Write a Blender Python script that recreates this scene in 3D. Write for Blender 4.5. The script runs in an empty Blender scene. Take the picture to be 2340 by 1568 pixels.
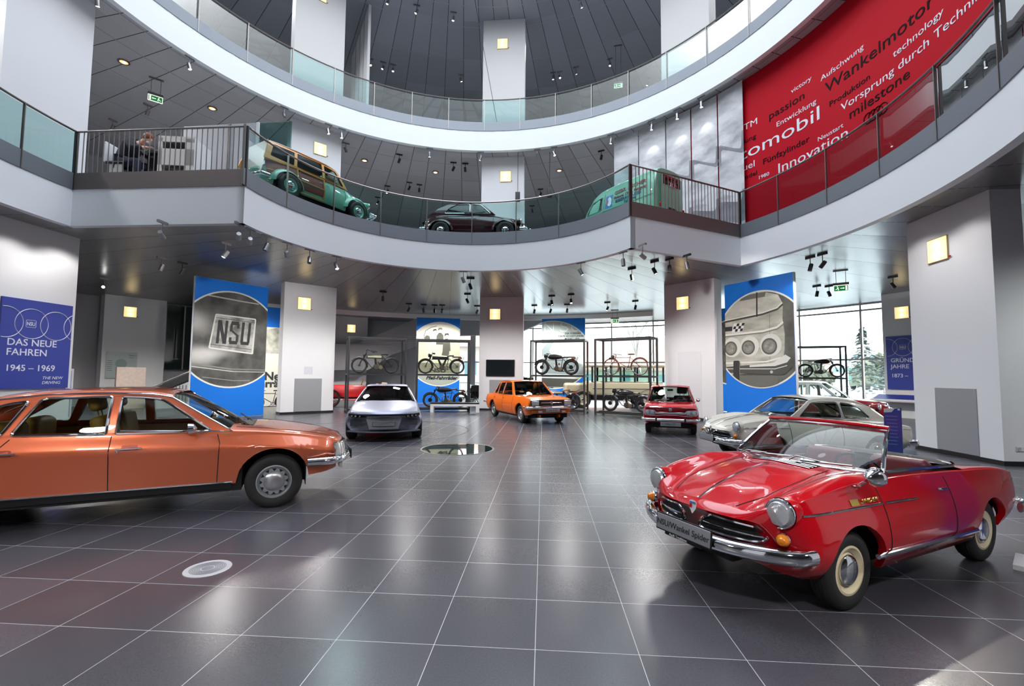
import bpy, bmesh, math, random
from math import sin, cos, tan, pi, radians, sqrt, atan2, hypot, degrees
from mathutils import Vector, Matrix
from mathutils.geometry import tessellate_polygon
random.seed(7)
SC = bpy.context.scene
COL = SC.collection
# ---------------------------------------------------------------- camera
cd = bpy.data.cameras.new('camera'); cam = bpy.data.objects.new('camera', cd); COL.objects.link(cam)
cd.sensor_width = 36; cd.lens = 1040.3/2340*36; cd.shift_y = 11.4/2340; cd.clip_end = 600; cd.clip_start = .05
cam.matrix_world = Matrix.Translation((0, 0, 1.6)) @ Matrix.Rotation(pi/2 + .0612, 4, 'X') @ Matrix.Rotation(.0086, 4, 'Z')
SC.camera = cam
# ---------------------------------------------------------------- world, sun, large lights, exposure
wd = bpy.data.worlds.new('world'); SC.world = wd; wd.use_nodes = True
_n = wd.node_tree.nodes; _l = wd.node_tree.links
_bg = _n['Background']; _bg.inputs[1].default_value = 4.5
_tc = _n.new('ShaderNodeTexCoord'); _sx = _n.new('ShaderNodeSeparateXYZ'); _rp = _n.new('ShaderNodeValToRGB')
_l.new(_tc.outputs['Generated'], _sx.inputs[0]); _l.new(_sx.outputs['Z'], _rp.inputs[0]); _l.new(_rp.outputs[0], _bg.inputs[0])
_rp.color_ramp.elements[0].color = (.95, .97, 1, 1); _rp.color_ramp.elements[1].color = (.72, .84, 1, 1)
SC.view_settings.view_transform = 'Standard'; SC.view_settings.look = 'None'
SC.view_settings.exposure = 0.78; SC.view_settings.gamma = 1; SC.view_settings.use_curve_mapping = False
SC.cycles.max_bounces = 7; SC.cycles.diffuse_bounces = 4; SC.cycles.glossy_bounces = 4
SC.cycles.transparent_max_bounces = 24; SC.cycles.sample_clamp_indirect = 4; SC.cycles.caustics_reflective = False
SC.cycles.caustics_refractive = False; SC.cycles.use_denoising = True
CX, CY = -1.3734, 10.4809         # centre of the round hall
def lamp(name, kind, loc, energy, col=(1, 1, 1), size=1., target=None, **k):
    d = bpy.data.lights.new(name, kind); o = bpy.data.objects.new(name, d); COL.objects.link(o)
    o.location = loc; d.energy = energy; d.color = col
    if kind == 'AREA': d.shape = k.get('shape', 'DISK'); d.size = size; d.size_y = k.get('size_y', size)
    elif kind == 'SUN': d.angle = size
    else: d.shadow_soft_size = size
    if kind == 'SPOT': d.spot_size = radians(k.get('cone', 45)); d.spot_blend = .5
    if target is not None: o.rotation_euler = (Vector(target) - Vector(loc)).to_track_quat('-Z', 'Y').to_euler()
    return o
lamp('skylight_daylight', 'AREA', (CX, CY, 20.3), 1500, (.93, .97, 1), 15, (CX, CY, 0))
lamp('hall_spot', 'SPOT', (7.2, 9.0, 5.1), 800, (1, .9, .8), .05, (1.8, 3.6, 0), cone=60)
# ---------------------------------------------------------------- helpers
def s2l(c): c = c/255; return c/12.92 if c <= .04045 else ((c+.055)/1.055)**2.4
def rgb(*c): return (s2l(c[0]), s2l(c[1]), s2l(c[2]), 1)
MATS = {}
def mat(name, c, rough=.5, metal=0., coat=0., emit=0., noise=0., nscale=8., bump=0., spec=.5, aniso=0):
    if name in MATS: return MATS[name]
    m = bpy.data.materials.new(name); m.use_nodes = True; nt = m.node_tree; b = nt.nodes['Principled BSDF']
    col = rgb(*c); b.inputs['Base Color'].default_value = col; b.inputs['Roughness'].default_value = rough
    b.inputs['Metallic'].default_value = metal; b.inputs['Coat Weight'].default_value = coat; b.inputs['Coat Roughness'].default_value = .03
    b.inputs['Specular IOR Level'].default_value = spec if coat < 1 else .15
    if emit: b.inputs['Emission Color'].default_value = col; b.inputs['Emission Strength'].default_value = emit
    if noise or bump:
        tc = nt.nodes.new('ShaderNodeTexCoord'); nz = nt.nodes.new('ShaderNodeTexNoise'); nz.inputs['Scale'].default_value = nscale
        nz.inputs['Detail'].default_value = 4; nt.links.new(tc.outputs['Object'], nz.inputs['Vector'])
        if noise:
            mx = nt.nodes.new('ShaderNodeMix'); mx.data_type = 'RGBA'
            mx.inputs['A'].default_value = tuple(v*(1-noise) for v in col[:3])+(1,); mx.inputs['B'].default_value = tuple(min(1, v*(1+noise)) for v in col[:3])+(1,)
            nt.links.new(nz.outputs['Fac'], mx.inputs['Factor']); nt.links.new(mx.outputs['Result'], b.inputs['Base Color'])
        if bump:
            bp = nt.nodes.new('ShaderNodeBump'); bp.inputs['Strength'].default_value = bump; bp.inputs['Distance'].default_value = .02
            nt.links.new(nz.outputs['Fac'], bp.inputs['Height']); nt.links.new(bp.outputs[0], b.inputs['Normal'])
    MATS[name] = m; return m
def glass(name, tint=(235, 245, 242), ior=1.45, rough=0., refl=(1, 1, 1), wave=0.):
    if name in MATS: return MATS[name]
    m = bpy.data.materials.new(name); m.use_nodes = True; nt = m.node_tree; nt.nodes.clear()
    o = nt.nodes.new('ShaderNodeOutputMaterial'); t = nt.nodes.new('ShaderNodeBsdfTransparent'); g = nt.nodes.new('ShaderNodeBsdfGlossy')
    f = nt.nodes.new('ShaderNodeFresnel'); x = nt.nodes.new('ShaderNodeMixShader')
    t.inputs[0].default_value = rgb(*tint); g.inputs[0].default_value = (*refl, 1); g.inputs['Roughness'].default_value = rough; f.inputs[0].default_value = ior
    if wave:
        tc = nt.nodes.new('ShaderNodeTexCoord'); nz = nt.nodes.new('ShaderNodeTexNoise'); nz.inputs['Scale'].default_value = 1.3; nz.inputs['Detail'].default_value = 0
        bp = nt.nodes.new('ShaderNodeBump'); bp.inputs['Strength'].default_value = wave; bp.inputs['Distance'].default_value = .05
        nt.links.new(tc.outputs['Object'], nz.inputs['Vector']); nt.links.new(nz.outputs['Fac'], bp.inputs['Height']); nt.links.new(bp.outputs[0], g.inputs['Normal'])
    nt.links.new(f.outputs[0], x.inputs[0]); nt.links.new(t.outputs[0], x.inputs[1]); nt.links.new(g.outputs[0], x.inputs[2]); nt.links.new(x.outputs[0], o.inputs[0])
    MATS[name] = m; return m

class MB:
    def __init__(s): s.v = []; s.f = []; s.mi = []; s.k = 0
    def add(s, vs, fs, M=None):
        o = len(s.v); s.v += [tuple(M @ Vector(p)) if M else tuple(p) for p in vs]
        s.f += [tuple(i+o for i in q) for q in fs]; s.mi += [s.k]*len(fs); return s
    def box(s, c, d, rz=0, M=None):
        x, y, z = d[0]/2, d[1]/2, d[2]/2
        vs = [(-x,-y,-z),(x,-y,-z),(x,y,-z),(-x,y,-z),(-x,-y,z),(x,-y,z),(x,y,z),(-x,y,z)]
        T = Matrix.Translation(c) @ Matrix.Rotation(rz, 4, 'Z')
        if M: T = M @ T
        return s.add(vs, [(0,3,2,1),(4,5,6,7),(0,1,5,4),(1,2,6,5),(2,3,7,6),(3,0,4,7)], T)
    def rbox(s, c, d, r, M=None, n=4):
        h = [v/2 for v in d]; r = min(r, *h); vs = []; fs = []; idx = {}
        def co(a, H):
            return [-H, *[-H+r*(.18+.82*i/n) for i in range(1, n+1)], *[H-r*(.18+.82*i/n) for i in range(n, 0, -1)], H]
        cs = [co(0, h[i]) for i in range(3)]; L = len(cs[0])
        def vid(i, j, k):
            if (i, j, k) in idx: return idx[(i, j, k)]
            p = Vector((cs[0][i], cs[1][j], cs[2][k])); q = Vector([max(-(h[a]-r), min(h[a]-r, p[a])) for a in range(3)])
            e = p-q
            if e.length > 1e-9: p = q + e.normalized()*r
            idx[(i, j, k)] = len(vs); vs.append(tuple(p)); return idx[(i, j, k)]
        E = L-1
        for a in range(E):
            for b in range(E):
                fs += [(vid(a,b,0),vid(a,b+1,0),vid(a+1,b+1,0),vid(a+1,b,0)),(vid(a,b,E),vid(a+1,b,E),vid(a+1,b+1,E),vid(a,b+1,E)),
                       (vid(a,0,b),vid(a+1,0,b),vid(a+1,0,b+1),vid(a,0,b+1)),(vid(a,E,b),vid(a,E,b+1),vid(a+1,E,b+1),vid(a+1,E,b)),
                       (vid(0,a,b),vid(0,a,b+1),vid(0,a+1,b+1),vid(0,a+1,b)),(vid(E,a,b),vid(E,a+1,b),vid(E,a+1,b+1),vid(E,a,b+1))]
        T = Matrix.Translation(c)
        return s.add(vs, fs, (M @ T) if M else T)
    def grid(s, P, cu=False, cv=False):
        nu, nv = len(P), len(P[0]); vs = [p for r in P for p in r]; fs = []
        for i in range(nu if cu else nu-1):
            for j in range(nv if cv else nv-1):
                a, b = (i+1) % nu, (j+1) % nv; fs.append((i*nv+j, a*nv+j, a*nv+b, i*nv+b))
        return s.add(vs, fs)
    def tube(s, P, r, n=8, closed=False, caps=True, ry=None, up=None):
        P = [Vector(p) for p in P]; N = len(P); rr = r if isinstance(r, (list, tuple)) else [r]*N; R = []; nrm = None
        for i in range(N):
            if closed: t = P[(i+1) % N]-P[i-1]
            else: t = P[min(i+1, N-1)]-P[max(i-1, 0)]
            t = t.normalized() if t.length > 1e-9 else Vector((1, 0, 0))
            if up is not None: nrm = Vector(up)-t*t.dot(Vector(up))
            elif nrm is None:
                a = Vector((0, 0, 1)) if abs(t.z) < .9 else Vector((1, 0, 0)); nrm = a-t*t.dot(a)
            else: nrm = nrm-t*t.dot(nrm)
            nrm.normalize(); b = t.cross(nrm); k = (ry/r if ry and not isinstance(r, (list, tuple)) else 1)
            R.append([tuple(P[i]+nrm*(cos(2*pi*j/n)*rr[i])+b*(sin(2*pi*j/n)*rr[i]*k)) for j in range(n)])
        o = len(s.v); s.grid(R, closed, True)
        if caps and not closed: s.f += [tuple(o+j for j in range(n)), tuple(o+(N-1)*n+j for j in reversed(range(n)))]; s.mi += [s.k]*2
        return s
    def cyl(s, a, b, r, n=16, r2=None): return s.tube([a, b], [r, r if r2 is None else r2], n)
    def lathe(s, prof, o=(0,0,0), ax=(0,0,1), n=24, ref=None):
        ax = Vector(ax).normalized(); a = Vector(ref) if ref else (Vector((1,0,0)) if abs(ax.x) < .9 else Vector((0,1,0)))
        u = (a-ax*ax.dot(a)).normalized(); w = ax.cross(u); o = Vector(o)
        s.grid([[tuple(o+ax*h+(u*cos(2*pi*j/n)+w*sin(2*pi*j/n))*r) for j in range(n)] for r, h in prof], False, True); return s
    def ball(s, c, r, n=12, sc=(1,1,1), M=None):
        vs = []; R = []
        for i in range(n//2+1):
            a = pi*i/(n//2); R.append([(c[0]+sc[0]*r*sin(a)*cos(2*pi*j/n), c[1]+sc[1]*r*sin(a)*sin(2*pi*j/n), c[2]-sc[2]*r*cos(a)) for j in range(n)])
        if M: R = [[tuple(M @ Vector(p)) for p in r_] for r_ in R]
        return s.grid(R, False, True)
    def poly(s, P): return s.add(P, [tuple(range(len(P)))])
    def prism(s, P, d):                      # polygon P (3d) pushed along vector d
        n = len(P); Q = [tuple(Vector(p)+Vector(d)) for p in P]
        return s.add(list(P)+Q, [tuple(range(n)), tuple(range(2*n-1, n-1, -1))]+[(i, i+n, (i+1) % n+n, (i+1) % n) for i in range(n)])
    def holed(s, loops, fn, thick=None):      # 2d loops (first = outer) triangulated and mapped by fn(u,v)->3d
        L3 = [[Vector((a, b, 0)) for a, b in l] for l in loops]; tr = tessellate_polygon(L3)
        flat = [p for l in loops for p in l]; s.add([fn(*p) for p in flat], [tuple(t) for t in tr])
        return s
    def sweep(s, path, prof, closed=False, cap=True):   # path in 3d (mostly horizontal), prof = (outward, up)
        P = [Vector(p) for p in path]; N = len(P); R = []
        for i in range(N):
            t = (P[(i+1) % N]-P[i-1]) if closed else (P[min(i+1, N-1)]-P[max(i-1, 0)])
            t.normalize(); n = Vector((t.y, -t.x, 0)).normalized(); u = n.cross(t)
            if u.z < 0: u = -u
            R.append([tuple(P[i]+n*a+u*b) for a, b in prof])
        o = len(s.v); s.grid(R, closed, True); m = len(prof)
        if cap and not closed: s.f += [tuple(o+j for j in range(m)), tuple(o+(N-1)*m+j for j in reversed(range(m)))]; s.mi += [s.k]*2
        return s
    def ring(s, r0, r1, a0, a1, z0, z1, n=48, c=(CX, CY)):   # solid ring sector, degrees
        full = abs(a1-a0) >= 359.9; R = []
        for i in range(n if full else n+1):
            a = radians(a0+(a1-a0)*i/n); ca, sa = cos(a), sin(a)
            R.append([(c[0]+r*ca, c[1]+r*sa, z) for r, z in ((r0, z0), (r1, z0), (r1, z1), (r0, z1))])
        o = len(s.v); s.grid(R, full, True)
        if not full: s.f += [(o+3, o+2, o+1, o), tuple(o+n*4+j for j in range(4))]; s.mi += [s.k]*2
        return s
    def build(s, name, m, parent=None, smooth=True, ang=.6, loc=None, rot=None, flip=False):
        me = bpy.data.meshes.new(name); me.from_pydata(s.v, [], s.f)
        bm = bmesh.new(); bm.from_mesh(me)
        if not flip: bmesh.ops.recalc_face_normals(bm, faces=bm.faces)
        bm.to_mesh(me); bm.free()
        for q in (m if isinstance(m, (list, tuple)) else [m]): me.materials.append(q)
        if len(me.polygons) == len(s.mi):
            if any(s.mi): me.polygons.foreach_set('material_index', s.mi)
        if smooth:
            me.polygons.foreach_set('use_smooth', [True]*len(me.polygons)); me.set_sharp_from_angle(angle=ang)
        me.update(); o = bpy.data.objects.new(name, me); COL.objects.link(o)
        if parent: o.parent = parent
        if loc: o.location = loc
        if rot: o.rotation_euler = rot
        return o
def tag(o, label=None, cat=None, group=None, kind=None):
    if label: o['label'] = label
    if cat: o['category'] = cat
    if group: o['group'] = group
    if kind: o['kind'] = kind
    return o
def thing(name, label, cat, loc=(0,0,0), rz=0, group=None, rot=None):
    o = bpy.data.objects.new(name, None); COL.objects.link(o); o.location = loc; o.rotation_euler = rot or (0, 0, rz); o.empty_display_size = .1
    return tag(o, label, cat, group)
def struct(name, mb, m, **k): return tag(mb.build(name, m, **k), kind='structure')
def dup(o, parent=None):
    c = o.copy(); COL.objects.link(c)
    if parent: c.parent = parent
    for ch in list(o.children): dup(ch, c)
    return c
def text(s, size, name, m, parent, loc, rot=(pi/2, 0, 0), align='LEFT', depth=.002, shear=0, width=1., bold=0, sx=1.):
    cu = bpy.data.curves.new(name, 'FONT'); cu.body = s; cu.size = size; cu.align_x = align; cu.extrude = depth; cu.shear = shear; cu.space_character = width; cu.offset = bold; cu.resolution_u = 3
    t = bpy.data.objects.new('tmp', cu); COL.objects.link(t); dg = bpy.context.evaluated_depsgraph_get()
    me = bpy.data.meshes.new_from_object(t.evaluated_get(dg)); bpy.data.objects.remove(t); bpy.data.curves.remove(cu)
    me.materials.clear(); me.materials.append(m); o = bpy.data.objects.new(name, me); COL.objects.link(o)
    o.location = loc; o.rotation_euler = rot; o.scale = (sx, 1, 1)
    if parent: o.parent = parent
    return o
def pt(x, y, z):                         # point at height z seen at photo pixel (x, y)
    ct, st, cr, sr = cos(.0612), sin(.0612), cos(.0086), sin(.0086)
    a, b = x-1170, y-784-11.4; u = cr*a+sr*b; v = -sr*a+cr*b; Y, Z = 1040.3, -v
    d = (u, ct*Y-st*Z, st*Y+ct*Z); t = (z-1.6)/d[2]; return Vector((d[0]*t, d[1]*t, z))
def pol(r, a, z=0): return Vector((CX+r*cos(radians(a)), CY+r*sin(radians(a)), z))
def arc(r, a0, a1, z, n): return [tuple(pol(r, a0+(a1-a0)*i/n, z)) for i in range(n+1)]
# ================================================================ materials of the hall
WHITE = mat('white_wall_paint', (226, 226, 228), .75, noise=.02, nscale=.6)
FASC = mat('white_fascia_paint', (236, 240, 243), .6, noise=.015, nscale=.5)
GREYW = mat('grey_wall_paint', (172, 172, 176), .75, noise=.02, nscale=.5)
STEEL = mat('brushed_steel', (140, 136, 134), .38, 1., noise=.05, nscale=20)
DSTEEL = mat('dark_steel', (70, 70, 72), .42, .9, noise=.05, nscale=20)
PLINTH = mat('grey_metal_panel', (128, 134, 142), .5, .5, noise=.03, nscale=3)
CHROME = mat('chrome', (232, 234, 238), .07, 1.)
BLACK = mat('black_rubber', (22, 22, 23), .6, noise=.15, nscale=30)
BLACKM = mat('black_metal', (26, 26, 28), .4, .3)
DARK = mat('dark_void', (12, 12, 13), .8)
BGLASS = glass('balustrade_glass', (190, 218, 216), 1.17, wave=.06)
RGLASS = glass('red_side_glass', (196, 214, 214), 1.14, refl=(.55, .55, .55))
UGLASS = glass('upper_ring_glass', (186, 220, 220), 1.34)
WGLASS = glass('window_glass', (236, 246, 244), 1.3)
def floor_mat():
    m = bpy.data.materials.new('dark_stone_tiles'); m.use_nodes = True; nt = m.node_tree; N = nt.nodes; L = nt.links; b = N['Principled BSDF']
    tc = N.new('ShaderNodeTexCoord'); mp = N.new('ShaderNodeMapping'); mp.vector_type = 'POINT'
    mp.inputs['Rotation'].default_value = (0, 0, .0687); k = 1/.6
    mp.inputs['Scale'].default_value = (k, k, 1); mp.inputs['Location'].default_value = (.0665, -4.6219, 0)
    L.new(tc.outputs['Object'], mp.inputs[0]); sx = N.new('ShaderNodeSeparateXYZ'); L.new(mp.outputs[0], sx.inputs[0])
    def ma(op, a, bb=None, c=None):
        n = N.new('ShaderNodeMath'); n.operation = op
        for i, q in enumerate((a, bb, c)):
            if q is None: continue
            if isinstance(q, (int, float)): n.inputs[i].default_value = q
            else: L.new(q, n.inputs[i])
        return n.outputs[0]
    def edge(o): return ma('ABSOLUTE', ma('SUBTRACT', ma('FRACT', ma('ADD', o, 1000.5)), .5))
    e = ma('MINIMUM', edge(sx.outputs[0]), edge(sx.outputs[1])); line = ma('LESS_THAN', e, .0036)
    fl = N.new('ShaderNodeCombineXYZ')
    L.new(ma('FLOOR', sx.outputs[0]), fl.inputs[0]); L.new(ma('FLOOR', sx.outputs[1]), fl.inputs[1])
    wn = N.new('ShaderNodeTexWhiteNoise'); L.new(fl.outputs[0], wn.inputs[0])
    n1 = N.new('ShaderNodeTexNoise'); n1.inputs['Scale'].default_value = 2.2; n1.inputs['Detail'].default_value = 3; L.new(tc.outputs['Object'], n1.inputs[0])
    n2 = N.new('ShaderNodeTexNoise'); n2.inputs['Scale'].default_value = 80; n2.inputs['Detail'].default_value = 2; L.new(tc.outputs['Object'], n2.inputs[0])
    v = ma('ADD', ma('MULTIPLY', wn.outputs[0], .25), ma('ADD', .17, ma('MULTIPLY', n2.outputs[0], .3)))
    rp = N.new('ShaderNodeValToRGB'); L.new(v, rp.inputs[0]); e0, e1 = rp.color_ramp.elements
    e0.position = .1; e0.color = rgb(46, 46, 51); e1.position = .85; e1.color = rgb(92, 90, 98)
    mx = N.new('ShaderNodeMix'); mx.data_type = 'RGBA'; L.new(line, mx.inputs['Factor']); L.new(rp.outputs[0], mx.inputs['A']); mx.inputs['B'].default_value = rgb(168, 166, 171)
    L.new(mx.outputs['Result'], b.inputs['Base Color'])
    L.new(ma('ADD', .06, ma('ADD', .2, ma('MULTIPLY', line, .3))), b.inputs['Roughness'])
    b.inputs['Specular IOR Level'].default_value = .9
    bp = N.new('ShaderNodeBump'); pass
    return m
def ceil_mat(name, c, rough, nrad, rings, metal=.75, ringc=(150, 152, 156)):
    m = bpy.data.materials.new(name); m.use_nodes = True; nt = m.node_tree; N = nt.nodes; L = nt.links; b = N['Principled BSDF']
    tc = N.new('ShaderNodeTexCoord'); sx = N.new('ShaderNodeSeparateXYZ'); L.new(tc.outputs['Object'], sx.inputs[0])
    def ma(op, a, bb=None):
        n = N.new('ShaderNodeMath'); n.operation = op
        for i, q in enumerate((a, bb)):
            if q is None: continue
            if isinstance(q, (int, float)): n.inputs[i].default_value = q
            else: L.new(q, n.inputs[i])
        return n.outputs[0]
    x = ma('SUBTRACT', sx.outputs[0], CX); y = ma('SUBTRACT', sx.outputs[1], CY)
    R = ma('SQRT', ma('ADD', ma('MULTIPLY', x, x), ma('MULTIPLY', y, y))); A = ma('MULTIPLY', ma('ARCTAN2', y, x), nrad/(2*pi))
    fr = ma('FRACT', ma('ADD', A, 100.0)); d = ma('MULTIPLY', ma('ABSOLUTE', ma('SUBTRACT', fr, .5)), R)    # .5R at seam
    seam = ma('GREATER_THAN', d, ma('SUBTRACT', ma('MULTIPLY', R, .5), .012*nrad/6.28))
    rl = None
    for r in rings:
        q = ma('LESS_THAN', ma('ABSOLUTE', ma('SUBTRACT', R, r)), .022); rl = q if rl is None else ma('MAXIMUM', rl, q)
    fl = N.new('ShaderNodeCombineXYZ'); L.new(ma('FLOOR', ma('ADD', A, 100.0)), fl.inputs[0]); L.new(ma('FLOOR', ma('MULTIPLY', R, .37)), fl.inputs[1])
    wn = N.new('ShaderNodeTexWhiteNoise'); L.new(fl.outputs[0], wn.inputs[0])
    k = ma('ADD', .88, ma('MULTIPLY', wn.outputs[0], .24))
    mx0 = N.new('ShaderNodeVectorMath'); mx0.operation = 'SCALE'; mx0.inputs[0].default_value = rgb(*c)[:3]; L.new(k, mx0.inputs['Scale'])
    mx = N.new('ShaderNodeMix'); mx.data_type = 'RGBA'; L.new(seam, mx.inputs['Factor']); L.new(mx0.outputs[0], mx.inputs['A']); mx.inputs['B'].default_value = rgb(20, 20, 22)
    mx2 = N.new('ShaderNodeMix'); mx2.data_type = 'RGBA'; L.new(rl, mx2.inputs['Factor']); L.new(mx.outputs['Result'], mx2.inputs['A']); mx2.inputs['B'].default_value = rgb(*ringc)
    L.new(mx2.outputs['Result'], b.inputs['Base Color']); b.inputs['Metallic'].default_value = metal; b.inputs['Roughness'].default_value = rough
    # each panel is very slightly pillowed, so neighbouring panels mirror differently
    bp = N.new('ShaderNodeBump'); bp.inputs['Strength'].default_value = .35; bp.inputs['Distance'].default_value = .05
    L.new(ma('MULTIPLY', fr, ma('SUBTRACT', 1.0, fr)), bp.inputs['Height']); L.new(bp.outputs[0], b.inputs['Normal'])
    return m
FLOORM = floor_mat()
CEIL0 = ceil_mat('metal_ceiling_panels', (150, 150, 151), .28, 66, (5.6, 7.6, 10.1, 10.35, 12.9, 15.6, 18.2))
CEIL1 = ceil_mat('dark_metal_ceiling_panels', (186, 186, 190), .42, 90, (10.35, 11.6, 13.4, 15.6, 18.2), .25)
CEIL2 = ceil_mat('dark_grey_ceiling_panels', (160, 166, 176), .45, 90, (9.9, 11.2, 13.6, 16.2, 19), .2, (165, 170, 176))
L1FLOOR = mat('gallery_floor', (150, 150, 152), .3, noise=.06)
# ================================================================ setting
A0, A1 = 25.2, 175.8               # the curved balcony reaches in between these angles
RB, RO, RU, RF = 5.2, 9.73, 10.0, 21.8
Z0, Z1, Z2, Z3 = 5.28, 12.03, 18.9, 20.5
def disc(mb, r, z, n=96):
    mb.poly([tuple(pol(r, 360*i/n, z)) for i in range(n)]); return mb
fl = disc(MB(), RF+.3, 0); struct('floor', fl, FLOORM, smooth=False)
g = MB().ring(RF+.3, 130, 0, 360, -.3, -.12, 64); struct('ground', g, mat('pale_paving', (196, 196, 192), .8, noise=.08, nscale=.3), smooth=False)
# soffit and floor of the gallery above, the soffit and floor of the upper ring, the top ceiling
def sheet(segs, z, n=64):
    mb = MB()
    for r0, r1, a0, a1 in segs:
        mb.grid([[tuple(pol(r, a0+(a1-a0)*i/n, z)) for i in range(n+1)] for r in (r0, (r0+r1)/2, r1)])
    return mb
struct('ceiling', sheet([(RB+.02, RO+.02, A0, A1), (RO+.02, RF, 0, 360)], Z0), CEIL0, smooth=False)
struct('floor', sheet([(RB, RO, A0, A1), (RO, RF, 0, 360)], 6.6), L1FLOOR, smooth=False)
struct('ceiling', sheet([(RU+.02, RF, 0, 360)], Z1, 96), CEIL1, smooth=False)
struct('floor', sheet([(RU, RF, 0, 360)], 12.9, 96), L1FLOOR, smooth=False)
struct('ceiling', sheet([(8.2, RF, 0, 360)], Z2, 96), CEIL2, smooth=False)
# white edges
def trimring(i, r, a0, a1, z0, z1, n): struct('trim_%d' % i, MB().ring(r, r+.18, a0, a1, z0-.03, z1, n), FASC, ang=.4)
trimring(1, RB, A0, A1, Z0, 6.18, 72)
trimring(2, RO, A1, A0+360, Z0, 6.18, 96)
def radial(i, a, z0, z1):
    p, q = pol(RB, a), pol(RO+.1, a); d = (q-p).normalized(); w = Vector((-d.y, d.x, 0))*(.16 if a > 90 else -.16)
    w = -w; mb = MB().prism([tuple(p+Vector((0,0,z0))), tuple(q+Vector((0,0,z0))), tuple(q+Vector((0,0,z1))), tuple(p+Vector((0,0,z1)))], w)
    struct('trim_%d' % i, mb, FASC, smooth=False)
radial(3, A0, Z0-.03, 6.18); radial(4, A1, Z0-.03, 6.18)
trimring(5, RU, 0, 360, Z1, 12.93, 160)
struct('trim_6', MB().ring(8.0, 8.2, 0, 360, Z2-.05, Z3, 96), FASC)
# glazed roof: panes and bars
mb = MB()
for i in range(32):
    a = 360*i/32; p, q = pol(8.1, a, Z3-.2), pol(.8, a, Z3+1.2); mb.tube([p, q], .05, 4)
for r, z in ((2.5, Z3+.9), (4.5, Z3+.5), (6.4, Z3+.12)): mb.tube([pol(r, i*7.5, z) for i in range(48)], .05, 4, True)
_w = struct('window_1', mb, DSTEEL)
MB().grid([[tuple(pol(r, 360*i/48, z)) for i in range(49)] for r, z in ((8.1, Z3-.15), (.6, Z3+1.25))]).build('window_pane', glass('tinted_roof_glass', (128, 136, 146), 1.3), _w)
# facade: glazing between the solid stretches
struct('wall_north', MB().ring(RF, RF+.3, 104, 140, -.1, Z2, 24), GREYW)
struct('wall_west', MB().ring(RF, RF+.3, 140, 205, -.1, Z2, 40), GREYW)
struct('wall_upper', MB().ring(RF, RF+.3, 0, 104, 6.0, Z2, 60), GREYW)
struct('wall_south', MB().ring(RF, RF+.3, 205, 225, -.1, Z2, 20), WHITE)
struct('wall_southwest', MB().ring(RF, RF+.3, 225, 318, -.1, 6, 40), GREYW)
struct('wall_south_upper', MB().ring(RF, RF+.3, 225, 318, 6.0, Z2, 60), GREYW)
struct('wall_east', MB().ring(RF, RF+.3, 318, 360, 6.0, Z2, 30), GREYW)
struct('wall_southeast', MB().ring(RF, RF+.3, 318, 378, -.1, 6.0, 30), GREYW)
def window(i, a0, a1, z0, z1, nm, tr, step=1.5):
    fr = MB(); n = max(1, round((a1-a0)/nm))
    for k in range(n+1):
        a = a0+(a1-a0)*k/n; p = pol(RF+.05, a); fr.box((p.x, p.y, (z0+z1)/2), (.14, .08, z1-z0), radians(a))
    for z in tr: fr.ring(RF, RF+.1, a0, a1, z-.04, z+.04, max(8, int((a1-a0)/2)))
    o = struct('window_%d' % i, fr, STEEL, smooth=False)
    gl = MB().grid([arc(RF+.05, a0, a1, z, max(6, int((a1-a0)/3))) for z in (z0, z1)])
    gl.build('window_pane', WGLASS, o)
window(2, 18, 104, 0, Z0, 7.1, (.05, 2.55, 4.95, Z0-.03))
# ================================================================ pillars
HW, RC, DC = 1.02, 10.69, .56
def face(k, u, z, off=0.):                 # point on the front face of pillar k: u metres to the right as seen from the hall centre
    a = radians(-4.647+45*k); n = Vector((cos(a), sin(a), 0)); t = Vector((sin(a), -cos(a), 0))
    return Vector((CX, CY, z))+n*(RC-off)+t*u
def face_rz(k): return radians(-4.647+45*k)-pi/2       # local +x = right, local -y = towards the hall
k_names = {0: 'east', 1: 'northeast', 2: 'north', 3: 'northwest', 4: 'west', 5: 'southwest', 6: 'south', 7: 'southeast'}
for k in range(8):
    p = face(k, 0, 0); R = face_rz(k)
    for z0, z1 in ((0, Z0), (6.5, Z1), (12.9, Z2)):
        mb = MB().box((0, DC/2, (z0+z1)/2), (2*HW, DC, z1-z0)); struct('wall_'+k_names[k]+'_pillar', mb, WHITE, smooth=False, loc=p, rot=(0, 0, R))
    struct('baseboard_'+k_names[k], MB().box((0, DC/2, .045), (2*HW+.03, DC+.03, .09)), DSTEEL, smooth=False, loc=p, rot=(0, 0, R))
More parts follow.
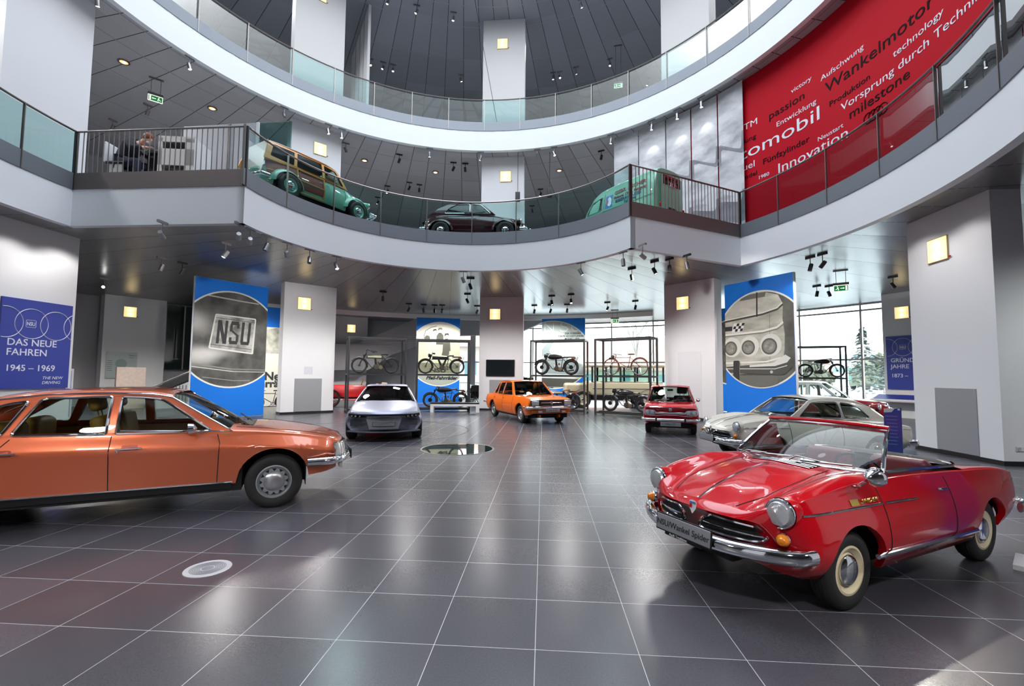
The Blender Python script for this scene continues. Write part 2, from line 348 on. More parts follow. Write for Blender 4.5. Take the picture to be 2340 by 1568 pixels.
# ================================================================ balustrades
def balustrade(label, r, angs, z0, zp, zt, plinth_r=.02, gm=BGLASS):
    a_m = (angs[0]+angs[-1])/2; P = thing('glass_balustrade', label, 'balustrade', pol(r, a_m, z0)); O = P.location
    def L(p): return tuple(Vector(p)-O)
    for a, b in zip(angs, angs[1:]):
        n = 6
        MB().grid([[L(pol(r+.03, a+(b-a)*i/n, z)) for i in range(n+1)] for z in (zp-.02, zt-.03)]).build('glass_pane', gm, P)
        g = .12 if a < b else -.12
        R = []
        for i in range(n+1):
            t = a+(b-a)*i/n+(g*.35 if i == 0 else -g*.35 if i == n else 0); R.append([L(pol(q, t, z)) for q, z in ((r-plinth_r, z0), (r+.02, z0), (r+.02, zp), (r-plinth_r, zp))])
        mb = MB(); mb.grid(R, False, True); mb.f += [(3, 2, 1, 0), tuple(n*4+j for j in range(4))]; mb.mi += [0, 0]; mb.build('plinth_panel', PLINTH, P, ang=.4)
    for a in angs:
        p = Vector(L(pol(r-.01, a, 0))); rz = radians(a); MB().box((p.x, p.y, (z0+zt)/2-O.z+0), (.05, .022, zt-z0), rz).build('post', STEEL, P, smooth=False)
    MB().tube([L(pol(r-.0, angs[0]+(angs[-1]-angs[0])*i/90, zt)) for i in range(91)], .028, 8).build('handrail', STEEL, P)
    return P
ZT1 = 7.68
balustrade('curved glass balustrade of the middle balcony with grey base panels', RB, [A0+.2+ (i*17.25+13.6 if i else 0) for i in range(9)]+[A1-.2], 6.18, 6.6, ZT1)
balustrade('glass balustrade in front of the red lettered wall', RO, [A0]+[17-9.65*i for i in range(7)], 6.18, 6.6, ZT1, gm=RGLASS)
balustrade('glass balustrade at the left edge running towards the camera', RO, [A1]+[183.1+9.65*i for i in range(4)], 6.18, 6.6, ZT1)
balustrade('long glass balustrade of the topmost ring', RU, [-5+9.5*i for i in range(21)], 12.93, 13.35, 14.42, gm=UGLASS)
def bar_rail(label, a, n):
    p, q = pol(RB, a, 6.18), pol(RO, a, 6.18); P = thing('bar_railing', label, 'railing', (p+q)/2); d = q-p; L = d.length; rz = atan2(d.y, d.x); P.rotation_euler = (0, 0, rz)
    MB().box((0, 0, .21), (L, .04, .42)).build('plinth_panel', mat('brown_grey_panel', (122, 114, 112), .5, .5), P, smooth=False)
    MB().tube([(-L/2, 0, ZT1-6.18), (L/2, 0, ZT1-6.18)], .026, 8).build('handrail', STEEL, P)
    for i in range(n):
        x = -L/2+L*(i+.5)/n; MB().cyl((x, 0, .42), (x, 0, ZT1-6.18), .012, 6).build('baluster', STEEL, P)
    for x in (-L/2, L/2): MB().box((x, 0, (ZT1-6.18)/2), (.06, .06, ZT1-6.18)).build('post', DSTEEL, P, smooth=False)
bar_rail('straight vertical-bar railing in front of the reception desk', A1, 33)
bar_rail('straight vertical-bar railing beside the green van', A0, 33)
# ================================================================ cars
def pchip(xs, ys, x):
    n = len(xs)
    if x <= xs[0]: return ys[0]
    if x >= xs[-1]: return ys[-1]
    i = max(j for j in range(n-1) if xs[j] <= x); hh = [xs[j+1]-xs[j] for j in range(n-1)]; dd = [(ys[j+1]-ys[j])/hh[j] for j in range(n-1)]
    def sl(j):
        if j == 0: return dd[0]
        if j == n-1: return dd[-1]
        a, b = dd[j-1], dd[j]
        if a*b <= 0: return 0.
        w1, w2 = 2*hh[j]+hh[j-1], hh[j]+2*hh[j-1]; return (w1+w2)/(w1/a+w2/b)
    t = (x-xs[i])/hh[i]; m0, m1 = sl(i)*hh[i], sl(i+1)*hh[i]
    return ys[i]*(2*t**3-3*t*t+1)+m0*(t**3-2*t*t+t)+ys[i+1]*(3*t*t-2*t**3)+m1*(t**3-t*t)
class Body:
    """st rows: x, zb, zm, zs, zc, wb, wm, ws, n (ascending x). wheels: (x, z, r_arch)"""
    def __init__(s, st, wheels, bowf=(0, 0, 2), bowr=(0, 0, 2), slf=(0, 0), slr=(0, 0), ea=2., eb=2., top=None):
        s.st = sorted(st); s.xs = [r[0] for r in s.st]; s.wh = wheels; s.bf, s.br, s.slf, s.slr = bowf, bowr, slf, slr; s.ea, s.eb = ea, eb; s.top = top; s.cache = {}
    def p(s, x):
        k = round(x, 5)
        if k not in s.cache: s.cache[k] = [pchip(s.xs, [r[i] for r in s.st], x) for i in range(1, 9)]
        return s.cache[k]
    def sy(s, x, z):                        # half width of the flank at (x, z)
        zb, zm, zs, zc, wb, wm, ws, n = s.p(x)
        if z < zm: return wm-(wm-wb)*max(0, (zm-z)/max(1e-4, zm-zb))**s.eb
        return wm-(wm-ws)*min(1, (z-zm)/max(1e-4, zs-zm))**s.ea
    def tz(s, x, y):                        # height of the top at (x, |y|)
        zb, zm, zs, zc, wb, wm, ws, n = s.p(x); u = min(1, abs(y)/ws)
        z = zs+(zc-zs)*max(0, 1-u**n)**(1/n)
        return z+(s.top(x, u) if s.top else 0)
    def warp(s, x, y, z):
        xf, xr = s.xs[-1], s.xs[0]
        for (x0, b, pw), (sl, zr), xe, sg in ((s.bf, s.slf, xf, 1), (s.br, s.slr, xr, -1)):
            if (b or sl) and (x-x0)*sg > 0:
                t = (x-x0)/(xe-x0); w = max(.01, s.p(xe)[5]); x2 = x-sg*b*t*t*(abs(y)/w)**pw + sl*t*t*(z-zr); return (x2, y, z)
        return (x, y, z)
    def S(s, x, z, sd=1, off=0.): return Vector(s.warp(x, sd*(s.sy(x, z)+off), z))
    def T(s, x, y, off=0.): return Vector(s.warp(x, y, s.tz(x, y)+off))
    def zbe(s, x):
        zb = s.p(x)[0]
        for xw, zw, ra in s.wh:
            if abs(x-xw) <= ra+1e-6: zb = max(zb, zw+sqrt(max(0, ra*ra-(x-xw)**2)))
        return zb
    def make(s, regions, mats, parent, cuts=(), open_=None, NS=12, NT=12, dx=.09, capf=True, capr=True, seam=None, flange=.05):
        xs = set(round(x, 4) for x in [s.xs[0], s.xs[-1], *cuts]); x = s.xs[0]
        while x < s.xs[-1]: xs.add(round(x, 4)); x += dx
        for e in (s.xs[0], s.xs[-1]):
            for q in (.01, .03, .06): xs.add(round(e-math.copysign(q, e), 4))
        for xw, zw, ra in s.wh:
            for i in range(17): xs.add(round(xw+ra*cos(pi*i/16), 4))
            xs |= {round(xw+ra+.002, 4), round(xw-ra-.002, 4)}
        xs = sorted(xs); keep = [xs[0]]
        hard = set(round(c, 4) for c in cuts) | {round(xw+ra*q, 4) for xw, _, ra in s.wh for q in (1, -1)} | {round(xw+sg*(ra+.002), 4) for xw, _, ra in s.wh for sg in (1, -1)}
        for x in xs[1:]:
            if x-keep[-1] > .012 or x in hard or x == xs[-1]: keep.append(x)
        xs = keep; half = []
        for x in xs:
            zb, zm, zs, zc, wb, wm, ws, n = s.p(x); z0 = s.zbe(x); col = []
            for i in range(NS): z = z0+(zs-z0)*i/(NS-1); col.append((s.sy(x, z), z))
            for j in range(1, NT+1):
                a = pi/2*j/NT; y = ws*max(0, cos(a))**(2/n) if j < NT else 0; col.append((y, s.tz(x, y)))
            half.append(col)
        M = NS+NT; rows = []                  # full ring: right bottom .. centre .. left bottom
        for x, col in zip(xs, half):
            rows.append([s.warp(x, -y, z) for y, z in col]+[s.warp(x, y, z) for y, z in reversed(col[:-1])])
        W = 2*M-1; V = [p for r in rows for p in r]; F = []; R = []
        for i in range(len(xs)-1):
            xm = (xs[i]+xs[i+1])/2
            for j in range(W-1):
                jj = j if j < M-1 else W-2-j; side = jj < NS-1; sd = -1 if j < M-1 else 1
                if open_ and not side and open_[0] < xm < open_[1] and jj >= NS-1+open_[2]: continue
                F.append((i*W+j, (i+1)*W+j, (i+1)*W+j+1, i*W+j+1)); R.append(regions(xm, side, jj if side else jj-NS+1, sd))
        fa = len(V)
        for e, do in ((0, capr), (len(xs)-1, capf)):
            if do:
                ring = [e*W+j for j in range(W)]; c = sum((Vector(V[q]) for q in ring), Vector())/W; V.append(tuple(c)); k = len(V)-1
                for j in range(W): F.append((ring[j], ring[(j+1) % W], k) if e else (ring[(j+1) % W], ring[j], k)); R.append('body')
        if flange:                            # wheel arch lips and sill returns
            for j in (0, W-1):
                o = len(V); sg = 1 if j == 0 else -1
                for i in range(len(xs)): p = V[i*W+j]; V.append((p[0], p[1]+sg*flange, p[2]-.0))
                for i in range(len(xs)-1): F.append((i*W+j, o+i, o+i+1, (i+1)*W+j)); R.append('body')
        me = bpy.data.meshes.new('t'); me.from_pydata(V, [], F); bm = bmesh.new(); bm.from_mesh(me); bmesh.ops.recalc_face_normals(bm, faces=bm.faces)
        bm.normal_update(); bm.verts.ensure_lookup_table(); vol = sum((f.normal.dot(f.calc_center_median()-Vector((0, 0, .5))))*f.calc_area() for f in bm.faces)
        if vol < 0: bmesh.ops.reverse_faces(bm, faces=bm.faces)
        bm.normal_update(); bm.faces.ensure_lookup_table()
        VN = [None]*len(V)
        F2 = [tuple(v.index for v in f.verts) for f in bm.faces]
        acc = [Vector() for _ in V]
        for f in bm.faces:
            for v in f.verts: acc[v.index] += f.normal*f.calc_area()
        FN = [f.normal.copy() for f in bm.faces]; bm.free(); bpy.data.meshes.remove(me)
        out = {}
        for nm in sorted(set(R)):
            ids = [i for i, r in enumerate(R) if r == nm]; mp = {}; vs = []; fs = []; ns = []
            for i in ids:
                q = []
                for v in F2[i]:
                    if v not in mp: mp[v] = len(vs); vs.append(V[v])
                    q.append(mp[v])
                    n = acc[v].normalized(); ns.append(n if n.dot(FN[i]) > .72 else FN[i])
                fs.append(q)
            me = bpy.data.meshes.new(nm.split('/')[0]); me.from_pydata(vs, [], fs); me.polygons.foreach_set('use_smooth', [True]*len(fs))
            me.normals_split_custom_set([tuple(n) for n in ns]); me.materials.append(mats.get(nm, mats['body']) if isinstance(mats, dict) else mats)
            o = bpy.data.objects.new(nm.split('/')[0], me); COL.objects.link(o); o.parent = parent; out[nm] = o
        if seam: seam.build('panel_gap', DARK, parent)
        return out
    def line_side(s, pts, sd, off=.0, n=8):  # polyline on the flank through (x,z) points, refined
        out = []
        for (xa, za), (xb, zb) in zip(pts, pts[1:]):
            for i in range(n): t = i/n; out.append(tuple(s.S(xa+(xb-xa)*t, za+(zb-za)*t, sd, off)))
        out.append(tuple(s.S(*pts[-1], sd, off))); return out
    def line_top(s, pts, off=0., n=8):
        out = []
        for (xa, ya), (xb, yb) in zip(pts, pts[1:]):
            for i in range(n): t = i/n; out.append(tuple(s.T(xa+(xb-xa)*t, ya+(yb-ya)*t, off)))
        out.append(tuple(s.T(*pts[-1], off))); return out
TYRE = mat('tyre_rubber', (34, 34, 35), .75, noise=.12, nscale=60)
SILVER = mat('silver_painted_steel', (176, 180, 184), .35, .7)
def wheel(parent, x, y, r, w, rim_r, rimm, capm, cap_r, style='disc', sd=1, whitewall=None, face_m=None):
    o = (x, y, r); ax = (0, sd, 0); h = w/2
    mb = MB(); mb.lathe([(rim_r-.005, -h*.8), (rim_r+.01, -h*.95), (r-.045, -h), (r-.012, -h*.86), (r, -h*.6), (r, h*.6), (r-.012, h*.86), (r-.045, h), ((r+rim_r)/2, h*1.03), (rim_r+.01, h*.95), (rim_r-.005, h*.8)], o, ax, 40)
    for k in (-.42, -.14, .14, .42): mb.lathe([(r+.001, h*(k-.07)), (r+.003, h*(k-.06)), (r+.003, h*(k+.06)), (r+.001, h*(k+.07))], o, ax, 40)
    t = mb.build('wheel', TYRE, parent, ang=.9)
    R = rim_r; rm = MB()
    if style == 'disc':
        rm.lathe([(R+.002, h*.72), (R+.004, h*.9), (R-.012, h*.93), (R-.022, h*.82), (R-.045, h*.62), (R*.72, h*.5), (R*.66, h*.62), (R*.45, h*.7), (.001, h*.7)], o, ax, 40)
    elif style == 'slots':
        rm.lathe([(R+.002, h*.72), (R+.004, h*.92), (R-.008, h*.95), (R-.018, h*.8), (R-.028, h*.62), (R*.8, h*.78), (R*.62, h*.8), (.001, h*.8)], o, ax, 40)
    else:
        rm.lathe([(R+.002, h*.72), (R+.004, h*.92), (R-.01, h*.95), (R-.02, h*.75), (R-.03, h*.3), (R*.5, h*.2), (.001, h*.2)], o, ax, 40)
    rm.lathe([(R, -h*.8), (R-.02, -h*.7), (.001, -h*.6)], o, ax, 32)
    rim = rm.build('rim', rimm, t, ang=.7)
    if style == 'slots':
        sm = MB(); n = 12; O = Vector(o)
        for i in range(n):
            a = 2*pi*i/n; u = Vector((cos(a), 0, sin(a))); v = Vector((-sin(a), 0, cos(a)))
            P = [O+u*(R*.64)+v*.002, O+u*(R*.8)+v*.022*R/.17, O+u*(R*.8)-v*.022*R/.17]
            sm.prism([tuple(p+Vector((0, sd*h*.76, 0))) for p in P], (0, sd*h*.06, 0))
        sm.build('rim_slot', DARK, rim, smooth=False)
    if style == 'alloy':
        sm = MB(); O = Vector(o)
        for i in range(5):
            a = 2*pi*i/5+.3
            for q in (-.16, .16):
                u = Vector((cos(a+q), 0, sin(a+q))); sm.tube([O+Vector((0, sd*h*.7, 0))+u*.03, O+Vector((0, sd*h*.8, 0))+u*(R-.015)], .022, 6)
        sm.build('spoke', capm, rim)
    c = cap_r
    if c: MB().lathe([(c, h*.7), (c*.99, h*.84), (c*.9, h*.98), (c*.6, h*1.12), (c*.3, h*1.17), (.001, h*1.18)], o, ax, 28).build('hubcap', capm, rim)
    return t
def lampround(parent, c, r, ax, name='headlight', depth=.05, tilt=0, lens=None, rimm=None):
    c = Vector(c); mb = MB().lathe([(r*.9, -.04), (r*1.06, -.02), (r*1.1, .006), (r*1.04, .018), (r*.93, .012)], c, ax, 28); o = mb.build(name, rimm or CHROME, parent)
    MB().lathe([(r*.93, .008), (r*.8, .02+depth*.25), (r*.5, .02+depth*.42), (.001, .02+depth*.5)], c, ax, 28).build('lens', lens or mat_lens(), o)
    return o
def mat_lens():
    if 'headlamp_lens' in MATS: return MATS['headlamp_lens']
    m = mat('headlamp_lens', (205, 208, 212), .12, .55, coat=1); nt = m.node_tree; b = nt.nodes['Principled BSDF']
    tc = nt.nodes.new('ShaderNodeTexCoord'); wv = nt.nodes.new('ShaderNodeTexWave'); wv.inputs['Scale'].default_value = 85; bp = nt.nodes.new('ShaderNodeBump'); bp.inputs['Strength'].default_value = .3; bp.inputs['Distance'].default_value = .004
    wv.bands_direction = 'DIAGONAL'; nt.links.new(tc.outputs['Object'], wv.inputs[0]); nt.links.new(wv.outputs['Fac'], bp.inputs['Height']); nt.links.new(bp.outputs[0], b.inputs['Normal']); return m
AMBER = mat('amber_lens', (225, 130, 25), .15, coat=1); REDL = mat('red_lens', (170, 12, 18), .15, coat=1); CLEARL = mat('clear_lens', (225, 225, 222), .15, .3, coat=1)
PLATE = mat('grey_number_plate', (150, 153, 158), .35, .3); PLTXT = mat('plate_lettering', (28, 29, 31), .5)
CGLASS = glass('car_glass', (222, 234, 229), 1.4); CGLASSD = glass('dark_car_glass', (70, 76, 80), 1.5)
class House:
    """glasshouse over a Body. belt: list (x,z) from rear to front; roof: list (x,z) from rear to front of the side rail; hb, ht: half-width functions"""
    def __init__(s, belt, roof, wb, wt, crown, bulge=.02):
        s.belt, s.roof, s.wb, s.wt, s.crown, s.bulge = belt, roof, wb, wt, crown, bulge
        s.zr = max(z for _, z in roof)
    def zbelt(s, x): return pchip([p[0] for p in s.belt], [p[1] for p in s.belt], x)
    def y(s, x, z):
        zb = s.zbelt(x); t = max(-.2, min(1.1, (z-zb)/(s.zr-zb))); b = pchip([p[0] for p in s.wb], [p[1] for p in s.wb], x); q = pchip([p[0] for p in s.wt], [p[1] for p in s.wt], x)
        return b+(q-b)*t+s.bulge*4*t*(1-t)
    def P(s, x, z, sd, off=0.): return (x, sd*(s.y(x, z)+off), z)
    def frame(s, outer, windows, m, parent, th=.03, name='door_frame', dense=.12):
        for sd in (1, -1):
            mb = MB(); out = refine(outer, dense); ws = [refine(w, dense) for w in windows]
            mb.holed([out]+ws, lambda a, b: s.P(a, b, sd, .001)); mb.holed([out]+ws, lambda a, b: s.P(a, b, sd, -th))
            for l in [out]+ws:
                n = len(l)
                for i in range(n):
                    a, b = l[i], l[(i+1) % n]; mb.add([s.P(*a, sd, .001), s.P(*b, sd, .001), s.P(*b, sd, -th), s.P(*a, sd, -th)], [(0, 1, 2, 3)])
            mb.build(name, m, parent, ang=.7)
    def glass(s, w, m, parent, off=-.012, trim=None, tr=.009, name='side_window', trim_name='window_trim', sides=(1, -1)):
        for sd in sides:
            l = refine(w, .15); o = MB().holed([l], lambda a, b: s.P(a, b, sd, off)).build(name, m, parent)
            if trim: MB().tube([s.P(a, b, sd, .004) for a, b in l], tr, 6, True).build(trim_name, trim, o)
    def roofpanel(s, m, parent, n=2.6, xs=None, NT=10, name='roof', crown=None):
        xr, xf = s.roof[0][0], s.roof[-1][0]; rows = []; N = 16
        for i in range(N+1):
            x = xr+(xf-xr)*i/N; zr = pchip([p[0] for p in s.roof], [p[1] for p in s.roof], x); yr = s.y(x, zr); c = (crown or s.crown); row = []
            for j in range(2*NT+1):
                a = pi*j/(2*NT); ca = cos(a); y = yr*math.copysign(abs(ca)**(2/n), ca) if j != NT else 0; row.append((x, y, zr+c*abs(sin(a))**(2/n)))
            rows.append(row)
        return MB().grid(rows).build(name, m, parent)
    def screen(s, xb, zb, wb, bowb, xt, zt, wt, bowt, m, parent, trim=None, tr=.012, bulge=.02, crown=0., name='windscreen', N=14, flat=2.):
        sg = 1 if xb > xt else -1; rows = []
        for i in range(9):
            t = i/8; row = []
            for j in range(N+1):
                u = -1+2*j/N; w = wb+(wt-wb)*t; bow = bowb+(bowt-bowb)*t
                x = xb+(xt-xb)*t-sg*bow*abs(u)**flat+sg*bulge*4*t*(1-t); z = zb+(zt-zb)*t+crown*(1-u*u)*t+bulge*2*t*(1-t); row.append((x, w*u, z))
            rows.append(row)
        o = MB().grid(rows).build(name, m, parent)
        if trim:
            L = rows[0]+[r[-1] for r in rows[1:]]+rows[-1][::-1][1:]+[r[0] for r in rows[::-1][1:-1]]; MB().tube(L, tr, 6, True).build(name+'_trim', trim, o)
        return o, rows
def refine(l, d):
    out = []; n = len(l)
    for i in range(n):
        a, b = l[i], l[(i+1) % n]; k = max(1, int(hypot(a[0]-b[0], a[1]-b[1])/d)); out += [(a[0]+(b[0]-a[0])*j/k, a[1]+(b[1]-a[1])*j/k) for j in range(k)]
    return out
def rounded(l, r, n=4):                     # round the corners of a 2d polygon
    out = []; N = len(l); rs = r if isinstance(r, (list, tuple)) else [r]*N
    for i in range(N):
        p, a, b = Vector(l[i]), Vector(l[i-1]), Vector(l[(i+1) % N]); q = min(rs[i], (a-p).length*.48, (b-p).length*.48)
        if q < 1e-4: out.append(tuple(p)); continue
        s0 = p+(a-p).normalized()*q; s1 = p+(b-p).normalized()*q
        for k in range(n+1): t = k/n; out.append(tuple(s0*(1-t)**2+p*2*t*(1-t)+s1*t*t))
    return out
def seat(parent, x, y, z, m, w=.48, hr=True, sc=1., back=.55, lean=-.22):
    o = MB().rbox((x, y, z), (.5*sc, w, .16), .06).build('seat', m, parent)
    M = Matrix.Translation((x-.24*sc, y, z+.02)) @ Matrix.Rotation(lean, 4, 'Y')
    MB().rbox((0, 0, back/2), (.13, w, back), .06, M).build('seat_backrest', m, parent)
    if hr:
        mb = MB().rbox((-.02, 0, back+.16), (.1, w*.6, .2), .05, M); mb.cyl(M @ Vector((-.02, .06, back-.03)), M @ Vector((-.02, .06, back+.1)), .008, 6); mb.cyl(M @ Vector((-.02, -.06, back-.03)), M @ Vector((-.02, -.06, back+.1)), .008, 6)
        mb.build('headrest', m, parent)
def steering(parent, c, r, m, ang=.5):
    M = Matrix.Translation(c) @ Matrix.Rotation(-pi/2+ang, 4, 'Y'); mb = MB()
    mb.tube([M @ Vector((r*cos(2*pi*i/28), r*sin(2*pi*i/28), 0)) for i in range(28)], .011, 6, True)
    for a in (0, pi, pi/2): mb.tube([M @ Vector((0, 0, -.03)), M @ Vector((r*cos(a), r*sin(a), 0))], .01, 6)
    mb.cyl(M @ Vector((0, 0, -.25)), M @ Vector((0, 0, 0)), .03, 8); mb.build('steering_wheel', m, parent)
def under(parent, x0, x1, w, z0, z1, wheels, wy, r):
    mb = MB(); xs = sorted([q for a in wheels for q in (a-r-.03, a+r+.03)])
    for a, b, ww in ((x0, xs[0], w), (xs[0], xs[1], wy), (xs[1], xs[2], w), (xs[2], xs[3], wy), (xs[3], x1, w)):
        if b > a: mb.box(((a+b)/2, 0, (z0+z1)/2), (b-a, 2*ww, z1-z0))
    for a in wheels: mb.box((a, 0, z0+r*.6), (2*r+.08, 2*wy, 1.2*r))
    mb.cyl((wheels[0], -wy-.1, r*.85), (wheels[0], wy+.1, r*.85), .03, 8); mb.cyl((wheels[1], -wy-.1, r*.85), (wheels[1], wy+.1, r*.85), .03, 8)
    return mb.build('underbody', DARK, parent, smooth=False)
def plate(parent, c, w, hh, s, size, rz=0, m=PLATE, tilt=0, tm=PLTXT, back=True):
    """number plate facing local +x"""
    M = Matrix.Translation(c) @ Matrix.Rotation(rz, 4, 'Z') @ Matrix.Rotation(tilt, 4, 'Y')
    fr = MB().rbox((0, 0, 0), (.012, w+.02, hh+.02), .005, M, 2).build('number_plate', BLACKM if back else m, parent)
    MB().rbox((.004, 0, 0), (.012, w, hh), .004, M, 2).build('plate_face', m, fr)
    if s:
        t = text(s, size, 'plate_lettering', tm, fr, (0, 0, 0), align='CENTER', depth=.001, sx=1.05); t.matrix_local = M @ Matrix.Translation((.0115, 0, -size*.35)) @ Matrix.Rotation(pi/2, 4, 'Z') @ Matrix.Rotation(pi/2, 4, 'X')
    return fr
def mirror(parent, c, sd, m=CHROME, s=1.):
    c = Vector(c); mb = MB(); mb.tube([c, c+Vector((.0, sd*.05*s, .05*s)), c+Vector((-.01, sd*.1*s, .09*s))], .01*s, 6)
    mb.lathe([(.001, .09*s), (.03*s, .07*s), (.055*s, .02*s), (.06*s, -.01*s), (.056*s, -.02*s), (.001, -.018*s)], c+Vector((-.01, sd*.12*s, .1*s)), (1, 0, 0), 16); return mb.build('wing_mirror', m, parent)
def wiper(parent, pts, m=STEEL):
    mb = MB(); mb.tube(pts[0], .006, 5); mb.tube(pts[1], .009, 5); return mb.build('windscreen_wiper', m, parent)
def bumper(parent, xe, w, z, bow, wrap, hgt=.055, dep=.045, m=CHROME, sg=1, pw=2.6, name='bumper', droop=0, gap=0):
    path = []; N = 20
    ys = [-w+2*w*i/N for i in range(N+1)]
    core = [(sg*(xe-bow*abs(y/w)**pw), y, z-droop*abs(y/w)**2) for y in ys]
    if wrap: core = [(core[0][0]-sg*wrap, -w-.012, z-droop), (core[0][0]-sg*wrap*.5, -w-.008, z-droop)]+core+[(core[0][0]-sg*wrap*.5, w+.008, z-droop), (core[0][0]-sg*wrap, w+.012, z-droop)]
    if sg < 0: core = core[::-1]
    prof = [(dep*cos(a)-dep*.3, hgt*sin(a)) for a in [pi*2*i/12 for i in range(12)]]
    return MB().sweep(core, prof).build(name, m, parent, ang=1.2)
def seams(body, parent, doors, zlo, zhi, hood=None, trunk=None, r=.0045, ztop=None):
    for sd in (1, -1):
        for x in doors:
            if isinstance(x, tuple): x0, x1 = x
            else: x0 = x1 = x
            MB().tube(body.line_side([(x0, zlo), (x1, zhi)], sd, .0), r, 5).build('panel_gap', DARK, parent)
    for h_ in (hood, trunk):
        if h_: MB().tube(body.line_top(h_, .0), r, 5).build('panel_gap', DARK, parent)
def handle(parent, body, x, z, L=.11, m=CHROME, sides=(1, -1)):
    for sd in sides:
        mb = MB(); p = body.S(x, z, sd, .012); mb.tube([body.S(x-L/2, z, sd, .004), body.S(x-L/2+.01, z, sd, .022), body.S(x+L/2-.01, z, sd, .022), body.S(x+L/2, z, sd, .004)], .009, 6)
        mb.build('door_handle', m, parent)
# ---------------------------------------------------------------- small rotary sports car (open or coupe)
def sport(name, label, loc, rz, paint, spider, ptext, group=None):
    t = thing(name, label, 'car', loc, rz)
    st = [(-1.93,.42,.50,.60,.63,.46,.58,.545,4), (-1.90,.38,.50,.655,.67,.50,.625,.59,4), (-1.84,.35,.50,.69,.70,.54,.655,.625,4), (-1.68,.31,.48,.715,.735,.60,.69,.66,3.6), (-1.35,.27,.46,.755,.79,.66,.73,.685,3.4), (-.9,.25,.45,.79,.84,.69,.75,.68,3.2), (-.35,.24,.45,.815,.865,.70,.755,.66,3.2),
          (.35,.24,.45,.83,.885,.70,.76,.655,3.2), (.8,.25,.45,.82,.875,.70,.76,.66,2.6), (1.2,.26,.45,.79,.815,.67,.75,.655,2.4), (1.45,.275,.45,.76,.75,.63,.72,.635,2.4), (1.58,.29,.45,.735,.70,.58,.68,.60,2.3), (1.67,.305,.45,.68,.66,.53,.62,.54,2.3), (1.72,.33,.46,.60,.62,.48,.55,.48,2.3)]
    def top(x, u):
        k = max(0, min(1, (x-.35)/.7)); k = k*k*(3-2*k)
        if x < 0: return max(0, min(1, (-x-.7)/.6))*(.022*math.exp(-((u-.93)/.08)**2)-.02*math.exp(-((u-.6)/.25)**2))
        e = max(0, min(1, (1.74-x)/.25)) if x > 0 else 1
        return k*e*(.05*math.exp(-((u-.86)/.12)**2)-.024*math.exp(-((u-.58)/.16)**2)+ (.014*math.exp(-(u/.16)**2) if x > 0 else 0))
    B = Body(st, [(.98, .27, .325), (-1.06, .27, .30)], bowf=(1.3, .15, 2.2), bowr=(-1.5, .10, 2), slf=(.12, .5), slr=(-.1, .5), top=top)
    doors = (-.36, .62)
    def reg(x, side, j, sd):
        if side and doors[0] < x < doors[1] and j >= 2: return 'door/%d' % sd
        if not side and x > .66 and x < 1.66 and j >= 4: return 'hood'
        if not side and x < -.86 and x > -1.8 and j >= 5: return 'engine_lid'
        return 'body'
    B.make(reg, paint, t, cuts=(-.36, .62, .66, 1.66, -.86, -1.8, .36, -.75), open_=(-.75, .36, 3), NT=16, dx=.07)
    P = t
    under(P, -1.45, 1.40, .6, .25, .5, (-1.06, .98), .42, .27)
    seams(B, P, [(.61, .63), (-.36, -.37)], .33, .80, hood=[(.66, 0.36), (1.0, .375), (1.4, .36), (1.62, .28)], trunk=[(.66, -.36), (1.0, -.375), (1.4, -.36), (1.62, -.28)])
    for sd in (1, -1): MB().tube(B.line_side([(-.36, .34), (.61, .36)], sd), .004, 5).build('panel_gap', DARK, P)
    cream = mat('cream_wheel_paint', (228, 214, 178), .35, coat=.5)
    for x, tr in ((.98, .61), (-1.06, .60)):
        for sd in (1, -1): wheel(P, x, sd*tr, .268, .145, .165, cream, CHROME, .105, 'disc', sd)
    for sd in (1, -1):
        c = Vector((1.545, sd*.565, .695)); ax = (1, sd*.10, .03)
        MB().lathe([(.07, -.2), (.098, -.12), (.105, -.05), (.104, -.005)], c, ax, 28).build('headlight_shell', paint, P)
        lampround(P, c, .092, ax)
        tl = MB().lathe([(.045, -.04), (.047, .0), (.043, .008)], (1.575, sd*.60, .535), (1, sd*.45, 0), 18).build('turn_signal', CHROME, P)
        MB().lathe([(.042, 0), (.04, .02), (.022, .05), (.001, .056)], (1.575, sd*.60, .535), (1, sd*.45, 0), 18).build('amber_cap', AMBER, tl)
        # grille half
        fx = lambda y, z: B.warp(1.72, y, z)[0]
        gp = rounded([(.065, .495), (.08, .56), (.15, .60), (.44, .575), (.505, .545), (.485, .49), (.42, .475), (.13, .485)], .025, 3)
        gl = refine(gp, .05)
        def gmap(off): return lambda y, z: (min(1.735-.17*(y/.5)**2.2, 9)+off+.10*(.53-z), sd*y, z)
        go = MB().holed([gl], gmap(.006)).build('grille_opening', DARK, P)
        MB().tube([gmap(.012)(*q) for q in gl], .0105, 6, True).build('grille_surround', CHROME, go)
        gb = MB(); gb.tube([gmap(.012)(.10+.38*i/10, .537-.002*i) for i in range(11)], .008, 6); gb.tube([gmap(.002)(.12+.35*i/10, .512) for i in range(11)], .0035, 4); gb.build('grille_bar', CHROME, go)
    # emblem shield and the strip on the bonnet
    em = MB().holed([rounded([(-.035, .66), (0, .668), (.035, .66), (.033, .61), (0, .565), (-.033, .61)], .008)], lambda y, z: (1.742+.1*(.6-z), y, z)).build('emblem', mat('emblem_white', (225, 225, 228), .3), P)
    MB().holed([[(-.03, .642), (.03, .642), (.03, .655), (-.03, .655)]], lambda y, z: (1.745+.1*(.6-z), y, z)).build('emblem_band', mat('emblem_blue', (70, 120, 190), .3), em)
    MB().holed([[(-.029, .61), (-.004, .61), (-.004, .64), (-.029, .64)], ], lambda y, z: (1.745+.1*(.6-z), y, z)).build('emblem_band', mat('emblem_red', (190, 25, 40), .3), em)
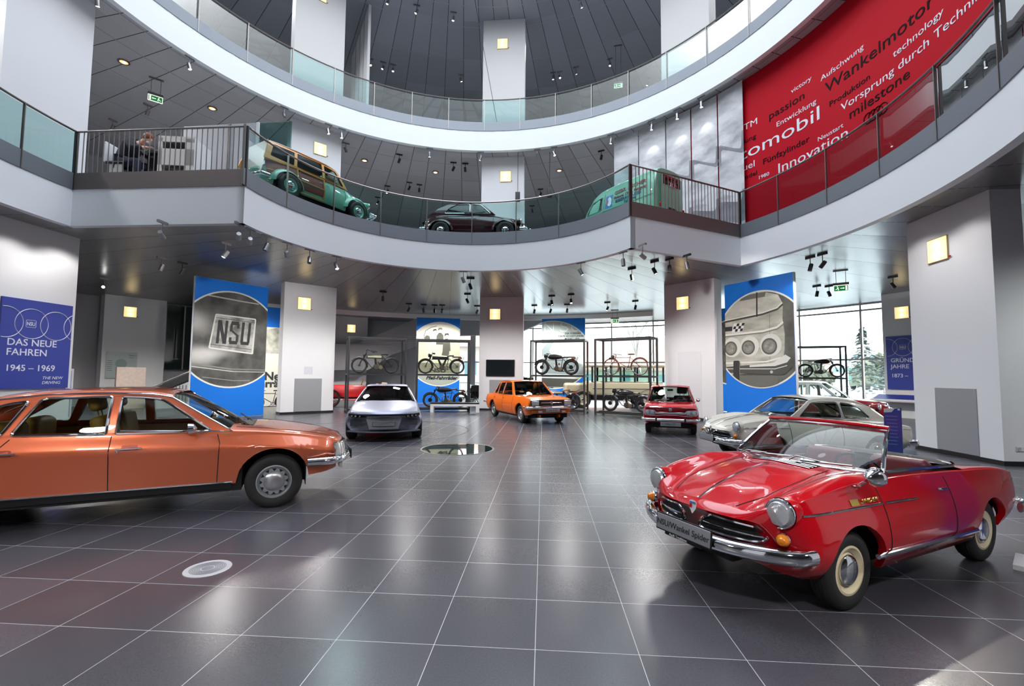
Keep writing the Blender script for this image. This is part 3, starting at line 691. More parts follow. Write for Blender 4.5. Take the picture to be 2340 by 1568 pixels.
    MB().tube(B.line_top([(.86, 0), (1.66, 0)], .004, 14), .009, 6).build('hood_strip', CHROME, P)
    # bumpers
    bumper(P, 1.80, .70, .425, .26, .12, .052, .045, droop=-.012)
    for sd in (1, -1):
        MB().sweep([(-1.62-.33*sin(u*pi/2)**.8, sd*(.36+.37*cos(u*pi/2)**.7), .42) for u in [q/12 for q in range(13)]][::sd], [(.022*cos(a), .048*sin(a)) for a in [2*pi*i/12 for i in range(12)]]).build('rear_bumper', CHROME, P)
    plate(P, (1.825, -.02 if spider else 0, .455), .52, .115, ptext, .062, tilt=-.1)
    if spider:
        text('Audi Tradition', .03, 'plate_holder_lettering', mat('white_lettering', (235, 235, 235), .5), P, (1.836, -.06, .372), (pi/2, 0, pi/2), 'CENTER', .001)
        MB().rbox((1.826, -.02, .385), (.012, .36, .04), .005).build('plate_holder', BLACKM, P)
        MB().rbox((1.66, .12, .345), (.12, .42, .07), .03).build('air_intake', DARK, P)
    # side trim
    for sd in (1, -1):
        MB().tube(B.line_side([(1.50, .69), (1.1, .70), (.64, .70)], sd, .004, 14), .009, 6, ry=.006).build('side_strip', CHROME, P)
        if spider: MB().tube(B.line_side([(.60, .70), (.17, .69)], sd, .004, 10), .008, 6).build('side_strip', CHROME, P)
        MB().tube(B.line_side([(.80, .365), (.0, .352), (-.70, .345)], sd, .012, 12), .018, 8).build('sill_strip', CHROME, P)
        MB().tube([B.S(-1.86+.3*i/10, .66+.02*i/10, sd, .0) for i in range(11)], .005, 5).build('tail_strip', CHROME, P)
        tl = MB().rbox((-1.885, sd*.5, .56), (.05, .06, .12), .02).build('tail_light', REDL, P)
    handle(P, B, -.25, .72)
    # cowl grille
    gb = MB(); ga = MB()
    ga.grid([[tuple(B.T(.60+.14*i/3, -.26+.52*j/16, .004)) for j in range(17)] for i in range(4)]); o = ga.build('cowl_vent', DARK, P)
    for k in range(4): gb.tube(B.line_top([(.60+.14*k/3, -.27), (.60+.14*k/3, .27)], .006, 14), .0035, 5)
    for k in range(9): gb.tube(B.line_top([(.60, -.26+.065*k), (.74, -.26+.065*k)], .006, 3), .002, 4)
    gb.build('cowl_vent_bars', CHROME, o)
    # interior
    ired = mat('red_leatherette', (104, 12, 22), .45) if spider else mat('black_leatherette', (36, 36, 38), .45)
    inn = mat('dark_interior', (30, 24, 26), .7)
    MB().box((-.2, 0, .30), (1.25, 1.2, .06)).box((-.80, 0, .55), (.06, 1.16, .5)).box((.42, 0, .55), (.06, 1.2, .5)).build('cabin_floor', inn, P, smooth=False)
    for sd in (1, -1):
        MB().box((-.13, sd*.625, .54), (.98, .03, .46)).build('door_lining', ired, P, smooth=False)
        MB().tube([B.T(x, sd*.60, .012) for x in [-.72+1.06*i/10 for i in range(11)]], .016, 6).build('belt_strip', CHROME, P)
        seat(P, -.22, sd*.30, .42, ired, .46, False, .95, .46)
    MB().rbox((.36, 0, .80), (.22, 1.2, .13), .05).build('dashboard', ired if spider else inn, P)
    steering(P, (.10, .30, .80), .19, BLACKM, .55)
    W0 = Matrix.Identity(4)
    H = House([(-.9, .83), (-.35, .86), (.5, .88)], [(-.9, 1.0), (.1, 1.18)] if spider else [(-1.15, 1.02), (-.7, 1.19), (-.25, 1.225), (.05, 1.205), (.14, 1.185)], [(-1.2, .60), (-.3, .64), (.5, .64)], [(-1.2, .46), (-.6, .53), (.2, .53)], .05)
    # windscreen
    scr, rows = H.screen(.60, .872, .63, .17, .16, 1.172, .515, .07, CGLASS, P, None, bulge=.015, crown=.02)
    fr = MB(); L = rows[0]+[r[-1] for r in rows[1:]]+rows[-1][::-1][1:]+[r[0] for r in rows[::-1][1:-1]]
    fr.tube(L, .016, 8, True); fr.build('windscreen_frame', CHROME, scr)
    if spider: MB().tube([Vector(p)+Vector((-.012, 0, .022)) for p in rows[-1]], .02, 8, ry=.03).build('windscreen_header', paint, P)
    wp = [[tuple(B.T(.66, y, .03)) for y in (.02, .1)], [tuple(Vector(p)+Vector((.012, 0, .02))) for p in rows[1][7:12]]]
    for y0 in (.05, -.42):
        a = B.T(.66, y0, .02); b_ = Vector((.585, y0+.22, .90)); e0 = Vector((.60, y0+.06, .905)); e1 = Vector((.53-.02*(y0+.2), y0+.42, .915))
        wiper(P, [[a, a+Vector((-.02, .05, .04)), b_+Vector((.01, 0, .02))], [e0, b_+Vector((.012, 0, .012)), e1]])
    if spider:
        mirror(P, (.84, .64, .80), 1, s=1.15)
        for sd in (1, -1):
            q = [(.42, .885), (.40, 1.16), (.10, 1.10), (-.02, .98), (-.10, .885)] if False else [(.36, .885), (.30, 1.0), (.06, 1.12), (-.02, 1.115), (-.30, .88)]
            MB().holed([refine([(.40, .885), (.19, 1.13), (-.05, 1.13), (-.28, .875)], .1)], lambda a, b: H.P(a, b, sd, -.01)).build('door_glass', glass('clear_glass', (238, 246, 244), 1.25), P)
        MB().tube([B.T(-.74, -.58+1.16*i/14, .018)+Vector((-.12*(1-(2*i/14-1)**2), 0, 0)) for i in range(15)], .015, 6).build('cockpit_rim', CHROME, P)
        MB().grid([[tuple(B.T(-.72-.16*i/4, -.56+1.12*j/12, .01+.03*sin(pi*i/4))) for j in range(13)] for i in range(5)]).build('tonneau_cover', mat('black_canvas', (32, 30, 34), .8), P)
        a = B.S(.86, .735, 1, .004); dr = MB(); dr.add([tuple(B.S(.98, .70+.0, 1, .006)), tuple(B.S(.98, .745, 1, .006)), tuple(B.S(.90, .745, 1, .006)), tuple(B.S(.90, .70, 1, .006))], [(0, 1, 2, 3)])
        gold = mat('gold_badge', (214, 182, 92), .3, .8); bd = MB().add([tuple(B.S(x, z, 1, .005)) for x, z in ((.90, .715), (.90, .755), (.99, .755), (.99, .715))], [(0, 1, 2, 3)]).build('badge', gold, P)
        tx = text('SPIDER', .045, 'badge_lettering', gold, bd, (0, 0, 0), align='LEFT', depth=.003, shear=.25, sx=1.5)
        p0, p1 = B.S(.885, .722, 1, .006), B.S(.62, .722, 1, .006); d = (p1-p0).normalized(); n = Vector((d.y, -d.x, 0))
        tx.matrix_local = Matrix(((d.x, 0, d.y, p0.x), (d.y, 0, -d.x, p0.y), (0, 1, 0, p0.z), (0, 0, 0, 1))) @ Matrix.Diagonal((1.5, 1, 1, 1))
    else:
        roofm = paint
        outer = [(.58, .875), (.14, 1.19), (-.1, 1.222), (-.4, 1.222), (-.7, 1.19), (-1.0, 1.09), (-1.28, .88), (-1.3, .80), (-.35, .85)]
        w1 = rounded([(.40, .895), (.13, 1.145), (-.05, 1.165), (-.38, 1.165), (-.43, .885)], [.03, .05, .05, .04, .03]); w2 = rounded([(-.48, .885), (-.44, 1.16), (-.62, 1.135), (-.80, 1.06), (-.98, .90), (-.96, .875)], [.03, .04, .08, .05, .05, .03])
        H.frame(outer, [w1, w2], paint, P)
        H.glass(w1, CGLASS, P, trim=CHROME); H.glass(w2, CGLASS, P, trim=CHROME)
        H.roofpanel(paint, P, 2.4)
        MB().cyl((-.46, .66, .89), (-.41, .565, 1.16), .008, 5)
        H.screen(-1.52, .80, .50, .12, -1.12, 1.06, .47, .14, CGLASSD, P, BLACKM, .012, name='rear_window')
        MB().grid([[(-1.15+.10*i/3, y*.5, 1.03+.05*i/3+.02*(1-y*y)) for y in [-1+2*j/8 for j in range(9)]] for i in range(4)]).build('roof_rear_edge', paint, P)
        for sd in (1, -1): MB().grid([[tuple(Vector(H.P(-1.0-.30*i/6, 1.09-.24*i/6, sd)).lerp(Vector((-1.15-.36*i/6, sd*.47, 1.05-.24*i/6)), j/4)) for j in range(5)] for i in range(7)]).build('rear_quarter', paint, P)
    return t
RED = mat('gloss_red_paint', (188, 4, 22), .22, coat=1., noise=.01); CREAM = mat('ivory_paint', (226, 220, 206), .25, coat=1.)
sport('convertible_car', 'small open red two-seater with cream wheels parked nearest the camera at right', (2.96, 4.28, 0), radians(205.3), RED, True, 'NSU/Wankel Spider')
# ---------------------------------------------------------------- boxy saloons
def grid_text(s): return s
def rotary_saloon(name, label, loc, rz):
    P = thing(name, label, 'car', loc, rz); paint = mat('copper_metallic_paint', (204, 104, 70), .28, .3, coat=1., noise=.02, nscale=3)
    st = [(-2.30,.42,.62,.80,.84,.62,.72,.64,4), (-2.2,.36,.64,.90,.94,.70,.78,.70,4), (-1.8,.32,.70,.95,.99,.77,.84,.76,4), (-1.0,.32,.785,.945,1.0,.80,.872,.80,4), (-.1,.32,.775,.925,.985,.80,.878,.805,4), (.75,.32,.762,.905,.985,.80,.874,.79,3.6),
          (1.2,.33,.745,.885,.955,.79,.868,.76,3.2), (1.7,.34,.70,.835,.885,.76,.845,.715,3.0), (2.05,.36,.655,.775,.81,.70,.80,.66,3.0), (2.18,.38,.63,.735,.77,.64,.765,.62,3.0), (2.24,.40,.60,.70,.725,.60,.72,.59,3.2)]
    B = Body(st, [(1.43, .31, .40), (-1.43, .31, .385)], bowf=(1.6, .14, 2.4), bowr=(-1.8, .12, 2.4), slf=(.05, .5), ea=1.0, eb=1.0)
    doors = [(-1.02, -.125), (-.125, .86)]
    def reg(x, side, j, sd):
        if side and j >= 3:
            for i, (a, b) in enumerate(doors):
                if a < x < b: return 'door/%d%d' % (i, sd)
        if not side and 1.0 < x < 2.2 and j >= 3: return 'hood'
        if not side and x < -1.6 and j >= 3: return 'trunk_lid'
        return 'body'
    B.make(reg, paint, P, cuts=(-1.02, -.125, .86, 1.0, 2.2, -1.6, -1.5, .95), open_=(-1.5, .95, 3), NS=16, dx=.08)
    under(P, -1.9, 1.78, .78, .24, .6, (-1.43, 1.43), .5, .31)
    for sd in (1, -1):
        for pts in ([(-.125, .355), (-.12, .925)], [(.845, .355), (.862, .80), (.83, .90)], [(-1.02, .60), (-1.0, .80), (-.90, .93)]): MB().tube(B.line_side(pts, sd, 0), .0045, 5).build('panel_gap', DARK, P)
        MB().tube(B.line_top([(1.0, sd*.62), (1.5, sd*.6), (2.1, sd*.52)]), .004, 5).build('panel_gap', DARK, P)
        MB().grid([B.line_side([(-1.0, z), (.99, z)], sd, .004, 30) for z in (.27, .30, .34)]).build('sill_cover', BLACKM, P)
        MB().tube(B.line_side([(-1.0, .352), (1.0, .348)], sd, .006, 20), .012, 6).build('sill_strip', CHROME, P)
        for x0 in (-.93, .05):
            pp = [tuple(B.S(x0+.13*u, .80+.034*v, sd, .002)) for u, v in rounded([(-.6, -1), (.6, -1), (.5, .9), (-.5, .9)], .3)]
            o = MB().poly(pp).build('handle_recess', mat('copper_recess', (150, 58, 34), .4, .3), P)
            MB().tube(B.line_side([(x0-.11, .79), (x0+.11, .795)], sd, .02, 6), .009, 6).build('door_handle', CHROME, o)
            MB().lathe([(.001, .012), (.012, .01), (.014, 0)], B.S(x0-.1, .763, sd, .0), (0, sd, 0), 10).build('door_lock', CHROME, o)
    MB().grid([[tuple(B.T(1.03+.14*i/4, -.42+.84*j/12, .006)) for j in range(13)] for i in range(5)]).build('cowl_vent', BLACKM, P)
    for x in (1.43, -1.43):
        for sd in (1, -1): wheel(P, x, sd*.735, .31, .17, .19, SILVER, mat('spun_metal', (196, 196, 198), .28, .9), .115, 'slots', sd)
    # lamps, grille, bumper
    for sd in (1, -1):
        pts = [(2.165, .86*.845), (2.205, .70), (2.235, .56), (2.25, .40)]
        L = [[(x+.015+(.01 if z < .68 else -.015), sd*y, z) for x, y in ((2.09, .765), (2.145, .735), (2.20, .66), (2.235, .52), (2.26, .34))] for z in (.565, .64, .725)]
        o = MB().grid(L).build('headlight', CLEARL, P); MB().tube(L[0]+[r[-1] for r in L[1:]]+L[-1][::-1][1:]+[L[1][0]], .009, 6, True).build('headlight_surround', CHROME, o)
        MB().rbox((2.20, sd*.55, .42), (.06, .2, .06), .02).build('turn_signal', CLEARL, P)
    MB().grid([[(2.275+(.01 if z < .66 else -.015), y, z) for y in (-.34, -.15, .15, .34)] for z in (.57, .64, .715)]).build('grille', BLACKM, P)
    mb = MB()
    for z in (.60, .64, .68): mb.tube([(2.285, -.34, z), (2.285, .34, z)], .006, 5)
    mb.build('grille_bar', CHROME, P)
    bumper(P, 2.33, .84, .515, .26, .28, .05, .05, pw=3); bumper(P, 2.36, .82, .53, .22, .3, .05, .05, sg=-1, pw=3, name='rear_bumper')
    plate(P, (2.37, 0, .50), .52, .11, '', .07)
    # glasshouse
    belt = [(-2.0, .985), (-1.0, .955), (-.1, .935), (.95, .918)]; roof = [(-1.30, 1.235), (-1.05, 1.315), (-.7, 1.358), (-.2, 1.372), (.18, 1.355), (.36, 1.318)]
    H = House(belt, roof, [(-2, .74), (-1, .80), (.3, .80), (.95, .77)], [(-1.3, .56), (-.8, .605), (0, .62), (.4, .60)], .055, .012)
    outer = [(1.0, .915), (.36, 1.318), (.18, 1.355), (-.2, 1.372), (-.7, 1.358), (-1.05, 1.315), (-1.30, 1.235), (-1.72, .985), (-1.0, .95), (-.1, .93)]
    w1 = rounded([(.78, .938), (.27, 1.305), (.12, 1.325), (-.085, 1.335), (-.085, .945)], [.05, .06, .05, .03, .02]); w2 = rounded([(-.17, .948), (-.17, 1.336), (-.68, 1.325), (-.74, 1.31), (-.90, .965)], [.02, .03, .04, .04, .03])
    w3 = rounded([(-.97, .972), (-.83, 1.30), (-1.02, 1.265), (-1.35, 1.05), (-1.38, .985)], [.03, .05, .06, .05, .03])
    H.frame(outer, [w1, w2, w3], paint, P)
    for w in (w1, w2, w3): H.glass(w, CGLASS, P, trim=CHROME, tr=.014)
    H.roofpanel(paint, P, 2.8); R0 = roof
    for sd in (1, -1):
        MB().tube([H.P(x, z, sd, .004) for x, z in refine([(-1.6, 1.06), (-1.30, 1.245), (-1.05, 1.32), (-.7, 1.363), (-.2, 1.377), (.18, 1.36), (.36, 1.323), (.98, .925)], .1)[:-14]], .009, 6).build('gutter_strip', CHROME, P)
    H.screen(1.10, .935, .74, .26, .33, 1.335, .58, .09, CGLASS, P, CHROME, .016, bulge=.03, crown=.035)
    H.screen(-1.85, 1.0, .66, .16, -1.30, 1.25, .54, .10, CGLASS, P, CHROME, .014, bulge=.02, crown=.04, name='rear_window')
    for y0 in (-.5, .1): wiper(P, [[(1.12, y0, .97), (1.06, y0+.2, .99), (.98, y0+.33, 1.03)], [(1.07, y0+.06, .98), (1.0, y0+.32, 1.02), (.95, y0+.5, 1.03)]], BLACKM)
    for sd in (1, -1):
        mb = MB(); mb.tube([(.50, sd*.80, .945), (.55, sd*.86, .95)], .012, 6); mb.lathe([(.001, .05), (.05, .02), (.062, -.03), (.05, -.035), (.001, -.034)], (.60, sd*.90, .985), (1, 0, .1), 16); mb.build('wing_mirror', CHROME, P)
    tan_ = mat('tan_leather', (176, 132, 62), .5, noise=.06); inn = mat('brown_interior', (74, 54, 34), .8)
    MB().box((-.2, 0, .40), (2.4, 1.4, .06)).build('cabin_floor', inn, P, smooth=False)
    MB().box((-1.45, 0, .85), (.25, 1.3, .3)).build('parcel_shelf', inn, P, smooth=False)
    for sd in (1, -1): MB().box((-.2, sd*.775, .64), (2.3, .03, .52)).build('door_lining', tan_, P, smooth=False)
    for sd in (1, -1): seat(P, .05, sd*.36, .56, tan_, .54, True, 1.05, .55)
    MB().rbox((-.85, 0, .56), (.5, 1.3, .2), .07).build('rear_seat', tan_, P)
    for sd in (1, -1): MB().rbox((-1.12, sd*.34, .82), (.2, .6, .5), .09).build('rear_backrest', tan_, P)
    MB().rbox((.82, 0, .85), (.35, 1.4, .2), .06).build('dashboard', BLACKM, P); steering(P, (.55, .36, .90), .19, BLACKM)
    return P
rotary_saloon('saloon_car', 'copper orange four-door saloon cut by the left edge of the photo', (-3.2-1.43*cos(radians(26.2)), 6.28-1.43*sin(radians(26.2)), 0), radians(26.2))

def box_saloon(name, label, loc, rz, paint, D):
    """four-door box saloon described by D"""
    P = thing(name, label, 'car', loc, rz); xf, xr, wf, wr, r = D['xf'], D['xr'], D['wf'], D['wr'], D['r']; W = D['w']; zb, zc = D['belt'], D['cowl']
    hf = D['hf']
    st = [(xr, .36, .6, hf-.04, hf, W*.82, W*.92, W*.86, 5), (xr+.08, .32, .58, zb-.07, zb-.03, W*.88, W*.97, W*.9, 5), (xr+.5, .28, .56, zb-.02, zb+.02, W*.92, W, W*.92, 5), (-.5, .25, .55, zb, zb+.05, W*.93, W, W*.93, 5), (.5, .25, .55, zb, zb+.05, W*.93, W, W*.93, 5),
          (D['cx'], .25, .55, zb-.01, zc, W*.93, W, W*.92, 5), (xf-.5, .27, .55, hf+.02+(zb-hf)*.35, hf+.05+(zc-hf)*.3, W*.92, W*.99, W*.91, 5), (xf-.12, .31, .55, hf, hf+.025, W*.88, W*.975, W*.9, 5), (xf-.02, .34, .55, hf-.025, hf-.005, W*.84, W*.94, W*.87, 5), (xf, .36, .55, hf-.05, hf-.035, W*.82, W*.92, W*.85, 5)]
    B = Body(st, [(wf, r, r+.08), (wr, r, r+.07)], bowf=(xf-.5, D.get('bow', .05), 2.5), bowr=(xr+.5, .05, 2.5), slf=(D.get('sl', .08), hf-.1))
    dr = D['doors']
    def reg(x, side, j, sd):
        if side and j >= 2:
            for i, (a, b) in enumerate(zip(dr, dr[1:])):
                if a < x < b: return 'door/%d%d' % (i, sd)
        if not side and D['cx']+.04 < x < xf-.1 and j >= 3: return 'hood'
        if not side and x < D['rx'] and j >= 3: return 'trunk_lid'
        return 'body'
    B.make(reg, paint, P, cuts=(*dr, D['cx']+.04, xf-.1, D['rx'], D['gx0'], D['gx1']), open_=(D['gx0'], D['gx1'], 3))
    under(P, xr+.3, xf-.25, W*.88, .2, .5, (wr, wf), W*.55, r)
    for x in dr:
        for sd in (1, -1): MB().tube(B.line_side([(x, .3), (x, zb-.02)], sd, 0), .005, 5).build('panel_gap', DARK, P)
    for sd in (1, -1): MB().tube(B.line_top([(D['cx']+.05, sd*W*.83), (xf-.12, sd*W*.80)]), .004, 5).build('panel_gap', DARK, P)
    for x in (wf, wr):
        for sd in (1, -1): wheel(P, x, sd*(W-.135), r, .155, r*.6, SILVER, CHROME, r*.34, 'slots' if D.get('slots') else 'disc', sd)
    belt = [(D['rx'], zb+.03), (0, zb+.03), (D['cx'], zb+.02)]; rz_ = D['roofz']; a1 = D['a1']; c1 = D['c1']
    roof = [(c1, rz_-.05), (c1+.25, rz_-.012), (0, rz_), (a1-.25, rz_-.01), (a1, rz_-.045)]
    H = House(belt, roof, [(D['rx'], W*.9), (0, W*.93), (D['cx'], W*.9)], [(c1, D['wt']-.02), (0, D['wt']), (a1, D['wt']-.03)], .045, .01)
    outer = [(D['cx']-.05, zb+.0), (a1, rz_-.045), (a1-.25, rz_-.01), (0, rz_), (c1+.25, rz_-.012), (c1, rz_-.05), (D['rx']+.05, zb+.02), (0, zb+.01)]
    ws = [rounded(q, .035) for q in D['win']]
    H.frame(outer, ws, paint, P)
    for w in ws: H.glass(w, CGLASS, P, trim=CHROME, tr=.008)
    H.roofpanel(paint, P, 3.2)
    H.screen(D['cx']+.02, zb+.02, W*.86, .10, a1-.01, rz_-.03, D['wt']-.05, .04, CGLASS, P, BLACKM, .014, bulge=.012, crown=.03)
    H.screen(D['rx'], zb+.03, W*.84, .06, c1, rz_-.04, D['wt']-.04, .04, CGLASS, P, BLACKM, .014, bulge=.012, crown=.03, name='rear_window')
    for sd in (1, -1): MB().tube([H.P(x, z, sd, .006) for x, z in ((D['cx']-.06, zb+.03), (a1+.01, rz_-.04), (a1-.25, rz_+.0), (0, rz_+.01), (c1+.25, rz_-.002), (c1, rz_-.04))], .009, 6).build('gutter_strip', D.get('gut', CHROME), P)
    inn = D['inn']; MB().box((-.2, 0, .36), (2.0, W*1.7, .06)).box((D['cx']-.1, 0, .62), (.05, W*1.75, .5)).build('cabin_floor', DARK, P, smooth=False)
    for sd in (1, -1): seat(P, D.get('seatx', .05), sd*.35, .5, inn, .5, True, 1., .52)
    MB().rbox((D['gx0']+.45, 0, .5), (.45, W*1.6, .18), .06).build('rear_seat', inn, P); MB().rbox((D['gx0']+.2, 0, .72), (.16, W*1.6, .45), .06).build('rear_backrest', inn, P)
    MB().rbox((D['cx']-.2, 0, zb-.04), (.3, W*1.75, .14), .05).build('dashboard', BLACKM, P); steering(P, (D['cx']-.5, .35, zb+.0), .19, BLACKM)
    MB().rbox((a1-.02, 0, rz_-.1), (.015, .17, .06), .01).build('inner_mirror', BLACKM, P)
    for y0 in (-.45, .05): wiper(P, [[(D['cx']+.05, y0, zb+.06), (D['cx']-.02, y0+.22, zb+.11)], [(D['cx']+.0, y0+.0, zb+.07), (D['cx']-.03, y0+.42, zb+.11)]], BLACKM)
    mirror(P, (D['cx']-.25, W*.9, zb+.0), 1, s=.9)
    for i in range(len(dr)-1):
        for sd in (1, -1): MB().tube(B.line_side([(dr[i]+.06, zb-.1), (dr[i]+.19, zb-.1)], sd, .014, 4), .009, 6).build('door_handle', CHROME, P)
    return P, B, H
ORANGE = mat('orange_paint', (240, 112, 18), .25, coat=1.); REDTT = mat('crimson_paint', (190, 18, 38), .25, coat=1.)
kd = dict(xf=2.14, xr=-2.28, wf=1.345, wr=-1.345, r=.3, w=.842, belt=.885, cowl=.93, hf=.83, cx=.86, rx=-1.45, gx0=-1.35, gx1=.75, doors=(-1.2, -.25, .72), roofz=1.40, a1=.30, c1=-1.0, wt=.62, slots=1, inn=mat('black_cloth', (28, 28, 30), .8), gut=ORANGE, sl=.12,
    win=[[(.62, .925), (.22, 1.345), (-.26, 1.355), (-.26, .925)], [(-.34, .925), (-.34, 1.355), (-.80, 1.335), (-.86, .925)], [(-.93, .93), (-.88, 1.31), (-1.0, 1.28), (-1.27, .94)]])
_a = atan2(-.926, .377)
P, B, H = box_saloon('saloon_car', 'bright orange box-shaped saloon in the middle of the hall', (.513, 17.215, 0), _a, ORANGE, kd)
o = MB().rbox((2.155, 0, .715), (.03, 1.52, .20), .02).build('grille', mat('brown_black_grille', (46, 36, 32), .5, .4), P)
MB().rbox((2.17, 0, .722), (.015, .75, .022), .008).build('grille_strip', CHROME, o)
em = MB(); em.tube([(2.18, .048*cos(2*pi*i/24), .722+.048*sin(2*pi*i/24)) for i in range(24)], .007, 6, True)
em.tube([(2.182, -.03, .75), (2.182, -.012, .715), (2.182, 0, .735), (2.182, .012, .715), (2.182, .03, .75)], .005, 5); em.tube([(2.182, -.04, .715), (2.182, -.018, .682), (2.182, 0, .71), (2.182, .018, .682), (2.182, .04, .715)], .005, 5); em.build('emblem', CHROME, o)
MB().tube([(2.172, s_*.76, .715+z_*.1) for s_, z_ in ((-1, -1), (1, -1), (1, 1), (-1, 1))], .008, 5, True).build('grille_surround', CHROME, o)
for sd in (1, -1):
    q = MB().rbox((2.172, sd*.60, .715), (.03, .27, .17), .04).build('headlight', CHROME, P); MB().rbox((2.186, sd*.60, .715), (.02, .245, .145), .035).build('lens', mat_lens(), q)
    MB().rbox((2.15, sd*.60, .435), (.05, .2, .075), .02).build('turn_signal', AMBER, P)
    f_ = MB().rbox((2.19, sd*.43, .43), (.06, .16, .085), .02).build('fog_light', CHROME, P); MB().rbox((2.212, sd*.43, .43), (.03, .135, .065), .02).build('lens', CLEARL, f_)
    MB().box((1.95, sd*.36, .27), (.2, .05, .09)).build('tow_bracket', ORANGE, P, smooth=False)
bumper(P, 2.24, .85, .56, .06, .35, .045, .05, pw=6); bumper(P, 2.36, .85, .56, .06, .35, .045, .05, sg=-1, pw=6, name='rear_bumper')
plate(P, (2.262, .0, .475), .52, .115, 'VW K 70', .075)
td = dict(xf=1.84, xr=-1.95, wf=1.125, wr=-1.125, r=.275, w=.745, belt=.84, cowl=.875, hf=.79, cx=.75, rx=-1.2, gx0=-1.1, gx1=.65, doors=(-.35, .62), roofz=1.31, a1=.22, c1=-.85, wt=.55, inn=mat('black_cloth', (28, 28, 30), .8), gut=CHROME, bow=.07, sl=.15,
    win=[[(.5, .875), (.13, 1.25), (-.36, 1.26), (-.36, .875)], [(-.44, .875), (-.44, 1.26), (-.78, 1.23), (-1.02, .89)]])
_h = atan2(-.945, -.328); hd = Vector((-.328, -.945, 0)); ctr = Vector((4.565, 13.13, 0)) - hd*1.125 + Vector((0, .03, 0))
P, B, H = box_saloon('compact_car', 'small crimson saloon with paired round headlights facing the camera', ctr, _h, REDTT, td)
for sd in (1, -1):
    ov = rounded([(-.155, -.075), (.155, -.075), (.155, .075), (-.155, .075)], .075, 5); c = Vector((1.855, sd*.535, .635))
    q = MB().prism([tuple(c+Vector((-.02-(abs(a+sd*0)*0), a, b))) for a, b in ov], (.045, 0, 0)).build('headlight_housing', CHROME, P, ang=.8)
    MB().prism([tuple(c+Vector((.0, a*.94, b*.9))) for a, b in ov], (.03, 0, 0)).build('housing_glass', mat_lens(), q, ang=.8)
    for dy in (-.072, .072): lampround(q, c+Vector((.03, dy, 0)), .06, (1, 0, 0), 'headlight', .03)
    MB().rbox((1.86, sd*.62, .44+.03), (.04, .09, .04), .015).build('turn_signal', AMBER, P)
MB().rbox((1.872, 0, .62), (.02, .80, .045), .01).build('front_panel_strip', SILVER, P)
MB().tube([(1.878, -.4, .642), (1.878, .4, .642)], .006, 5).build('strip_edge', CHROME, P); MB().tube([(1.878, -.4, .598), (1.878, .4, .598)], .006, 5).build('strip_edge', CHROME, P)
e_ = MB().rbox((1.872, 0, .715), (.02, .075, .075), .012).build('emblem', SILVER, P); text('NSU', .03, 'emblem_lettering', PLTXT, e_, (1.885, 0, .705), (pi/2, 0, pi/2), 'CENTER', .001)
MB().tube([(1.845-.06*(abs(y)/.7)**2.5, y, .775) for y in [-.7+1.4*i/20 for i in range(21)]], .009, 6).build('hood_edge_strip', CHROME, P)
for sd in (1, -1): MB().tube(B.line_side([(1.7, .76), (.7, .80), (-1.7, .79)], sd, .004, 14), .008, 6).build('belt_strip', CHROME, P)
bumper(P, 1.95, .74, .445, .10, .3, .04, .04, pw=4); bumper(P, 2.02, .74, .46, .08, .3, .04, .04, sg=-1, pw=4, name='rear_bumper')
for sd in (1, -1): MB().rbox((1.972, sd*.37, .445), (.06, .045, .13), .02).build('bumper_guard', BLACKM, P)
plate(P, (1.955, -.0, .335), .52, .115, 'NSU TT', .075)
sport('coupe_car', 'ivory white fastback coupe standing behind the red convertible', (0, 0, 0), 0, CREAM, False, '')
bpy.data.objects['coupe_car'].location = (5.62, 9.05, 0); bpy.data.objects['coupe_car'].rotation_euler = (0, 0, radians(183.5))
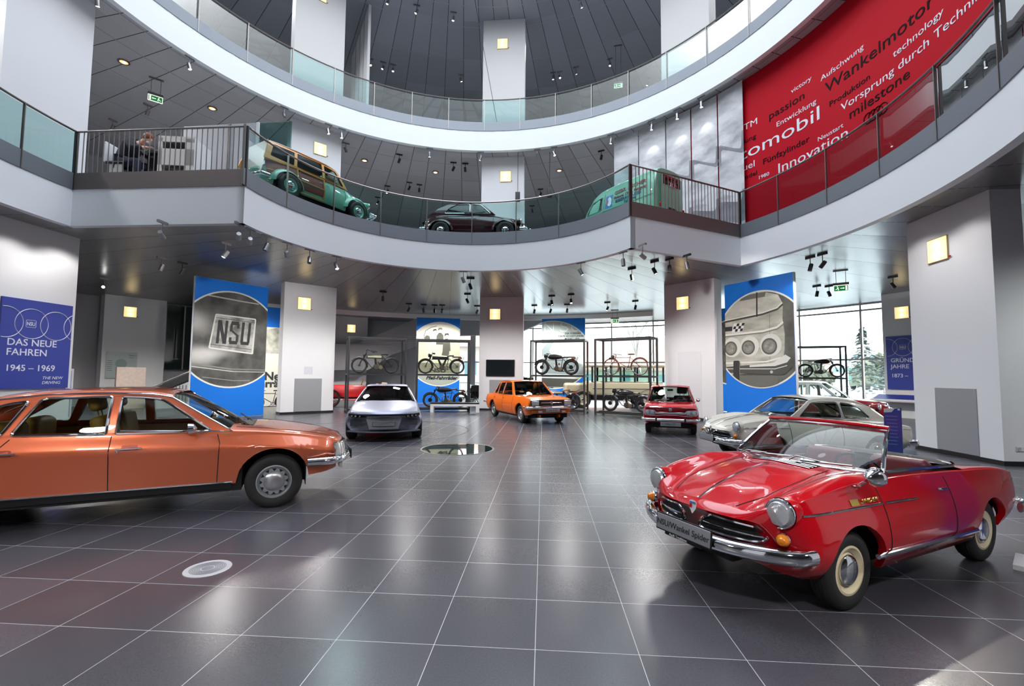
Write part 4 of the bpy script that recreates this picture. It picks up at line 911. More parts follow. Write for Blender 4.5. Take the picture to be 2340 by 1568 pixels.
# ---------------------------------------------------------------- silver concept coupe
def concept():
    P = thing('concept_car', 'matte silver concept coupe facing the camera, beside the round floor window', 'car', (0, 0, 0), 0)
    m = mat('matte_silver_paint', (134, 136, 152), .42, .7, coat=.25); dm = mat('satin_silver_panel', (150, 156, 164), .3, .8)
    st = [(-2.18,.30,.55,.78,.86,.66,.82,.66,3), (-2.05,.25,.55,.86,.93,.74,.89,.74,3), (-1.6,.22,.55,.89,.95,.80,.935,.80,3), (-1.2,.22,.55,.89,.95,.80,.94,.80,3), (-.4,.20,.55,.86,.93,.78,.90,.78,3), (.5,.20,.55,.86,.93,.78,.90,.78,3), (.95,.20,.55,.85,.92,.79,.92,.79,2.8),
          (1.35,.21,.55,.81,.87,.80,.935,.80,2.6), (1.75,.22,.52,.75,.80,.79,.92,.80,2.6), (2.0,.23,.48,.70,.745,.77,.90,.80,2.6), (2.1,.24,.46,.665,.70,.75,.88,.80,2.6), (2.14,.25,.45,.63,.655,.74,.87,.80,2.6)]
    B = Body(st, [(1.3, .35, .40), (-1.3, .35, .40)], bowf=(1.3, .36, 2.3), bowr=(-1.7, .15, 2.3), slf=(-.06, .45), ea=1.3)
    def reg(x, side, j, sd):
        if side and -.55 < x < .75 and j >= 3: return 'door/%d' % sd
        if not side and .95 < x < 2.08 and j >= 3: return 'hood'
        return 'body'
    B.make(reg, m, P, cuts=(-.55, .75, .95, 2.08, -1.5), open_=(-1.5, .9, 3))
    under(P, -1.8, 1.8, .8, .18, .5, (-1.3, 1.3), .5, .34)
    for x in (1.3, -1.3):
        for sd in (1, -1): wheel(P, x, sd*.80, .345, .24, .255, BLACKM, SILVER, 0, 'alloy', sd)
    fx = lambda y, z, o=0.: B.warp(2.14, y, z)[0]+o
    def patch(pts, name, mm, o=.006, par=P, frame=None, d=.06):
        l = refine(pts, d); ob = MB().holed([l], lambda y, z: (fx(y, z, o), y, z)).build(name, mm, par)
        if frame: MB().tube([(fx(y, z, o+.004), y, z) for y, z in l], .006, 5, True).build(name+'_rim', frame, ob)
        return ob
    for sd in (1, -1):
        pts = [(sd*.40, .60), (sd*.62, .635), (sd*.845, .665), (sd*.85, .60), (sd*.74, .565), (sd*.42, .575)]
        o = patch(pts, 'headlight', mat('dark_headlamp', (42, 44, 48), .15, .3, coat=1), .008)
        for y, r in ((.56, .02), (.66, .024), (.755, .022)): lampround(o, (fx(sd*y, .60, .012), sd*y, .602), r, (1, 0, 0), 'lamp_unit', .01, rimm=BLACKM)
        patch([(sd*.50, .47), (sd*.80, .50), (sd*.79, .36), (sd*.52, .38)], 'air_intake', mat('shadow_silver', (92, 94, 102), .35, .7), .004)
    g = patch([(-.36, .60), (.36, .60), (.42, .545), (.34, .30), (-.34, .30), (-.42, .545)], 'front_panel', dm, .014, frame=mat('gap_grey', (70, 72, 78), .5))
    patch([(-.34, .592), (.34, .592), (.38, .545), (-.38, .545)], 'panel_lip', m, .03, g)
    patch([(-.26, .475), (.26, .475), (.26, .375), (-.26, .375)], 'plate_recess', SILVER, .034, g, frame=mat('gap_grey', (70, 72, 78), .5))
    rg = MB()
    for i in range(4): rg.tube([(fx(0, .66)-.035, -.078+.052*i+.036*cos(2*pi*j/20), .655+.03*sin(2*pi*j/20)) for j in range(20)], .005, 5, True)
    rg.build('ring_emblem', CHROME, P)
    MB().sweep([(fx(y, .24, .02), y, .235) for y in [-.86+1.72*i/20 for i in range(21)]], [(-.06, -.02), (.015, -.015), (.02, .01), (-.06, .02)]).build('front_splitter', dm, P)
    H = House([(-1.9, .92), (-.4, .90), (1.0, .90)], [(-1.35, 1.15), (-.9, 1.25), (-.4, 1.29), (0, 1.275), (.12, 1.25)], [(-1.6, .74), (-.4, .78), (1, .78)], [(-1.35, .50), (-.5, .56), (.12, .555)], .04, .01)
    outer = [(.98, .88), (.12, 1.25), (0, 1.275), (-.4, 1.29), (-.9, 1.25), (-1.35, 1.15), (-1.9, .93), (-.4, .88)]; w = rounded([(.66, .93), (.06, 1.225), (-.35, 1.25), (-.55, 1.235), (-.62, .93)], .04)
    H.frame(outer, [w], m, P); H.glass(w, CGLASSD, P, trim=BLACKM); H.roofpanel(m, P, 3.4)
    H.screen(1.0, .905, .72, .30, .10, 1.255, .53, .10, CGLASSD, P, BLACKM, .012, bulge=.02, crown=.03)
    H.screen(-1.95, .93, .60, .12, -1.35, 1.16, .48, .08, CGLASSD, P, BLACKM, .012, bulge=.02, crown=.03, name='rear_window')
    bl = mat('black_cloth', (28, 28, 30), .8); MB().box((-.3, 0, .3), (2.2, 1.5, .06)).box((.75, 0, .6), (.05, 1.5, .5)).build('cabin_floor', DARK, P, smooth=False)
    for sd in (1, -1): seat(P, -.15, sd*.37, .42, bl, .52, True, 1, .5)
    MB().rbox((.65, 0, .84), (.4, 1.4, .14), .05).build('dashboard', BLACKM, P); steering(P, (.38, .37, .88), .18, BLACKM)
    return P
_p = concept(); _h = atan2(-.972, .233); _c = Vector((-3.245, 11.795, 0))-1.3*Vector((.233, -.972, 0)); _p.location = _c; _p.rotation_euler = (0, 0, _h)
# ---------------------------------------------------------------- round-shouldered pre-war and fifties cars
def fender(P, xw, y, zc, L0, L1, Hh, w, m, sd, name='fender', rim=None):
    """pontoon fender swelling out of the flank: front length L1, rear length L0"""
    rows = []
    for i in range(15):
        a = pi*i/14; ex = L1 if cos(a) > 0 else L0; row = []
        for j in range(9):
            b = radians(40+50*j/8); k = sin(b)**.55
            row.append((xw+ex*cos(a)*k, sd*(y+w*cos(b)**.8), zc+Hh*sin(a)*k))
        rows.append(row)
    # flared opening
    o = MB().grid(rows).build(name, m, P)
    if rim: MB().tube([r[-1] for r in rows], .022, 6).build('fender_beading', rim, o)
    return o
def round_car(name, label, loc, rz, paint, lower=None, wagon=False, group=None, sides=(1, -1)):
    P = thing(name, label, 'car', loc, rz, group); lower = lower or paint
    st = [(-2.0,.36,.5,.60,.66,.42,.50,.42,2.6), (-1.9,.30,.5,.70,.76,.52,.60,.52,2.6), (-1.5,.26,.52,.84,.92,.62,.68,.62,2.8), (-.9,.25,.55,.90,1.0,.68,.73,.68,3), (0,.25,.55,.91,1.0,.69,.74,.68,3), (.7,.25,.55,.91,.985,.66,.71,.62,2.6), (1.2,.27,.55,.88,.96,.58,.64,.52,2.2), (1.7,.32,.55,.80,.88,.48,.54,.40,2.0), (1.9,.36,.55,.70,.78,.40,.47,.33,2.0), (1.97,.42,.55,.62,.68,.33,.40,.28,2)]
    B = Body(st, [(1.2, .33, .41), (-1.2, .33, .41)], bowf=(1.4, .1, 2), bowr=(-1.6, .1, 2))
    dr = (-.95, -.05, .75)
    def reg(x, side, j, sd):
        if side and j >= 2 and dr[0] < x < dr[2]: return 'door/%d%d' % (x > dr[1], sd)
        if not side and x > .85: return 'hood'
        return 'body'
    mats = {'body': lower}
    wood = mat('mahogany_panel', (120, 44, 26), .35, coat=.6, noise=.3, nscale=5); ash = mat('varnished_ash', (206, 150, 76), .35, coat=.6, noise=.15, nscale=6)
    if wagon: mats.update({'door/01': wood, 'door/0-1': wood})
    B.make(reg, mats, P, cuts=(*dr, .85, -1.5, .8), open_=(-1.5, .8, 2), dx=.12)
    under(P, -1.7, 1.6, .55, .2, .5, (-1.2, 1.2), .45, .3)
    for x in (1.2, -1.2):
        for sd in (1, -1):
            fender(P, x, .60, .36 if x > 0 else .34, .55, .50, .46, .24, paint, sd, rim=ash if (wagon and x < 0) else None)
            wheel(P, x, sd*.735, .33, .16, .20, paint, CHROME, .13, 'disc', sd)
    for sd in (1, -1):
        for x in dr: MB().tube(B.line_side([(x, .30), (x, .93)], sd, .002), .006, 5).build('panel_gap', DARK, P)
        handle(P, B, -.16, .80, .1, sides=(sd,)); handle(P, B, .06, .80, .1, sides=(sd,))
        lampround(P, (1.78, sd*.55, .74), .10, (1, 0, 0), rimm=CHROME)
        MB().lathe([(.001, -.3), (.07, -.2), (.1, -.05), (.105, -.01)], (1.77, sd*.55, .74), (1, 0, 0), 18).build('headlight_shell', paint, P)
        MB().tube(B.line_side([(1.7, .76), (.8, .90), (-1.4, .88)], sd, .006, 14), .01, 6).build('belt_strip', CHROME, P)
    for z in (.52, .58, .64, .70, .76): MB().tube([(1.985-.1*(y/.3)**2-(.06 if z > .7 else 0), y, z) for y in [-.26+.52*i/8 for i in range(9)]], .012, 6).build('grille_bar', CHROME, P)
    bumper(P, 2.12, .74, .42, .14, .25, .06, .04); bumper(P, 2.12, .72, .42, .14, .2, .06, .04, sg=-1, name='rear_bumper')
    for sd in (1, -1): MB().rbox((2.12, sd*.3, .45), (.06, .05, .2), .02).build('bumper_guard', CHROME, P)
    belt = [(-1.8, .97), (0, .98), (.9, .98)]
    if wagon:
        roof = [(-1.75, 1.46), (-1.5, 1.495), (-.5, 1.52), (.25, 1.50), (.48, 1.45)]; H = House(belt, roof, [(-1.9, .66), (0, .69), (.9, .63)], [(-1.75, .55), (0, .58), (.42, .54)], .05, .01)
        outer = [(.86, .95), (.48, 1.45), (.25, 1.50), (-.5, 1.52), (-1.5, 1.495), (-1.75, 1.46), (-1.93, .90), (0, .93)]
        ws = [rounded(q, .04) for q in ([(.70, 1.0), (.42, 1.41), (-.02, 1.44), (-.02, 1.0)], [(-.10, 1.0), (-.10, 1.45), (-.90, 1.44), (-.95, 1.0)], [(-1.04, 1.0), (-.99, 1.43), (-1.62, 1.41), (-1.74, 1.02)])]
        H.frame(outer, ws, ash, P, .04)
        MB().grid([[(-1.93+.17*i/4, y, .5+1.0*i/4) for y in (-.56, -.2, .2, .56)] for i in range(5)]).build('tailgate', wood, P)
        for sd in (1, -1):
            MB().grid([B.line_side([(-1.88, z), (-.97, z)], sd, .012, 10) for z in (.42, .6, .78, .93)]).build('wood_panel', wood, P)
            for a, b in (((-1.9, .93), (-.97, .93)), ((-.95, .93), (-.06, .93)), ((-.95, .62), (-.06, .60)), ((-1.88, .62), (-1.62, .62)), ((-.07, .28), (-.07, .93)), ((-.95, .3), (-.95, .93)), ((-.94, .28), (-.06, .27))):
                MB().tube(B.line_side([a, b], sd, .014, 8), .024, 6).build('wood_rail', ash, P)
        rm = mat('pale_blue_roof', (150, 186, 206), .35, coat=.6)
    else:
        roof = [(-1.35, 1.20), (-1.0, 1.36), (-.5, 1.45), (0, 1.46), (.3, 1.42)]; H = House(belt, roof, [(-1.9, .60), (0, .69), (.9, .63)], [(-1.35, .48), (-.3, .56), (.3, .53)], .06, .015)
        outer = [(.84, .95), (.3, 1.42), (0, 1.46), (-.5, 1.45), (-1.0, 1.36), (-1.35, 1.20), (-1.9, .78), (-1.5, .88), (0, .93)]
        ws = [rounded(q, .06) for q in ([(.66, 1.0), (.25, 1.38), (-.05, 1.39), (-.05, 1.0)], [(-.13, 1.0), (-.13, 1.39), (-.62, 1.37), (-.92, 1.22), (-1.08, 1.02)])]
        H.frame(outer, ws, paint, P); rm = paint
        H.screen(-1.72, .92, .50, .12, -1.33, 1.22, .46, .10, CGLASSD, P, BLACKM, name='rear_window')
        MB().grid([[(-1.95+.45*i/4, y*.5, .70+.22*i/4+.03*(1-y*y)) for y in [-1+2*j/8 for j in range(9)]] for i in range(5)]).build('trunk_lid', paint, P)
    for w in ws: H.glass(w, CGLASS, P, trim=CHROME if not wagon else None)
    H.roofpanel(rm, P, 2.4)
    H.screen(.90, .965, .58, .16, roof[-1][0], roof[-1][1]+.01, .50, .06, CGLASS, P, CHROME, .012, bulge=.012, crown=.04)
    inn = mat('dark_interior', (30, 24, 26), .7); MB().box((-.3, 0, .35), (2.2, 1.25, .06)).build('cabin_floor', DARK, P, smooth=False)
    for sd in (1, -1): seat(P, .0, sd*.3, .5, inn, .5, False, 1, .5)
    MB().rbox((-.8, 0, .7), (.4, 1.2, .5), .08).build('rear_seat', inn, P); steering(P, (.4, .3, .95), .2, BLACKM)
    return P
FZ = 6.62
MINT = mat('mint_green_paint', (124, 184, 160), .28, coat=1.); MAROON = mat('maroon_paint', (58, 20, 24), .22, coat=1.)
_u = Vector((.515, .857, 0)); _m = Vector(((-5.02-6.39)/2, (14.80+12.52)/2, FZ))+Vector((-_u.y, _u.x, 0))*.80
round_car('station_wagon', 'mint green wood-panelled estate car on the balcony floor', _m, atan2(.857, .515), MINT, wagon=True)
round_car('saloon_car', 'dark maroon round-backed saloon behind the curved balcony glass', (-1.47, 17.28, FZ), radians(-1.4), MAROON)
DGREY = mat('light_grey_paint', (196, 204, 204), .3, coat=1.); WINE = mat('wine_red_paint', (120, 22, 28), .25, coat=1.)
_p = round_car('saloon_car', 'two-tone saloon with grey roof and wine red nose by the window', (10.4, 15.6, 0), radians(-48), DGREY, WINE)
for c in _p.children:
    if c.name.split('.')[0] in ('hood', 'fender', 'headlight_shell'): c.data.materials.clear(); c.data.materials.append(WINE)
# ---------------------------------------------------------------- delivery van upstairs
def van():
    P = thing('delivery_van', 'mint green delivery van with painted lettering on the balcony', 'van', (0, 0, 0), 0); m = MINT
    st = [(-1.95,.38,.9,1.72,1.92,.66,.74,.60,3), (-1.88,.32,.9,1.76,1.97,.70,.79,.64,3), (-1.2,.28,.9,1.78,2.0,.72,.81,.66,3), (0,.28,.9,1.78,2.0,.72,.81,.66,3), (.6,.28,.9,1.76,1.98,.72,.80,.64,3), (.95,.28,.9,1.70,1.88,.71,.79,.60,3), (1.2,.29,.85,1.52,1.66,.70,.78,.60,3), (1.45,.30,.8,1.24,1.34,.68,.76,.62,3), (1.65,.32,.7,1.06,1.12,.65,.73,.60,3), (1.85,.34,.65,.92,.96,.60,.68,.52,2.6), (1.95,.38,.6,.80,.84,.54,.62,.44,2.6)]
    B = Body(st, [(1.3, .32, .40), (-1.05, .32, .40)], bowf=(1.2, .22, 2.2), bowr=(-1.7, .06, 3))
    def reg(x, side, j, sd):
        if side and .35 < x < 1.15 and j >= 2: return 'door/%d' % sd
        return 'body'
    B.make(reg, m, P, cuts=(.35, 1.15), dx=.12, NS=16)
    under(P, -1.6, 1.6, .65, .2, .5, (-1.05, 1.3), .5, .3)
    for x in (1.3, -1.05):
        for sd in (1, -1): wheel(P, x, sd*.70, .32, .15, .2, m, CHROME, .12, 'disc', sd)
    for sd in (1, -1):
        w = rounded([(1.28, 1.12), (1.02, 1.56), (.45, 1.62), (.45, 1.10)], .05); g = MB(); l = refine(w, .08)
        o = MB().holed([l], lambda x, z: tuple(B.S(x, z, sd, .008))).build('side_window', CGLASSD, P); MB().tube([tuple(B.S(x, z, sd, .01)) for x, z in l], .012, 5, True).build('window_trim', m, o)
        for x in (.35, 1.15): MB().tube(B.line_side([(x, .32), (x, 1.7)], sd, .002), .006, 5).build('panel_gap', DARK, P)
        MB().tube(B.line_side([(1.6, .98), (.3, 1.02), (-1.9, 1.0)], sd, .006, 12), .012, 5).build('belt_moulding', m, P)
        lampround(P, (1.80, sd*.50, .74), .09, (1, sd*.2, 0))
    l = [(y, z) for y, z in rounded([(-.5, 1.02), (.5, 1.02), (.46, 1.55), (-.46, 1.55)], .06)]
    fr = lambda y, z: (1.66-.50*(z-1.12)/.5-.16*(y/.5)**2+.035, y, z+.0)
    for sd in (1, -1): MB().holed([refine([(sd*a, b) for a, b in rounded([(.025, 1.18), (.56, 1.18), (.50, 1.60), (.025, 1.60)], .05)], .1)], lambda y, z: (B.xs[-1] and 1.55-.62*(z-1.18)/.5-.16*(y/.55)**2+.02, y, z)).build('windscreen', CGLASSD, P)
    mb = MB()
    for k in range(9): mb.tube([(1.99-.10*abs(k-4)/4*abs(k-4)/4-.25*max(0, z-.72)*1.2, -.28+.07*k, z) for z in (.5, .6, .72, .85, .95)], .012, 5)
    for k in range(9): pass
    mb.build('radiator_grille', CHROME, P)
    bumper(P, 2.06, .74, .42, .16, .2, .06, .04)
    # lettering on the left side
    rd = mat('sign_red', (120, 34, 36), .5); bl = mat('sign_blue', (44, 78, 130), .5); pn = MB().grid([B.line_side([(.28, z), (-.06, z)], 1, .006, 4) for z in (1.10, 1.3, 1.56)]).build('painted_panel', mat('picture_blue', (60, 128, 190), .5), P)
    MB().add([tuple(B.S(x, z, 1, .010)) for x, z in ((.06, 1.14), (.16, 1.2), (.12, 1.34), (.17, 1.46), (.08, 1.52), (-.02, 1.40), (-.03, 1.2))], [tuple(range(7))]).build('painted_figure', mat('picture_white', (226, 232, 236), .5), pn)
    MB().add([tuple(B.S(x, z, 1, .010)) for x, z in ((.25, 1.28), (.19, 1.24), (.16, 1.36), (.20, 1.48), (.24, 1.42))], [tuple(range(5))]).build('painted_figure', mat('picture_rose', (196, 120, 110), .5), pn)
    for s, sz, x, z, mm, k in (('GEBR. FISCHER', .20, -.14, 1.50, rd, 1.05), ('Färberei. Chem. Reinigung', .135, -.14, 1.33, rd, .98), ('BIBERACH-RISS', .165, -.22, 1.17, bl, 1.05), ('Tel. 6674', .13, -.62, 1.045, bl, 1.05)):
        p0 = B.S(x, z, 1, .012); t = text(s, sz, 'van_lettering', mm, P, (0, 0, 0), depth=.003, bold=.002)
        n0 = B.S(x-1, z, 1, .012); d = (n0-p0); d.z = 0; d.normalize(); up = Vector((B.S(x, z+.1, 1, .012)-p0)).normalized(); nn = d.cross(up)
        t.matrix_local = Matrix(((d.x, up.x, nn.x, p0.x), (d.y, up.y, nn.y, p0.y), (d.z, up.z, nn.z, p0.z), (0, 0, 0, 1))) @ Matrix.Diagonal((k, 1, 1, 1))
    # rear
    dk = mat('shaded_green_rear', (92, 98, 84), .4, coat=.5)
    MB().rbox((-1.985, 0, 1.0), (.03, 1.1, 1.35), .02).build('rear_door', m, P)
    r = MB().rbox((-2.0, 0, 1.52), (.03, .9, .32), .06).build('rear_window', CGLASSD, P); MB().rbox((-2.003, 0, 1.63), (.03, .84, .10), .03).build('red_curtain', mat('red_curtain', (120, 20, 30), .8), r)
    rg = MB()
    for i in range(4): rg.tube([(-2.02, -.15+.1*i+.065*cos(2*pi*j/20), 1.40+.065*sin(2*pi*j/20)) for j in range(20)], .007, 5, True)
    rg.build('ring_emblem', CHROME, P); MB().rbox((-2.0, 0, .55), (.03, .45, .14), .02).build('number_plate', BLACKM, P); handle(P, B, .45, 1.0)
    for sd in (1, -1): MB().rbox((-2.0, sd*.62, .62), (.05, .07, .12), .02).build('tail_light', REDL, P)
    return P
_p = van(); _a = radians(124.5); _u = Vector((cos(_a), sin(_a), 0)); _l = Vector((-_u.y, _u.x, 0))
_p.location = Vector((4.72, 14.55, FZ))+_u*1.95-_l*.68; _p.rotation_euler = (0, 0, _a)
# ---------------------------------------------------------------- pre-war cars seen in part
def vintage(name, label, loc, rz, paint, spoke, full):
    P = thing(name, label, 'car', loc, rz)
    mb = MB()
    st = [(-1.9,.5,.7,.85,.92,.25,.32,.28,2.4), (-1.2,.5,.7,.98,1.02,.40,.46,.40,2.6), (-.4,.5,.7,1.02,1.06,.44,.48,.44,3), (.1,.5,.7,1.02,1.08,.42,.46,.42,3), (.9,.5,.7,1.0,1.1,.36,.40,.34,2.2), (1.5,.5,.7,.98,1.08,.32,.36,.30,2.2), (1.55,.5,.7,.97,1.06,.31,.35,.29,2.2)]
    if full: st = [(-1.9,.5,.8,1.1,1.2,.5,.6,.5,3), (-1.2,.5,.8,1.12,1.2,.6,.66,.6,3), (.3,.5,.8,1.12,1.2,.6,.66,.58,3), (.5,.5,.8,1.06,1.16,.44,.48,.40,2.4), (1.55,.5,.8,1.0,1.1,.34,.38,.30,2.2)]
    B = Body(st, [], ea=2); B.make(lambda x, s, j, sd: 'hood' if x > (.5 if full else .1) else 'body', paint, P, cuts=(.1, .5), flange=0, open_=(-.75, -.1, 2) if not full else None)
    br = mat('brass', (200, 160, 80), .25, 1.)
    MB().rbox((1.60, 0, .80), (.10, .62, .62), .05).build('radiator', br if not full else CHROME, P)
    for x in (1.35, -1.35):
        for sd in (1, -1):
            t = MB().lathe([(.36, -.04), (.385, -.055), (.43, -.045), (.445, 0), (.43, .045), (.385, .055), (.36, .04)], (x, sd*.66, .445), (0, sd, 0), 36).build('wheel', TYRE, P)
            s = MB(); s.lathe([(.345, -.03), (.365, -.03), (.365, .03), (.345, .03), (.345, -.03)], (x, sd*.66, .445), (0, sd, 0), 36).build('rim', spoke, t)
            sp = MB()
            for i in range(12): a = 2*pi*i/12; sp.tube([(x+.05*cos(a), sd*.66, .445+.05*sin(a)), (x+.35*cos(a), sd*.66, .445+.35*sin(a))], .014, 5)
            sp.build('spokes', spoke, t); MB().lathe([(.07, -.06), (.075, .05), (.05, .09), (.001, .1)], (x, sd*.66, .445), (0, sd, 0), 16).build('hub', spoke, t)
            rows = [[(x+.50*cos(a), sd*yy, .445+.50*sin(a)+.0) for yy in (.55, .62, .70, .77)] for a in [radians(q) for q in range(15, 171, 12)]]
            MB().grid(rows).build('fender', paint, P)
    MB().box((0, 0, .47), (3.2, .6, .12)).build('chassis', BLACKM, P, smooth=False)
    for sd in (1, -1): MB().rbox((-.05, sd*.60, .38), (1.7, .24, .04), .015).build('running_board', paint if not full else BLACKM, P)
    for sd in (1, -1): lampround(P, (1.62, sd*.42, .95), .12, (1, 0, 0), rimm=br if not full else CHROME)
    if not full:
        for dx in (0, ): MB().tube([(-.05, -.34, 1.04), (-.15, -.34, 1.36), (-.15, .34, 1.36), (-.05, .34, 1.04)], .012, 6).build('windscreen_frame', br, P)
        steering(P, (-.42, .2, 1.16), .2, BLACKM, .9); seat(P, -.55, .2, .75, mat('tan_leather', (176, 132, 62), .5), .4, False, .8, .4)
        MB().tube([(-1.3, .2, 1.1), (-1.1, .1, 1.12), (-1.1, -.1, 1.12), (-1.3, -.2, 1.1)], .09, 8).build('spare_tyre', mat('tan_tyre', (170, 140, 112), .7), P)
    else:
        bx = MB(); bx.rbox((-.75, 0, 1.32), (2.0, 1.14, .5), .12); bx.build('cabin', paint, P)
        for sd in (1, -1):
            for x in (-1.35, -.65): MB().rbox((x+.1, sd*.568, 1.36), (.55, .02, .28), .01).build('side_window', CGLASSD, P)
        MB().rbox((.26, 0, 1.36), (.02, .95, .28), .01).build('windscreen', CGLASSD, P)
        MB().lathe([(.34, -.05), (.40, -.06), (.44, 0), (.40, .06), (.34, .05), (.001, .03)], (-2.0, 0, .95), (1, 0, 0), 28).build('spare_wheel', TYRE, P)
    return P
vintage('vintage_racer', 'bright red open vintage car with red spoked wheels beside the pillar', (-7.6, 22.9, 0), radians(200), mat('signal_red_paint', (200, 14, 28), .3, coat=.8), mat('dark_red_spokes', (130, 20, 24), .4), False)
vintage('vintage_limousine', 'black vintage limousine half hidden behind the north pillar', (-.6, 24.6, 0), radians(185), mat('black_paint', (18, 22, 22), .2, coat=1.), BLACKM, True)
p_ = vintage('vintage_roadster', 'dark blue vintage car with big wheel behind the upper ring glass', (0, 0, 0), 0, mat('midnight_blue_paint', (14, 32, 44), .2, coat=1.), BLACKM, False)
_a = radians(119); p_.location = pol(10.72, 29, 13.15)-Vector((cos(_a), sin(_a), 0))*1.35-Vector((-sin(_a), cos(_a), 0))*.66; p_.rotation_euler = (0, 0, _a)
def bus():
    P = thing('vintage_bus', 'cream vintage bus behind the racks at the window', 'bus', (5.3, 24.4, 0), radians(183)); cr = mat('cream_bus_paint', (214, 204, 172), .35, coat=.6)
    MB().rbox((-.6, 0, 1.0), (3.9, 1.9, .72), .12).build('body', cr, P); MB().rbox((1.75, 0, .95), (1.5, 1.0, .62), .15).build('hood', cr, P)
    MB().box((-.4, 0, .55), (4.6, 1.7, .3)).build('chassis', BLACKM, P, smooth=False)
    for x in (-2.5, -1.75, -1.0, -.25, .5, 1.22):
        for sd in (1, -1): MB().box((x, sd*.93, 1.72), (.09, .05, .78)).build('window_pillar', DSTEEL, P, smooth=False)
    for sd in (1, -1): MB().box((-.64, sd*.94, 1.72), (3.6, .01, .7)).build('side_window', CGLASS, P, smooth=False)
    MB().rbox((-.6, 0, 2.16), (4.0, 1.92, .16), .06).build('roof', cr, P)
    for x in (1.7, -1.7):
        for sd in (1, -1): wheel(P, x, sd*.85, .42, .18, .26, cr, CHROME, .1, 'disc', sd)
        for sd in (1, -1): MB().grid([[(x+.5*cos(a), sd*yy, .45+.5*sin(a)) for yy in (.7, .85, 1.0)] for a in [pi*i/10 for i in range(11)]]).build('fender', BLACKM, P)
    MB().box((-.6, .97, .98), (3.6, .012, .03)).box((-.6, -.97, .98), (3.6, .012, .03)).build('waist_strip', BLACKM, P, smooth=False)
bus()
# ================================================================ motorcycles and racks
GREYT = mat('grey_tyre', (60, 58, 56), .8)
def bike_wheel(P, x, r, tr, n, rimm=CHROME, tm=TYRE, hub=.035, drum=0, w=.0):
    ow = MB().lathe([(r-tr+tr*cos(a), tr*sin(a)) for a in [2*pi*i/10 for i in range(11)]], (x, 0, r), (0, 1, 0), 40).build('wheel', tm, P, ang=1.5)
    q = r-2*tr; MB().lathe([(q+.012, -tr*.6), (q-.006, -tr*.5), (q-.01, 0), (q-.006, tr*.5), (q+.012, tr*.6), (q+.012, -tr*.6)], (x, 0, r), (0, 1, 0), 40).build('rim', rimm, ow)
    s = MB()
    for i in range(n):
        a = 2*pi*i/n; b = a+(.35 if i % 2 else -.35); y = .03 if i % 4 < 2 else -.03
        s.tube([(x+hub*cos(b), y, r+hub*sin(b)), (x+q*cos(a), 0, r+q*sin(a))], .0028, 4)
    s.build('spokes', rimm, ow); h_ = MB().cyl((x, -.05, r), (x, .05, r), hub, 12)
    if drum: h_.cyl((x, -.035, r), (x, .035, r), drum, 20)
    h_.build('hub', DSTEEL if not drum else BLACKM, ow)
    return ow
def mudguard(P, x, r, tr, a0, a1, m, w=.09, off=.03):
    rows = []
    for i in range(17):
        a = radians(a0+(a1-a0)*i/16); rr = r+off
        rows.append([(x+(rr-d)*cos(a), y, r+(rr-d)*sin(a)) for y, d in ((-w/2, .03), (-w*.42, .008), (0, 0), (w*.42, .008), (w/2, .03))])
    return MB().grid(rows).build('mudguard', m, P)
